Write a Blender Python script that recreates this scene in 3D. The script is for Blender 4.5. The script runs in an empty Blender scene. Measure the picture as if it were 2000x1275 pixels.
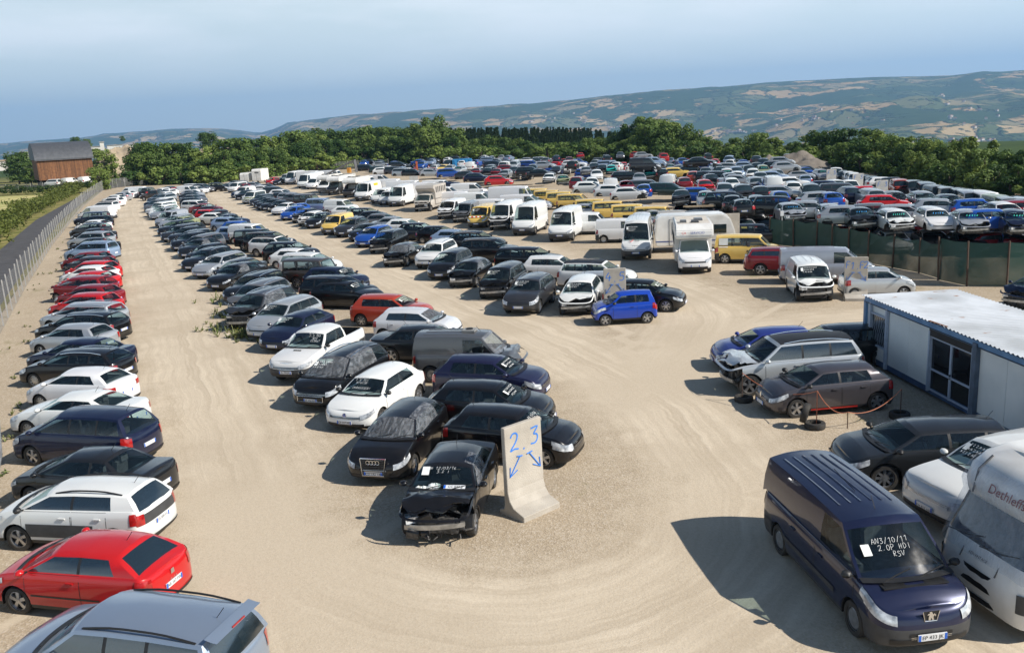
import bpy, bmesh, math, random
from mathutils import Vector, Matrix, noise as mnoise
R = math.radians
random.seed(7)
scene = bpy.context.scene
col = scene.collection

# ------------------------------------------------------------------ camera
IMW, IMH, FPX = 2000.0, 1275.0, 1706.8
PITCH, ROLL, CAMH = 0.22550, -0.05292, 9.243
cam_d = bpy.data.cameras.new('camera')
cam_d.sensor_fit = 'HORIZONTAL'; cam_d.sensor_width = 36.0
cam_d.lens = 36.0 * FPX / IMW
cam_d.clip_start = 0.2; cam_d.clip_end = 40000
cam = bpy.data.objects.new('camera', cam_d); col.objects.link(cam)
_fw = Vector((0, math.cos(PITCH), -math.sin(PITCH))); _up = Vector((0, math.sin(PITCH), math.cos(PITCH))); _rt = Vector((1, 0, 0))
CR = _rt*math.cos(ROLL) + _up*math.sin(ROLL); CU = -_rt*math.sin(ROLL) + _up*math.cos(ROLL)
cam.matrix_world = Matrix(((CR.x, CU.x, -_fw.x, 0), (CR.y, CU.y, -_fw.y, 0), (CR.z, CU.z, -_fw.z, CAMH), (0, 0, 0, 1)))
scene.camera = cam

# ------------------------------------------------------------------ sky, sun, exposure
SUN_EL, SUN_AZ = R(39), R(-20)          # direction towards the sun, azimuth from +x
world = bpy.data.worlds.new('World'); scene.world = world; world.use_nodes = True
wn = world.node_tree; wn.nodes.clear()
wo = wn.nodes.new('ShaderNodeOutputWorld'); bg = wn.nodes.new('ShaderNodeBackground')
sky = wn.nodes.new('ShaderNodeTexSky'); sky.sky_type = 'NISHITA'; sky.sun_disc = False
sky.sun_elevation = SUN_EL; sky.sun_rotation = math.pi/2 - SUN_AZ
sky.altitude = 600; sky.air_density = 1.0; sky.dust_density = .7; sky.ozone_density = 3.0
bg.inputs['Strength'].default_value = 0.105
tc = wn.nodes.new('ShaderNodeTexCoord'); mp = wn.nodes.new('ShaderNodeMapping'); mp.inputs['Scale'].default_value = (1.6, 1.6, 7.5)
wn.links.new(tc.outputs['Generated'], mp.inputs['Vector'])
nz = wn.nodes.new('ShaderNodeTexNoise'); nz.inputs['Scale'].default_value = 2.9; nz.inputs['Detail'].default_value = 7; nz.inputs['Roughness'].default_value = .55
wn.links.new(mp.outputs['Vector'], nz.inputs['Vector'])
cr = wn.nodes.new('ShaderNodeValToRGB'); cr.color_ramp.elements[0].position = .42; cr.color_ramp.elements[1].position = .66
cr.color_ramp.elements[0].color = (0, 0, 0, 1); cr.color_ramp.elements[1].color = (.5, .5, .5, 1)
wn.links.new(nz.outputs['Fac'], cr.inputs['Fac'])
sx = wn.nodes.new('ShaderNodeSeparateXYZ'); wn.links.new(tc.outputs['Generated'], sx.inputs['Vector'])
hr = wn.nodes.new('ShaderNodeMapRange'); hr.inputs['From Min'].default_value = .03; hr.inputs['From Max'].default_value = .11
wn.links.new(sx.outputs['Z'], hr.inputs['Value'])
mu = wn.nodes.new('ShaderNodeMath'); mu.operation = 'MULTIPLY'; wn.links.new(cr.outputs['Color'], mu.inputs[0]); wn.links.new(hr.outputs['Result'], mu.inputs[1])
cmx = wn.nodes.new('ShaderNodeMixRGB'); cmx.inputs[2].default_value = (8.6, 8.9, 9.2, 1)
# hazy bright band low over the horizon (brighter towards the sun's side), deeper blue dome above
pale = wn.nodes.new('ShaderNodeMixRGB'); pale.inputs[2].default_value = (7.5, 8.4, 8.3, 1)
pr = wn.nodes.new('ShaderNodeMapRange'); pr.inputs['From Min'].default_value = -.55; pr.inputs['From Max'].default_value = .75; pr.inputs['To Min'].default_value = .72; pr.inputs['To Max'].default_value = .97
pz = wn.nodes.new('ShaderNodeMapRange'); pz.inputs['From Min'].default_value = .15; pz.inputs['From Max'].default_value = .38; pz.inputs['To Min'].default_value = 1; pz.inputs['To Max'].default_value = 0
pm = wn.nodes.new('ShaderNodeMath'); pm.operation = 'MULTIPLY'
wn.links.new(sx.outputs['X'], pr.inputs['Value']); wn.links.new(sx.outputs['Z'], pz.inputs['Value']); wn.links.new(pr.outputs[0], pm.inputs[0]); wn.links.new(pz.outputs[0], pm.inputs[1])
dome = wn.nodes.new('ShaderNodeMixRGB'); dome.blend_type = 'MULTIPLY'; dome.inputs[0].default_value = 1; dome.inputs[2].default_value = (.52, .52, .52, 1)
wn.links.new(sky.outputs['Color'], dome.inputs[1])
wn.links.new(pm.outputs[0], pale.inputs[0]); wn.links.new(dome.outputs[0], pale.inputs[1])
hz = wn.nodes.new('ShaderNodeMath'); hz.operation = 'MULTIPLY'; wn.links.new(mu.outputs[0], hz.inputs[0]); wn.links.new(pz.outputs[0], hz.inputs[1]); mu = hz
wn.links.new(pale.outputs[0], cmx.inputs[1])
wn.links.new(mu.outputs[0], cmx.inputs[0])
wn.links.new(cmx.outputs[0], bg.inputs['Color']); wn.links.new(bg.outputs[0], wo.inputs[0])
sd = bpy.data.lights.new('sun', 'SUN'); sd.energy = 4.9; sd.angle = R(.5); sd.color = (1, .945, .86)
sun = bpy.data.objects.new('sun', sd); col.objects.link(sun)
_sv = Vector((math.cos(SUN_EL)*math.cos(SUN_AZ), math.cos(SUN_EL)*math.sin(SUN_AZ), math.sin(SUN_EL)))
sun.rotation_euler = _sv.to_track_quat('Z', 'Y').to_euler(); sun.location = (40, -20, 60)
scene.view_settings.view_transform = 'Standard'; scene.view_settings.look = 'None'; scene.view_settings.exposure = 0.46; scene.view_settings.gamma = 1
scene.cycles.max_bounces = 6; scene.cycles.transparent_max_bounces = 10; scene.cycles.volume_bounces = 0

# ------------------------------------------------------------------ helpers
def gp(u, v, z=0.0):
    d = _fw + CR*((u-IMW/2)/FPX) - CU*((v-IMH/2)/FPX)
    t = (z-CAMH)/d.z
    return Vector((0, 0, CAMH)) + d*t
def depth(p): return (p-Vector((0, 0, CAMH))).dot(_fw)
MATS = {}
def nodes_of(m):
    m.use_nodes = True
    return m.node_tree, m.node_tree.nodes['Principled BSDF']
def mat(name, c, rough=.6, metal=0.0, coat=0.0, var=0.0, scale=3.0, c2=None, bump=0.0, spec=None, bscale=None, emit=0):
    if name in MATS: return MATS[name]
    m = bpy.data.materials.new(name); nt, b = nodes_of(m); MATS[name] = m
    b.inputs['Base Color'].default_value = (*c, 1); b.inputs['Roughness'].default_value = rough; b.inputs['Metallic'].default_value = metal
    if coat: b.inputs['Coat Weight'].default_value = coat; b.inputs['Coat Roughness'].default_value = .04
    if spec is not None: b.inputs['Specular IOR Level'].default_value = spec
    t = nt.nodes.new('ShaderNodeTexCoord')
    if var or c2:
        n = nt.nodes.new('ShaderNodeTexNoise'); n.inputs['Scale'].default_value = scale; n.inputs['Detail'].default_value = 5
        nt.links.new(t.outputs['Object'], n.inputs['Vector'])
        mr = nt.nodes.new('ShaderNodeMapRange'); mr.inputs['From Min'].default_value = .35; mr.inputs['From Max'].default_value = .65; nt.links.new(n.outputs['Fac'], mr.inputs['Value'])
        x = nt.nodes.new('ShaderNodeMixRGB'); x.inputs[1].default_value = (*c, 1)
        x.inputs[2].default_value = (*(c2 or [k*(1-var) for k in c]), 1)
        nt.links.new(mr.outputs[0], x.inputs[0]); nt.links.new(x.outputs[0], b.inputs['Base Color'])
    if bump:
        n2 = nt.nodes.new('ShaderNodeTexNoise'); n2.inputs['Scale'].default_value = bscale or scale*4; n2.inputs['Detail'].default_value = 4
        nt.links.new(t.outputs['Object'], n2.inputs['Vector'])
        bp = nt.nodes.new('ShaderNodeBump'); bp.inputs['Strength'].default_value = bump; bp.inputs['Distance'].default_value = .05
        nt.links.new(n2.outputs['Fac'], bp.inputs['Height']); nt.links.new(bp.outputs[0], b.inputs['Normal'])
    return m
def tag(o, label=None, cat=None, group=None, kind=None):
    if label: o['label'] = label
    if cat: o['category'] = cat
    if group: o['group'] = group
    if kind: o['kind'] = kind
    return o
def link(name, data, parent=None):
    o = bpy.data.objects.new(name, data); col.objects.link(o)
    if parent is not None: o.parent = parent
    return o
def empty(name, loc, rz=0):
    e = link(name, None); e.location = loc; e.rotation_euler = (0, 0, rz); e.empty_display_size = .3
    return e
class MB:
    def __init__(s): s.v = []; s.f = []; s.m = []; s.mats = []
    def mi(s, m):
        if m not in s.mats: s.mats.append(m)
        return s.mats.index(m)
    def face(s, pts, m):
        i = len(s.v); s.v.extend([tuple(p) for p in pts]); s.f.append(tuple(range(i, i+len(pts)))); s.m.append(s.mi(m))
    def grid(s, rows, m, flip=False, close=False, skip=None):
        i0 = len(s.v); n = len(rows[0])
        for r in rows: s.v.extend([tuple(p) for p in r])
        k = s.mi(m) if not callable(m) else None
        for a in range(len(rows)-1):
            for b in range(n if close else n-1):
                if skip and skip(a, b): continue
                b2 = (b+1) % n
                q = (i0+a*n+b, i0+a*n+b2, i0+(a+1)*n+b2, i0+(a+1)*n+b)
                s.f.append(q[::-1] if flip else q); s.m.append(k if k is not None else s.mi(m(a, b)))
    def box(s, c, d, m, M=None, top=1.0):
        x, y, z = d[0]/2, d[1]/2, d[2]/2
        P = [Vector((sx*x*(top if sz > 0 else 1), sy*y*(top if sz > 0 else 1), sz*z)) for sz in (-1, 1) for sx, sy in ((-1, -1), (1, -1), (1, 1), (-1, 1))]
        if M: P = [M @ p for p in P]
        P = [p+Vector(c) for p in P]; i = len(s.v); s.v.extend([tuple(p) for p in P]); k = s.mi(m)
        for q in ((3, 2, 1, 0), (4, 5, 6, 7), (0, 1, 5, 4), (1, 2, 6, 5), (2, 3, 7, 6), (3, 0, 4, 7)):
            s.f.append(tuple(i+j for j in q)); s.m.append(k)
    def tube(s, pts, r, m, n=6, cap=True):
        pts = [Vector(p) for p in pts]; rows = []
        for i, p in enumerate(pts):
            d = (pts[min(i+1, len(pts)-1)]-pts[max(i-1, 0)]).normalized()
            a = d.orthogonal().normalized(); b = d.cross(a)
            if i and rows:
                pa = rows[-1][0]-pts[i-1]; a = (pa-d*pa.dot(d)).normalized(); b = d.cross(a)
            rr = r[i] if isinstance(r, (list, tuple)) else r
            rows.append([p+(a*math.cos(2*math.pi*k/n)+b*math.sin(2*math.pi*k/n))*rr for k in range(n)])
        s.grid(rows, m, close=True)
        if cap: s.face(rows[0][::-1], m); s.face(rows[-1], m)
    def lathe(s, prof, m, n=20, axis='y', c=(0, 0, 0)):
        # prof: list of (radius, axial); m may be a list per segment
        rows = []
        for r, a in prof:
            row = []
            for k in range(n):
                t = 2*math.pi*k/n; p, q = r*math.cos(t), r*math.sin(t)
                row.append(Vector((p, a, q) if axis == 'y' else ((p, q, a) if axis == 'z' else (a, p, q)))+Vector(c))
            rows.append(row)
        mm = (lambda a, b: m[a]) if isinstance(m, list) else m
        s.grid(rows, mm, close=True, flip=(axis == 'y'))
    def mesh(s, name, smooth=None, merge=True):
        used = {}
        for f in s.f:
            for i in f: used.setdefault(i, len(used))
        vv = [None]*len(used)
        for i, j in used.items(): vv[j] = s.v[i]
        me = bpy.data.meshes.new(name); me.from_pydata(vv, [], [tuple(used[i] for i in f) for f in s.f])
        for m in s.mats: me.materials.append(m)
        me.polygons.foreach_set('material_index', s.m)
        if merge:
            bm = bmesh.new(); bm.from_mesh(me); bmesh.ops.remove_doubles(bm, verts=bm.verts, dist=.0008)
            bmesh.ops.dissolve_degenerate(bm, edges=bm.edges, dist=.0005); bmesh.ops.recalc_face_normals(bm, faces=bm.faces)
            bm.to_mesh(me); bm.free()
        if smooth is not None:
            me.polygons.foreach_set('use_smooth', [True]*len(me.polygons))
            try: me.set_sharp_from_angle(angle=R(smooth))
            except Exception: pass
        me.update(); return me
    def build(s, name, parent=None, smooth=None, merge=True):
        return link(name, s.mesh(name, smooth, merge), parent)
def text_mesh(txt, size, m, ext=0.0, align='CENTER', shear=0.0):
    cu = bpy.data.curves.new('writing', 'FONT'); cu.body = txt; cu.size = size; cu.align_x = align; cu.align_y = 'CENTER'; cu.extrude = ext; cu.shear = shear
    cu.resolution_u = 3
    o = bpy.data.objects.new('tmp', cu); col.objects.link(o)
    bpy.context.view_layer.update()
    me = bpy.data.meshes.new_from_object(o.evaluated_get(bpy.context.evaluated_depsgraph_get()))
    bpy.data.objects.remove(o); me.materials.clear(); me.materials.append(m); me.name = 'writing'
    return me
def frame(o, xax, yax):           # matrix: local x -> xax, local y -> yax
    x = Vector(xax).normalized(); y = Vector(yax); z = x.cross(y).normalized(); y = z.cross(x)
    o = Vector(o); return Matrix(((x.x, y.x, z.x, o.x), (x.y, y.y, z.y, o.y), (x.z, y.z, z.z, o.z), (0, 0, 0, 1)))
def lerp(a, b, t): return a+(b-a)*t
def interp(tab, x):
    if x <= tab[0][0]: return tab[0][1]
    for (a, b), (c, d) in zip(tab, tab[1:]):
        if x <= c: return b+(d-b)*(x-a)/(c-a)
    return tab[-1][1]
def fbm(x, y, z=0, o=5):
    return mnoise.fractal(Vector((x, y, z)), 1.0, 2.0, o)

# ------------------------------------------------------------------ vehicle materials
def paint_mat():
    m = bpy.data.materials.new('car_paint'); nt, b = nodes_of(m); MATS['paint'] = m
    oi = nt.nodes.new('ShaderNodeObjectInfo'); t = nt.nodes.new('ShaderNodeTexCoord')
    n = nt.nodes.new('ShaderNodeTexNoise'); n.inputs['Scale'].default_value = 1.7; n.inputs['Detail'].default_value = 7; n.inputs['Roughness'].default_value = .6
    ad = nt.nodes.new('ShaderNodeVectorMath'); ad.operation = 'ADD'; nt.links.new(t.outputs['Object'], ad.inputs[0]); nt.links.new(oi.outputs['Random'], ad.inputs[1])
    nt.links.new(ad.outputs[0], n.inputs['Vector'])
    g = nt.nodes.new('ShaderNodeNewGeometry'); sx = nt.nodes.new('ShaderNodeSeparateXYZ'); nt.links.new(g.outputs['Normal'], sx.inputs[0])
    so = nt.nodes.new('ShaderNodeSeparateXYZ'); nt.links.new(t.outputs['Object'], so.inputs[0])
    up = nt.nodes.new('ShaderNodeMapRange'); up.inputs['From Min'].default_value = .2; up.inputs['From Max'].default_value = 1; up.inputs['To Max'].default_value = .030
    nt.links.new(sx.outputs['Z'], up.inputs['Value'])
    lo = nt.nodes.new('ShaderNodeMapRange'); lo.inputs['From Min'].default_value = .75; lo.inputs['From Max'].default_value = .2; lo.inputs['To Max'].default_value = .11
    nt.links.new(so.outputs['Z'], lo.inputs['Value'])
    mx = nt.nodes.new('ShaderNodeMath'); mx.operation = 'MAXIMUM'; nt.links.new(up.outputs[0], mx.inputs[0]); nt.links.new(lo.outputs[0], mx.inputs[1])
    mr = nt.nodes.new('ShaderNodeMapRange'); mr.inputs['From Min'].default_value = .3; mr.inputs['From Max'].default_value = .7; mr.inputs['To Min'].default_value = .15; mr.inputs['To Max'].default_value = 1
    nt.links.new(n.outputs['Fac'], mr.inputs['Value'])
    mu = nt.nodes.new('ShaderNodeMath'); mu.operation = 'MULTIPLY'; nt.links.new(mx.outputs[0], mu.inputs[0]); nt.links.new(mr.outputs[0], mu.inputs[1])
    x = nt.nodes.new('ShaderNodeMixRGB'); x.inputs[2].default_value = (.36, .31, .25, 1)
    nt.links.new(mu.outputs[0], x.inputs[0]); nt.links.new(oi.outputs['Color'], x.inputs[1]); nt.links.new(x.outputs[0], b.inputs['Base Color'])
    nt.links.new(oi.outputs['Alpha'], b.inputs['Metallic'])
    rr = nt.nodes.new('ShaderNodeMapRange'); rr.inputs['To Min'].default_value = .28; rr.inputs['To Max'].default_value = .6
    nt.links.new(mu.outputs[0], rr.inputs['Value']); nt.links.new(rr.outputs[0], b.inputs['Roughness'])
    b.inputs['Coat Weight'].default_value = .9; b.inputs['Coat IOR'].default_value = 1.45; b.inputs['Coat Roughness'].default_value = .035; b.inputs['Specular IOR Level'].default_value = .2
    # faint panel waviness so highlights break up
    bp = nt.nodes.new('ShaderNodeBump'); bp.inputs['Strength'].default_value = .06; bp.inputs['Distance'].default_value = .03
    n3 = nt.nodes.new('ShaderNodeTexNoise'); n3.inputs['Scale'].default_value = 2.6; nt.links.new(t.outputs['Object'], n3.inputs['Vector'])
    nt.links.new(n3.outputs['Fac'], bp.inputs['Height']); nt.links.new(bp.outputs[0], b.inputs['Normal']); nt.links.new(bp.outputs[0], b.inputs['Coat Normal'])
    return m
PAINT = paint_mat()
def glass_mat(name, tint, opac):
    m = bpy.data.materials.new(name); m.use_nodes = True; nt = m.node_tree; nt.nodes.clear(); MATS[name] = m
    o = nt.nodes.new('ShaderNodeOutputMaterial'); p = nt.nodes.new('ShaderNodeBsdfPrincipled'); p.inputs['Base Color'].default_value = (.014, .024, .030, 1)
    t = nt.nodes.new('ShaderNodeTexCoord'); n = nt.nodes.new('ShaderNodeTexNoise'); n.inputs['Scale'].default_value = 2.2; n.inputs['Detail'].default_value = 6
    nt.links.new(t.outputs['Object'], n.inputs['Vector'])
    mr = nt.nodes.new('ShaderNodeMapRange'); mr.inputs['From Min'].default_value = .4; mr.inputs['From Max'].default_value = .8; mr.inputs['To Min'].default_value = .03; mr.inputs['To Max'].default_value = .22
    nt.links.new(n.outputs['Fac'], mr.inputs['Value']); nt.links.new(mr.outputs[0], p.inputs['Roughness'])
    p.inputs['Specular IOR Level'].default_value = 1.0; p.inputs['IOR'].default_value = 1.85
    tr = nt.nodes.new('ShaderNodeBsdfTransparent'); tr.inputs[0].default_value = (*tint, 1)
    mx = nt.nodes.new('ShaderNodeMixShader'); mx.inputs[0].default_value = opac
    nt.links.new(tr.outputs[0], mx.inputs[1]); nt.links.new(p.outputs[0], mx.inputs[2]); nt.links.new(mx.outputs[0], o.inputs[0])
    return m
GLASS = glass_mat('window_glass', (.76, .88, .87), .28)
DGLASS = glass_mat('dark_window_glass', (.3, .33, .35), .8)
FGLASS = mat('far_window_glass', (.02, .035, .04), .06, spec=.8, var=.4, scale=1.3)
TRIM = mat('black_trim', (.018, .018, .019), .5, var=.4, scale=6)
GREYP = mat('grey_plastic', (.055, .056, .058), .6, var=.3, scale=5)
RUB = mat('tyre_rubber', (.022, .021, .02), .8, c2=(.05, .045, .038), scale=5)
ALLOY = mat('alloy', (.55, .56, .58), .3, .85, var=.25, scale=9)
STEEL = mat('steel_wheel', (.12, .12, .12), .5, .5, var=.3, scale=9)
CHROME = mat('chrome', (.75, .76, .78), .15, 1, var=.1, scale=5)
LAMP = mat('headlamp', (.78, .81, .84), .14, .15, coat=1, c2=(.22, .24, .27), scale=7)
TAIL = mat('tail_lamp', (.42, .012, .012), .12, 0, coat=1, c2=(.25, .01, .01), scale=9)
AMBER = mat('amber_lamp', (.6, .2, .02), .2, coat=1, var=.3)
PLATE = mat('plate_white', (.72, .73, .74), .4, var=.12, scale=8)
PBLUE = mat('plate_blue', (.02, .12, .55), .4, var=.1)
INK = mat('black_ink', (.012, .012, .014), .5, var=.2)
SEAT = mat('seat_fabric', (.10, .10, .108), .8, var=.4, scale=7)
DASH = mat('dashboard', (.05, .051, .054), .6, var=.3, scale=4)
JUNK = mat('engine_parts', (.02, .02, .021), .6, c2=(.10, .095, .09), scale=11)
BEAM = mat('bare_aluminium', (.55, .55, .54), .4, .7, var=.4, scale=5)
CHALK = mat('white_marker', (.85, .86, .85), .7, var=.1)
TURQ = mat('turquoise_marker', (.05, .75, .55), .6, var=.1)
BLUEM = mat('blue_marker', (.05, .4, .9), .6, var=.1)
STICK = mat('paper_sticker', (.78, .8, .78), .6, var=.1)
RUST = mat('rust', (.22, .085, .03), .85, c2=(.1, .04, .02), scale=8)
def film_mat():
    m = bpy.data.materials.new('plastic_film'); m.use_nodes = True; nt = m.node_tree; nt.nodes.clear(); MATS['film'] = m
    o = nt.nodes.new('ShaderNodeOutputMaterial'); p = nt.nodes.new('ShaderNodeBsdfPrincipled'); p.inputs['Base Color'].default_value = (.6, .62, .66, 1); p.inputs['Roughness'].default_value = .12
    t = nt.nodes.new('ShaderNodeTexCoord'); mp = nt.nodes.new('ShaderNodeMapping'); mp.inputs['Scale'].default_value = (1.5, 5, 1.5); mp.inputs['Rotation'].default_value = (.4, .2, .5)
    w = nt.nodes.new('ShaderNodeTexNoise'); w.inputs['Scale'].default_value = 1.6; w.inputs['Detail'].default_value = 6; w.inputs['Distortion'].default_value = 1.8
    nt.links.new(t.outputs['Object'], mp.inputs[0]); nt.links.new(mp.outputs[0], w.inputs['Vector'])
    bp = nt.nodes.new('ShaderNodeBump'); bp.inputs['Strength'].default_value = .28; bp.inputs['Distance'].default_value = .05
    nt.links.new(w.outputs['Fac'], bp.inputs['Height']); nt.links.new(bp.outputs[0], p.inputs['Normal'])
    mr = nt.nodes.new('ShaderNodeMapRange'); mr.inputs['From Min'].default_value = .42; mr.inputs['From Max'].default_value = .72; mr.inputs['To Min'].default_value = .08; mr.inputs['To Max'].default_value = .30
    nt.links.new(w.outputs['Fac'], mr.inputs['Value'])
    tr = nt.nodes.new('ShaderNodeBsdfTransparent'); tr.inputs[0].default_value = (.9, .92, .95, 1); mx = nt.nodes.new('ShaderNodeMixShader')
    nt.links.new(mr.outputs[0], mx.inputs[0]); nt.links.new(tr.outputs[0], mx.inputs[1]); nt.links.new(p.outputs[0], mx.inputs[2]); nt.links.new(mx.outputs[0], o.inputs[0])
    return m
FILM = film_mat()
# colour code -> (name, rgb, metallic)
COL = {'w': ('white', (.74, .74, .73), 0), 'k': ('black', (.0045, .0045, .0055), .0), 'g': ('dark grey', (.038, .040, .045), .3), 's': ('silver', (.44, .46, .48), .45),
       'n': ('navy blue', (.006, .010, .034), .1), 'b': ('blue', (.012, .075, .36), .1), 'r': ('red', (.50, .010, .012), 0), 'd': ('dark red', (.20, .010, .016), .1),
       'y': ('yellow', (.76, .52, .13), 0), 'o': ('orange red', (.40, .045, .02), .1), 'l': ('light blue', (.28, .37, .52), .3), 'e': ('dark green', (.012, .035, .032), .1),
       't': ('beige', (.42, .39, .34), .1), 'q': ('turquoise', (.02, .42, .38), 0), 'm': ('brown', (.055, .042, .034), .2), 'c': ('charcoal', (.013, .0145, .017), .2),
       'v': ('pale green', (.30, .33, .18), .2), 'a': ('grey', (.16, .165, .175), .4)}
# ------------------------------------------------------------------ vehicle shapes
def S(**k):
    d = dict(L=4.1, W=1.74, H=1.47, wb=2.55, fo=.83, wr=.31, zs=.21, zn=.70, zc=.98, zr=1.02, zt=.98, xc=1.0, xw=.28, xr=-1.35, xb=-1.78,
             split=[-.32], we=(-1.25, -1.12), nwin=9, yb=None, yt=None, rn=.5, rt=.45, ribs=0, rails=None, spokes=5, rwin=1, bump=PAINT, lamp=(.56, .92, .55), tail=(.62, .95, .45), tailw=.3,
             grille=(.30, .60, .76), tumble=.74, cut=1, arch=TRIM)
    d.update(k)
    if d['yb'] is None: d['yb'] = d['W']/2-.09
    if d['yt'] is None: d['yt'] = d['yb']*d['tumble']
    return d
TYPES = {
 'h': S(), 'c': S(L=3.5, W=1.62, H=1.48, wb=2.34, fo=.68, wr=.28, xc=.98, xw=.35, xr=-1.25, xb=-1.58, split=[-.25], we=(-1.15, -1.1), zn=.74),
 'x': S(L=4.0, split=[-.45], we=(-1.3, -1.05), xb=-1.72),                      # three-door hatchback
 'e': S(L=4.68, W=1.79, H=1.48, wb=2.72, fo=.92, xc=1.12, xw=.42, xr=-1.85, xb=-2.14, split=[-.18, -1.12], we=(-1.98, -1.78), wr=.32),
 's': S(L=4.6, W=1.79, H=1.44, wb=2.7, fo=.9, xc=1.02, xw=.3, xr=-.95, xb=-1.62, split=[-.28], we=(-1.32, -.92), zr=.99, zt=.97, wr=.32),
 'u': S(L=4.5, W=1.85, H=1.68, wb=2.63, fo=.9, wr=.36, zs=.29, zn=.84, zc=1.11, zr=1.17, zt=1.1, xc=1.1, xw=.42, xr=-1.75, xb=-2.03, split=[-.2, -1.08], we=(-1.86, -1.72), rails=CHROME),
 'm': S(L=4.45, W=1.81, H=1.63, wb=2.72, fo=.9, wr=.32, zn=.76, zc=1.05, zr=1.06, zt=1.0, xc=1.32, xw=.42, xr=-1.72, xb=-2.03, split=[-.1, -1.05], we=(-1.85, -1.68)),
 'v': S(L=4.25, W=1.82, H=1.83, wb=2.7, fo=.86, wr=.32, zn=.84, zc=1.1, zr=1.1, zt=1.0, xc=1.22, xw=.62, xr=-1.97, xb=-2.08, split=[-.12, -1.0], we=(-1.85, -1.8), nwin=1, tumble=.86, rwin=0, ribs=4, bump=GREYP),
 'z': S(L=4.25, W=1.82, H=1.81, wb=2.7, fo=.86, wr=.32, zn=.84, zc=1.1, zr=1.1, zt=1.0, xc=1.22, xw=.62, xr=-1.97, xb=-2.08, split=[-.12, -1.0], we=(-1.85, -1.8), tumble=.86, bump=GREYP),
 'V': S(L=5.75, W=2.02, H=2.62, wb=3.6, fo=.95, wr=.35, zs=.3, zn=1.0, zc=1.3, zr=1.3, zt=1.2, xc=2.18, xw=1.45, xr=-2.76, xb=-2.84, split=[.75, -.9], we=(-2.7, -2.65), nwin=1, tumble=.83, rwin=0, ribs=6, bump=GREYP, lamp=(.62, .9, .32), grille=(.3, .55, .8)),
 'E': S(L=5.135, W=1.9, H=1.94, wb=3.122, fo=.94, wr=.33, zs=.24, zn=.86, zc=1.13, zr=1.13, zt=1.05, xc=1.72, xw=.84, xr=-2.46, xb=-2.53, split=[.18, -1.0], we=(-2.4, -2.36), nwin=1, tumble=.87, rwin=0, ribs=6, bump=GREYP, rn=.55, lamp=(.66, 1.0, .72), grille=(.15, .30, .42)),
 'j': S(L=4.3, W=1.8, H=1.85, wb=2.5, fo=.75, wr=.38, zs=.42, zn=1.02, zc=1.17, zr=1.17, zt=1.1, xc=.78, xw=.48, xr=-2.0, xb=-2.1, split=[-.25, -1.1], we=(-1.92, -1.88), tumble=.88, rn=.3, rt=.25),
 'p': S(L=5.2, W=1.8, H=1.78, wb=3.08, fo=.92, wr=.37, zs=.36, zn=.93, zc=1.17, zr=1.16, zt=1.14, xc=1.12, xw=.5, xr=-.72, xb=-.88, split=[-.25], we=(-.72, -.66), tumble=.80, bump=GREYP),
 'C': S(L=4.35, W=1.76, H=1.42, wb=2.6, fo=.88, xc=1.1, xw=.2, xr=-.72, xb=-1.45, split=[-.55], we=(-1.15, -.78), zr=.98, zt=.99, tumble=.70),   # coupe-cabriolet
 'a': S(L=3.0, W=1.48, H=1.5, wb=1.95, fo=.52, wr=.27, zs=.24, zn=.78, zc=1.0, zr=1.02, zt=.9, xc=.72, xw=.22, xr=-1.18, xb=-1.38, split=[-.45], we=(-1.08, -1.02), rn=.35, rt=.3),
}
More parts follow.
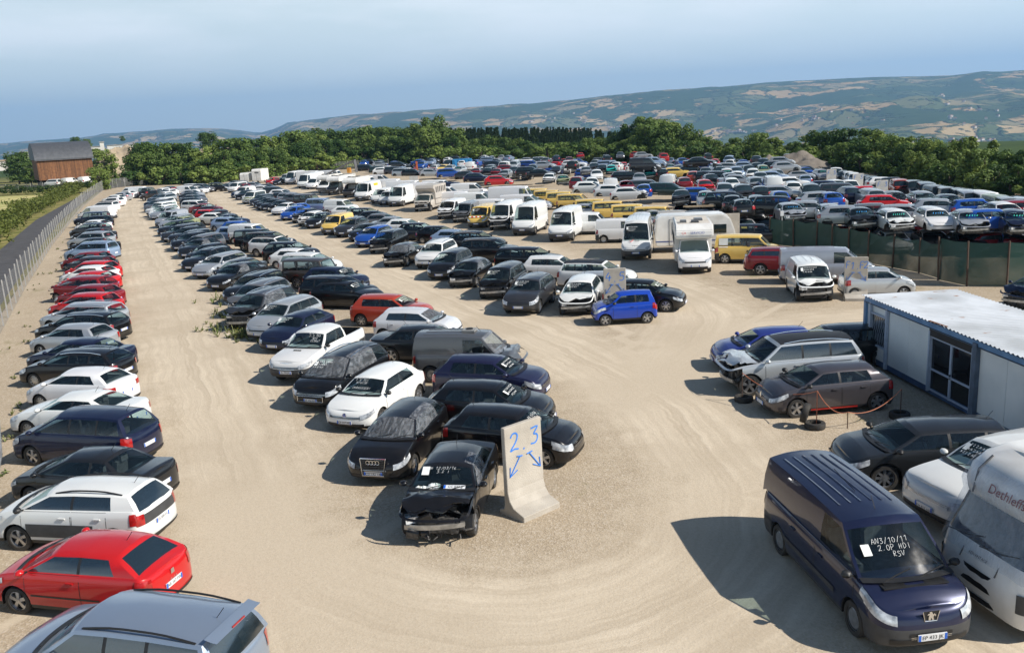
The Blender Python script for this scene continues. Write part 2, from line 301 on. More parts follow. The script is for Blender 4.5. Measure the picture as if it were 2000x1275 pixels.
class Shape:
    def __init__(s, sp, lod):
        s.sp = sp; L, W = sp['L'], sp['W']; s.xf = L/2-sp['fo']; s.xre = s.xf-sp['wb']; Ra = sp['wr']+.055
        rn = min(sp['rn'], sp['fo']-Ra-.02); rt = min(sp['rt'], L/2+s.xre-Ra-.02); s.rn, s.rt = rn, rt
        na = (12, 6, 4)[lod]; ns = (11, 9, 6)[lod]
        ring = []
        def hw(x): return W/2*(1-.035*(abs(x)/(L/2))**3)
        for k in range(na):
            a = k/na*math.pi/2
            ring.append((L/2-rn+rn*math.cos(a)**.75, hw(L/2-rn)*math.sin(a)**.62, sp['zs']))
        for cx, nxt in ((s.xf, s.xre), (s.xre, None)):
            ring.append((cx+Ra, hw(cx+Ra), sp['zs']))
            for k in range(ns):
                a = math.pi*k/(ns-1); ring.append((cx+Ra*math.cos(a)*(1-1e-4), hw(cx+Ra*math.cos(a)), sp['wr']+Ra*math.sin(a)))
            ring.append((cx-Ra, hw(cx-Ra), sp['zs']))
            if nxt is not None:
                for k in range(1, 5):
                    x = lerp(cx-Ra, nxt+Ra, k/5); ring.append((x, hw(x), sp['zs']))
        for k in range(na, -1, -1):
            a = k/na*math.pi/2
            ring.append((-L/2+rt-rt*math.cos(a)**.75, hw(-L/2+rt)*(math.sin(a)**.62 if k else 0), sp['zs']))
        s.ring = ring; s.N = len(ring); s.zd_tab = [(-L/2, sp['zt']), (-L/2+.15, sp['zt']+.02), (sp['xb'], sp['zr']), (sp['xc']-.05, sp['zc']), (lerp(sp['xc'], L/2, .5), lerp(sp['zc'], sp['zn'], .38)), (L/2-.1, sp['zn']+.02), (L/2, sp['zn'])]
    def zd(s, x): return interp(s.zd_tab, x)
    INS = [(-.01, .24, .22, .22), (0, .035, .09, .07), (.13, .01, .01, .0), (.34, 0, 0, 0), (.55, .0, .012, .012), (.78, .014, .05, .02), (.93, .035, .10, .04), (1, .075, .17, .075)]
    def P(s, t, v, off=0.0):
        sp = s.sp; t = max(0, min(s.N-1.0001, t)); i = int(t); f = t-i
        a, b = s.ring[i], s.ring[i+1]; x, y, zb = lerp(a[0], b[0], f), lerp(a[1], b[1], f), lerp(a[2], b[2], f)
        L = sp['L']; ins = [interp([(q[0], q[k]) for q in s.INS], v) for k in (1, 2, 3)]
        wf = max(0, (x-(L/2-s.rn))/s.rn)**1.3; wr_ = max(0, (-x-(L/2-s.rt))/s.rt)**1.3
        z = sp['zs']+(s.zd(x)-sp['zs'])*v if v >= 0 else sp['zs']
        z = max(z, zb+.03*max(v, 0))
        y2 = y*(1-ins[0]/(sp['W']/2)); x2 = x-ins[1]*wf+ins[2]*wr_
        if off:
            tx, ty = b[0]-a[0], b[1]-a[1]; n = math.hypot(tx, ty) or 1
            nx, ny = (-ty/n, tx/n)
            if abs(tx) < 1e-5 and abs(ty) < 1e-5: nx, ny = 0, 1
            if nx*x+ny*y < 0: nx, ny = -nx, -ny
            x2 += nx*off; y2 += ny*off
        return Vector((x2, y2, z))
    def s_x(s, x):           # ring parameter of side position x
        best = 0
        for i in range(s.N-1):
            a, b = s.ring[i][0], s.ring[i+1][0]
            if a >= x >= b: return i+((a-x)/(a-b) if a-b > 1e-6 else 0)
        return 0 if x > 0 else s.N-1.001
    def s_y(s, y, front=True):
        r = range(s.N-1) if front else range(s.N-2, -1, -1)
        for i in r:
            a, b = s.ring[i][1], s.ring[i+1][1]
            if min(a, b) <= y <= max(a, b) and abs(a-b) > 1e-6: return i+(y-a)/(b-a)
        return 0
    def patch(s, mb, t0, t1, v0, v1, m, off, side=1, nu=6, nv=3, taper=None):
        rows = []
        for j in range(nv+1):
            row = []
            for i in range(nu+1):
                a = i/nu; va, vb = v0, v1
                if taper: va, vb = taper(a, v0, v1)
                p = s.P(lerp(t0, t1, a), lerp(va, vb, j/nv), off)
                row.append((p.x, p.y*side, p.z))
            rows.append(row)
        mb.grid(rows, m, flip=(side < 0))
def wheel_meshes(wr, spokes, lod, steel=False):
    k = ('wheel', wr, spokes, lod, steel)
    if k in CACHE: return CACHE[k]
    n = (28, 16, 9)[lod]; w = .105; ri = wr*.68
    t = MB(); prof = [(ri, -w*.8), (ri*1.02, -w), (wr*.94, -w*.96), (wr, -w*.7), (wr, w*.7), (wr*.94, w*.96), (ri*1.02, w), (ri, w*.8)]
    if lod == 2: prof = [(.01, -w), (ri, -w), (wr, -w*.7), (wr, w*.7), (ri, w)]
    t.lathe(prof, RUB, n)
    r = MB(); m = STEEL if steel else ALLOY
    r.lathe([(ri, w*.8), (ri*.93, w*.82), (ri*.90, w*.45)], m, n)
    r.lathe([(ri*.92, w*.25), (.005, w*.25)], TRIM if not steel else STEEL, n)
    if steel:
        r.lathe([(ri*.9, w*.5), (ri*.78, w*.75), (ri*.5, w*.62), (.004, w*.78)], ALLOY if spokes == 0 else STEEL, n)
    elif lod < 2:
        for q in range(spokes):
            a = 2*math.pi*q/spokes; M = Matrix.Rotation(a, 4, 'Y')
            wd = .085 if spokes < 7 else .05
            P = [Vector(p) for p in ((-.03, w*.72, .03), (.03, w*.72, .03), (wd/2, w*.6, ri*.93), (-wd/2, w*.6, ri*.93))]
            B = [Vector((p.x*1.3, w*.3, p.z)) for p in P]
            P = [M @ p for p in P]; B = [M @ p for p in B]
            r.face(P[::-1], m)
            for i in range(4): r.face([P[i], P[(i+1) % 4], B[(i+1) % 4], B[i]], m)
        r.lathe([(.055, w*.5), (.05, w*.78), (.004, w*.8)], m, 10)
    else:
        r.lathe([(ri*.8, w*.6), (.004, w*.7)], m, n)
    CACHE[k] = (t.mesh('tyre', 40), r.mesh('rim', 30)); return CACHE[k]
CACHE = {}
def car_parts(sp, lod, opt=()):
    """list of (name, mesh, parent index or None, location, rotz)"""
    sh = Shape(sp, lod); L, W, H = sp['L'], sp['W'], sp['H']; out = []; P = sh.P
    rnd = random.Random(int(L*1000)+len(opt)*17)
    crash = 'crash' in opt; one = lod == 2; big = MB()
    glass = FGLASS if one else GLASS; xc, xw, xr, xb = sp['xc'], sp['xw'], sp['xr'], sp['xb']; yb, yt = sp['yb'], sp['yt']
    def part(name, mb, parent=None, smooth=35):
        if not mb.f: return None
        if one:
            i0 = len(big.v); big.v.extend(mb.v)
            for f, m in zip(mb.f, mb.m): big.f.append(tuple(i+i0 for i in f)); big.m.append(big.mi(mb.mats[m]))
            return None
        out.append((name, mb.mesh(name, smooth), parent, (0, 0, 0), 0)); return len(out)-1
    # ---- lower body
    body = MB(); vs = [-.01, 0, .13, .34, .55, .78, .93, 1.0] if not one else [-.01, 0, .3, .7, .93, 1]
    xcut = sh.xf+sp['wr']*.75
    btrim = sp['bump']
    for side in (1, -1):
        rows = [[(p.x, p.y*side, p.z) for p in (P(i, v) for i in range(sh.N-1))]+[(P(sh.N-1.001, v).x, 0, P(sh.N-1.001, v).z)] for v in vs]
        def mm(a, b, rr=rows):
            if vs[a] < 0: return TRIM
            x = rr[a][b][0]
            if vs[a+1] <= .14: return TRIM if btrim is PAINT else btrim
            if btrim is not PAINT and vs[a+1] <= .56 and (x > sh.xf+sp['wr']*.9 or x < sh.xre-sp['wr']*.9): return btrim
            return PAINT
        body.grid(rows, mm, flip=side < 0, skip=(lambda a, b, rr=rows: rr[a][b][0] > xcut and vs[a] < .9) if crash else None)
    # ---- deck (bonnet, boot, shoulders)
    hood = MB(); boot = MB(); ts = [1, .93, .6, .3, 0] if not one else [1, .9, .45, 0]
    for side in (1, -1):
        top = [P(i, 1.0) for i in range(sh.N)]; top[-1].y = 0
        def cell(mb, lo, hi):
            rows = []
            for t in ts:
                row = []
                for p in top:
                    x, y, z = p.x, p.y*t, p.z+.045*(1-t*t)
                    if x > xc-.2: z += .02*math.sin(min(1, max(0, (x-xc)/(L/2-xc)))*math.pi)*(1-t*t)
                    if crash and x > xc-.05:
                        k = min(1, (x-xc+.05)/(L/2-xc)); q = fbm(x*2.1+L, y*side*2.3, W)
                        z += k*(.10+.17*q+.05*fbm(x*7, y*side*7, 2)) + .10*k*math.sin(k*math.pi); x -= .26*k*k*(1+q)
                    row.append((x, y*side, z))
                rows.append(row)
            mb.grid(rows, PAINT, flip=side < 0, skip=lambda a, b: not (lo <= .5*(top[b].x+top[b+1].x) <= hi))
        cell(hood, xc-.22, 9)
        if not sp.get('bed'): cell(boot, -9, xb+.12)
        else:
            ra = [(p.x, p.y*.88*side, p.z) for p in top if p.x < xb]; boot.grid([ra, [(max(x, -L/2+.1), y, .72) for x, y, z in ra], [(max(x, -L/2+.1), 0, .72) for x, y, z in ra]], TRIM, flip=side < 0)
            boot.face([(xb, 0, .72), (xb, (W/2-.2)*side, .72), (xb, (W/2-.2)*side, 1.15), (xb, 0, 1.15)], TRIM)
            for k in range(9):
                x = lerp(xb-.1, -L/2+.3, k/8); boot.box((x, (W/2-.215)*side, .95), (.06, .02, .4), GREYP)
        # shoulder strip under the glass
        rows = [[(p.x, p.y*t*side, p.z) for p in top] for t in (1, .88)]
        body.grid(rows, PAINT, flip=side < 0, skip=lambda a, b: not ((-9 if sp.get('bed') else xb-.3) <= top[b].x <= xc+.3))
    # ---- greenhouse
    gt = MB(); st = []
    bw, tw, br, trr = .16, .09, .07, .05
    ybr, ytr = yb*.97, yt*.96
    for f in (0, .4, .75, .93): st.append((xc+bw*(1-f*f), yb*f, xw+tw*(1-f*f), yt*f, 'F' if f < .9 else 'A'))
    st.append((xc, yb, xw, yt, 'A'))
    ends = [(xc-.13, xw-.10)]
    sps = sp['split']
    def sy(x, b=True):
        k = min(1, max(0, (xc-x)/(xc-xb))); return lerp(yb, ybr, k) if b else lerp(yt, ytr, k)
    st.append((xc-.13, sy(xc-.13), xw-.09, sy(xw-.09, 0), 'W0'))
    for k, q in enumerate(sps):
        st.append((q+.035, sy(q+.035), q+.035, sy(q+.035, 0), 'B')); st.append((q-.035, sy(q-.035), q-.035, sy(q-.035, 0), 'W%d' % (k+1)))
    st.append((sp['we'][0], sy(sp['we'][0]), sp['we'][1], sy(sp['we'][1], 0), 'C'))
    for f in (1, .86, .5): st.append((xb-br*(1-f*f), ybr*f, xr-trr*(1-f*f), ytr*f, 'C' if f > .9 else 'R'))
    st.append((xb-br, 0, xr-trr, 0, 'R'))
    xm, xh = (xw+xr)/2, (xw-xr)/2+.1
    def zroof(x, y): return H-.10*(abs(y)/yt)**2.2-.05*abs((x-xm)/xh)**2.5
    vv = [0, .07, .5, .87, 1] if not one else [0, .1, .87, 1]
    def G(k, v, side=1, off=0.0):
        q = st[k]; b = Vector((q[0], q[1], sh.zd(q[0])-.012)); t = Vector((q[2], q[3], zroof(q[2], q[3])))
        p = b.lerp(t, v); bl = math.sin(v*math.pi)*.028+off
        n = Vector((b.x-t.x, b.y-t.y+.001, 0)); n = Vector((0, 1, 0)) if q[4][0] in 'WB' else (Vector((1, .0, .6)) if q[4] == 'F' else (Vector((-1, 0, .2)) if q[4] == 'R' else Vector((.3 if q[0] > 0 else -.3, .8, 0))))
        p += n.normalized()*bl; return Vector((p.x, p.y*side, p.z))
    wins = {}
    for side in (1, -1):
        for k in range(len(st)-1):
            t = st[k][4]
            for a in range(len(vv)-1):
                mid = 0 < a < len(vv)-2
                if t == 'F': mid = a < len(vv)-2
                q = [G(k, vv[a], side), G(k+1, vv[a], side), G(k+1, vv[a+1], side), G(k, vv[a+1], side)]
                if side < 0: q = q[::-1]
                key = None
                if t == 'F' and mid: key = 'windscreen'
                elif t == 'R' and mid and sp['rwin']: key = 'rear_window'
                elif t[0] == 'W' and mid and int(t[1:]) < sp['nwin']: key = (side, t)
                if key is None:
                    body.face(q, TRIM if (t == 'B' and mid and sp['nwin'] > 2) or (t == 'R' and 0) else PAINT)
                else: wins.setdefault(key, []).append(q)
        rows = [[(q[2], q[3]*t*side, zroof(q[2], q[3]*t)) for q in st] for t in (1, .82, .5, 0)]
        sun = 'darkroof' in opt
        (gt if sun else body).grid(rows, TRIM if sun else PAINT, flip=side < 0)
    # ribs on van roofs
    for k in range(sp['ribs']):
        y = lerp(-yt*.7, yt*.7, k/(sp['ribs']-1)); rows = [[], [], []]
        for i in range(5):
            x = lerp(xw-.55, xr+.3, i/4)
            for j, (dy, dz) in enumerate(((-.035, -.004), (0, .009), (.035, -.004))): rows[j].append((x, y+dy, zroof(x, y+dy)+dz))
        body.grid(rows, PAINT)
    if one and 'nodoor' in opt: pass
    ib = part('body', body)
    if gt.f: part('roof_panel', gt)
    hoodname = 'crumpled_bonnet' if crash else 'bonnet'
    if 'nohood' not in opt: part(hoodname, hood)
    part('cargo_bed' if sp.get('bed') else 'boot_lid', boot)
    gl = DGLASS if 'dark' in opt and not one else glass
    for key, qs in wins.items():
        if 'noglass' in opt and key == 'windscreen': continue
        m = MB()
        for q in qs: m.face(q, (gl if key != 'windscreen' else glass))
        part(key if isinstance(key, str) else 'side_window', m)
    # ---- interior
    it = MB(); zf = sp['zs']+.12
    if not one:
        it.box((lerp(xc, xb, .5), 0, zf), (xc-xb, W-.3, .04), DASH)
        it.box((xc-.22, 0, lerp(zf, sp['zc'], .62)), (.5, yb*1.9, .34), DASH)
        for y in (-.36, .36):
            x = lerp(xc, xw, .9)-.75
            it.box((x+.1, y, zf+.26), (.5, .48, .2), SEAT)
            hs = max(.3, min(.6, H-.42-zf-.3)); it.box((x-.16, y, zf+.32+hs/2), (.15, .46, hs), SEAT, Matrix.Rotation(-.2, 3, 'Y'))
            it.box((x-.16-hs*.32, y, zf+.36+hs), (.1, .26, .15), SEAT)
        if sp['nwin'] > 1 and xr < -1.0 and L > 3.8:
            x = sps[0]-.75; it.box((x+.1, 0, zf+.28), (.5, yb*1.6, .2), SEAT); it.box((x-.15, 0, zf+.5), (.15, yb*1.5, .42), SEAT, Matrix.Rotation(-.2, 3, 'Y'))
        if lod == 0:
            sw = MB(); cx = lerp(xc, xw, .9)-.32
            it.tube([(cx+.12*math.cos(a)*.4, .36+.18*math.sin(a), sp['zc']-.05+.17*math.cos(a)) for a in [2*math.pi*i/14 for i in range(15)]], .014, TRIM, 5)
        part('interior', it)
    else:
        it.box((lerp(xc, xb, .5), 0, lerp(sp['zs'], sp['zc'], .5)), (L*.72, W-.4, .3), JUNK); part('interior', it)
    # ---- nose details
    tF = lambda y: sh.s_y(y*W/2); tR = lambda y: sh.s_y(y*W/2, False)
    if not crash:
        v0, v1, ln = sp['lamp']; t1 = sh.s_x(L/2-ln)
        for side in (1, -1):
            m = MB(); sh.patch(m, tF(.62), t1, v0, v1, LAMP, (.02, .022, .03)[lod], side, 12, 4, taper=lambda a, p, q: (lerp(p, lerp(p, q, .55), a), lerp(lerp(p, q, .75), q, min(1, a*2)))); part('headlight', m)
        g0, g1, gw = sp['grille']
        m = MB()
        for side in (1, -1): sh.patch(m, 0, tF(gw), g0+.30, g1+.12, TRIM, .012, side, 8, 3)
        part('grille', m)
        m = MB()
        for side in (1, -1): sh.patch(m, 0, tF(.74), .10, .27, TRIM, .012, side, 8, 3)
        part('lower_intake', m)
        if lod == 0:
            m = MB()
            for vq in (.67, .72):
                for side in (1, -1): sh.patch(m, 0, tF(gw*.96), g1+vq-.62, g1+vq-.607, CHROME, .018, side, 8, 1)
            part('grille_bar', m)
        if 'noplate' not in opt:
            m = MB(); p = P(0, .36, .02); m.box((p.x, 0, p.z), (.02, .52, .11), PLATE)
            for y in (-.235, .235): m.box((p.x+.004, y, p.z), (.017, .045, .108), PBLUE)
            part('number_plate', m, smooth=None)
    else:
        m = MB()
        for k in range(46 if lod == 0 else 22):
            x = rnd.uniform(sh.xf-.25, L/2-.28); y = rnd.uniform(-W/2+.2, W/2-.2); z = rnd.uniform(sp['zs']+.05, sh.zd(x)-.12)
            d = rnd.uniform(.05, .24); mm_ = rnd.choice([JUNK, JUNK, JUNK, TRIM, BEAM if rnd.random() < .35 else GREYP, STEEL])
            if rnd.random() < .45: m.box((x, y, z), (d, d*rnd.uniform(.6, 2.2), d*rnd.uniform(.5, 1.3)), mm_, Matrix.Rotation(rnd.uniform(-.6, .6), 3, 'X') @ Matrix.Rotation(rnd.uniform(-.6, .6), 3, 'Y'))
            else:
                q = Vector((x, y, z)); m.tube([q, q+Vector((rnd.uniform(-.2, .15), rnd.uniform(-.35, .35), rnd.uniform(-.2, .1))), q+Vector((rnd.uniform(-.3, .1), rnd.uniform(-.5, .5), rnd.uniform(-.25, .1)))], d*.16, mm_, 5)
        m.box((L/2-.42, 0, .5*(sp['zs']+sp['zn'])), (.06, W*.5, .36), JUNK); m.box((sh.xf-.3, 0, .5), (.1, W-.3, .5), JUNK)
        for y in (-1, 1): m.box((sh.xf+.1, y*(W/2-.28), sp['zs']+.2), (.7, .1, .16), JUNK)
        part('engine_bay', m, smooth=None)
        m = MB(); rows = []
        for dz in (-.055, .055, .05, -.05):
            rows.append([(L/2-.22-.10*(abs(y)**2)+(.0 if abs(dz) > .052 else -.05), y*W*.40, .48+dz+.05*y) for y in [i/4-1 for i in range(9)]])
        m.grid(rows, BEAM); part('crash_beam', m)
        if lod < 2:
            m = MB(); m.box((sh.xf+.42, -W/2+.32, sp['zn']-.12), (.24, .3, .16), LAMP, Matrix.Rotation(.4, 3, 'Z')); part('broken_headlight', m)
    # ---- tail details
    q0, q1, ql = sp['tail']; m = None
    for side in (1, -1):
        m = MB(); sh.patch(m, tR(1-sp['tailw']), sh.s_x(-L/2+ql*.62), q0, q1, TAIL, (.014, .018, .025)[lod], side, 10, 4); part('tail_light', m)
    if lod < 2 or 'plate' in opt:
        m = MB(); p = P(sh.N-1.01, .52, .015); m.box((p.x, 0, p.z), (.02, .52, .11), PLATE)
        for y in (-.235, .235): m.box((p.x-.004, y, p.z), (.017, .045, .108), PBLUE)
        part('number_plate', m, smooth=None)
        m = MB()
        for side in (1, -1): sh.patch(m, tR(.0), tR(.86), .06, .17, TRIM, .012, side, 8, 2)
        part('rear_valance', m)
    # ---- doors
    if lod < 2:
        nd = 1 if sp['nwin'] == 1 or len(sps) == 1 and sp['we'][0] > -1.31 and sp['xb'] > -1.75 else 2
        if sp['nwin'] == 1: edges = [(xc-.08, sps[0]), (sps[0]-.02, sps[1])] if len(sps) > 1 else [(xc-.08, sps[0])]
        elif nd == 1: edges = [(xc-.10, sps[0]-.05)]
        else: edges = [(xc-.10, sps[0]), (sps[0]-.02, max(sh.xre+.12, sps[1] if len(sps) > 1 else sp['we'][0]+.1))]
        for side in (1, -1):
            for di, (a, b) in enumerate(edges):
                m = MB(); ta, tb = sh.s_x(a), sh.s_x(b); nu = 8
                if lod == 0: sh.patch(m, ta, tb, .10, .985, TRIM, .0025, side, nu, 6)
                sh.patch(m, sh.s_x(a-.014), sh.s_x(b+.014), .115, .975, PAINT, .005, side, nu, 6)
                if crash and di == 0 and False: pass
                di_ = part('door', m)
                if lod == 0:
                    m = MB(); p = P(sh.s_x(b+.22), .80, .02); m.box((p.x, p.y*side, p.z), (.17, .03, .032), PAINT if sp.get('hand', 1) else TRIM); m.box((p.x, (p.y-.014)*side, p.z-.02), (.13, .01, .03), TRIM); part('door_handle', m, di_)
                if di == 0:
                    m = MB(); rows = []
                    c = Vector((xc-.16, (yb+.17)*side, sh.zd(xc)+.07))
                    for i in range(7):
                        fr = math.sin(math.pi*(i+.0001)/6.0)**.6 if 0 < i < 6 else .02
                        rows.append([c+Vector((lerp(-.09, .10, i/6), .105*fr*math.cos(2*math.pi*j/8), .075*fr*math.sin(2*math.pi*j/8))) for j in range(8)])
                    m.grid(rows, PAINT if btrim is PAINT and 'blackmirror' not in opt else TRIM, close=True)
                    m.tube([c+Vector((.02, -.05*side, -.03)), (xc-.17, (yb-.03)*side, sh.zd(xc)+.0)], .022, TRIM, 5)
                    part('wing_mirror', m, di_)
        m = MB()
        for side in (1, -1): sh.patch(m, sh.s_x(sh.xf-sp['wr']-.1), sh.s_x(sh.xre+sp['wr']+.1), .36, .41, TRIM, .013, side, 8, 1)
        if 'strip' in opt: part('side_moulding', m)
    # ---- arches, rails, wipers, antenna
    if sp['rails'] and lod < 2:
        for side in (1, -1):
            m = MB(); pts = []
            for i in range(9):
                x = lerp(xw-.12, xr+.12, i/8); y = yt*.93; h = .055*min(1, 3.2*min(i, 8-i)/8+.05); pts.append((x, y*side, zroof(x, y)+h))
            m.tube(pts, .02, sp['rails'], 6); part('roof_rail', m)
    if lod == 0:
        for y0 in (.1, -.62*yb):
            m = MB(); za = sh.zd(xc)+.02
            m.tube([(xc+bw*.9+.03, y0, za+.0), (xc+bw*.75-.02, y0+.30, za+.07), (xc+bw*.55-.10, y0+.62, za+.10)], .012, TRIM, 5); part('wiper', m)
        m = MB(); rows = [[(xc+bw*(1-f*f)+.10, yb*f, sh.zd(xc+.1)+.035+.02*(1-f*f)) for f in [i/5-1 for i in range(11)]], [(xc+bw*(1-f*f)-.03, yb*f, sh.zd(xc)+.05) for f in [i/5-1 for i in range(11)]]]
        m.grid(rows, TRIM); part('scuttle', m)
    if lod < 2:
        m = MB(); xa = xr+.15 if sp['nwin'] > 1 else xw-.2; m.tube([(xa, 0, zroof(xa, 0)), (xa-.16, 0, zroof(xa, 0)+.2)], .007, TRIM, 4); part('aerial', m)
    if 'film' in opt and lod < 2:
        for nm, sel in (('plastic_film', 'windscreen'), ('plastic_film', (1, 'W0'))):
            m = MB(); rows = []
            ks = [k for k in range(len(st)) if st[k][4] == 'F' or k == 3] if sel == 'windscreen' else [k for k in range(len(st)) if st[k][4] in ('A', 'W0', 'B', 'W1')][1:]
            if sel == 'windscreen' and 'film_side' in opt: continue
            if sel == 'windscreen':
                for v in [-.06+.225*i for i in range(6)]:
                    r = [G(k, max(0, min(1, v)), -1, .02+.02*rnd.random()) for k in ks[::-1]]+[G(k, max(0, min(1, v)), 1, .02+.02*rnd.random()) for k in ks[1:]]
                    rows.append(r)
            else:
                for v in (-.0, .25, .5, .75, 1.0): rows.append([G(k, v, 1, .03+.03*rnd.random())+Vector((0, .012, 0)) for k in ks])
                rows.append([Vector((st[k][2], st[k][3]*.72, zroof(st[k][2], st[k][3]*.72)+.025)) for k in ks])
            m.grid(rows, FILM); part(nm, m, smooth=80)
    # handwriting on the windscreen
    def wmat(u=0.0, v=.55):
        b = Vector((xc+bw*(1-u*u), yb*u, sh.zd(xc))); t = Vector((xw+tw*(1-u*u), yt*u, zroof(xw, yt*u)))
        up = (t-b).normalized(); p = b.lerp(t, v)+Vector((1, 0, .6)).normalized()*(.04+math.sin(v*math.pi)*.028); return frame(p, (0.0001-u*.35*0, 1, 0), up)
    if 'text' in opt and lod < 2:
        m = MB(); M = wmat(-.25, .58)
        for ln in range(3):
            x = -.34; y = .13-.13*ln
            while x < .30-.18*ln*.6:
                w_ = rnd.uniform(.03, .06)
                pts = [(x, y-.03), (x+w_*.4, y+.035), (x+w_*.7, y-.03), (x+w_, y+.02)] if rnd.random() < .6 else [(x, y+.03), (x+w_*.9, y+.03), (x+w_*.2, y-.03), (x+w_, y-.03)]
                for a, b in zip(pts, pts[1:]):
                    d = Vector((b[0]-a[0], b[1]-a[1])); n = Vector((-d.y, d.x))  .normalized()*.0042
                    m.face([M @ Vector((a[0]-n.x, a[1]-n.y, .004)), M @ Vector((b[0]-n.x, b[1]-n.y, .004)), M @ Vector((b[0]+n.x, b[1]+n.y, .004)), M @ Vector((a[0]+n.x, a[1]+n.y, .004))], CHALK)
                x += w_+rnd.uniform(.018, .05)
        part('windscreen_writing', m, smooth=None)
        m = MB(); M = wmat(-.72, .62); m.face([M @ Vector(p) for p in ((-.06, -.1, .0), (.06, -.1, .0), (.06, .1, .0), (-.06, .1, .0))], STICK); part('paper_sticker', m, smooth=None)
    if ('turq' in opt or 'bluem' in opt):
        m = MB(); M = wmat(0, .42); mm_ = TURQ if 'turq' in opt else BLUEM; x = -.34
        while x < .30:
            w_ = rnd.uniform(.06, .12); m.face([M @ Vector((x, -.06+rnd.uniform(-.03, .03), .02)), M @ Vector((x+w_*.35, -.07, .02)), M @ Vector((x+w_*.8, .07+rnd.uniform(-.03, .05), .02)), M @ Vector((x+w_*.4, .06, .02))], mm_); x += w_+.05
        part('windscreen_writing', m, smooth=None)
    # ---- wheels
    if 'nowheels' not in opt:
        steel = sp['spokes'] == 0 or sp['nwin'] == 1
        tm, rm = wheel_meshes(sp['wr'], 0 if steel else sp['spokes'], lod, steel)
        for x in (sh.xf, sh.xre):
            for side in (1, -1):
                loc = (x, side*(W/2-.135), sp['wr'])
                if one:
                    mb = MB()
                    for me in (tm, rm):
                        i0 = len(mb.v); mb.v.extend([(v.co.x+loc[0], v.co.y*side+loc[1], v.co.z+loc[2]) for v in me.vertices])
                        for p in me.polygons: mb.f.append(tuple(i+i0 for i in (p.vertices if side > 0 else reversed(p.vertices)))); mb.m.append(mb.mi(me.materials[p.material_index]))
                    part('w', mb)
                else:
                    out.append(('wheel', tm, None, loc, 0 if side > 0 else math.pi)); out.append(('rim', rm, len(out)-1, (0, 0, 0), 0))
    # wheel wells and floor pan
    m = MB()
    for x in (sh.xf, sh.xre):
        for side in (1, -1):
            Ra = sp['wr']+.05; rows = []
            for y in (W/2-.05, W/2-.34): rows.append([(x+Ra*math.cos(a), y*side, sp['wr']+Ra*math.sin(a)) for a in [math.pi*i/8 for i in range(9)]])
            m.grid(rows, TRIM, flip=side < 0)
    m.box((0, 0, sp['zs']+.05), (L*.8, W-.75, .08), TRIM); part('underbody', m)
    if one: return [('body', big.mesh('vehicle', 35), None, (0, 0, 0), 0)], sh, wmat
    return out, sh, wmat
def get_parts(key, sp, lod, opt):
    k = (key, lod, tuple(opt))
    if k not in CACHE: CACHE[k] = car_parts(sp, lod, opt)
    return CACHE[k]
def place(kind, key, sp, lod, opt, pos, yaw, colour, label, cat, group=None, z=0.0, tilt=0.0, roll=0.0):
    parts, sh, wm = get_parts(key, sp, lod, opt)
    c = colour if isinstance(colour, tuple) else (*COL[colour][1], COL[colour][2])
    rnd = random.Random(int(pos[0]*131+pos[1]*977))
    f_ = 1+rnd.uniform(-.1, .06); c = tuple(x*f_*(1+rnd.uniform(-.012, .012)) for x in c[:3])+(c[3],)
    if lod == 2:
        root = link(kind, parts[0][1]); root.color = c
    else: root = empty(kind, (0, 0, 0))
    root.location = (pos[0], pos[1], z); root.rotation_euler = (roll, tilt, yaw)
    tag(root, label, cat, group)
    objs = []
    if lod < 2:
        for name, me, par, loc, rz in parts:
            o = link(name, me, root if par is None else objs[par]); o.location = loc; o.rotation_euler = (0, 0, rz); o.color = c; objs.append(o)
    return root
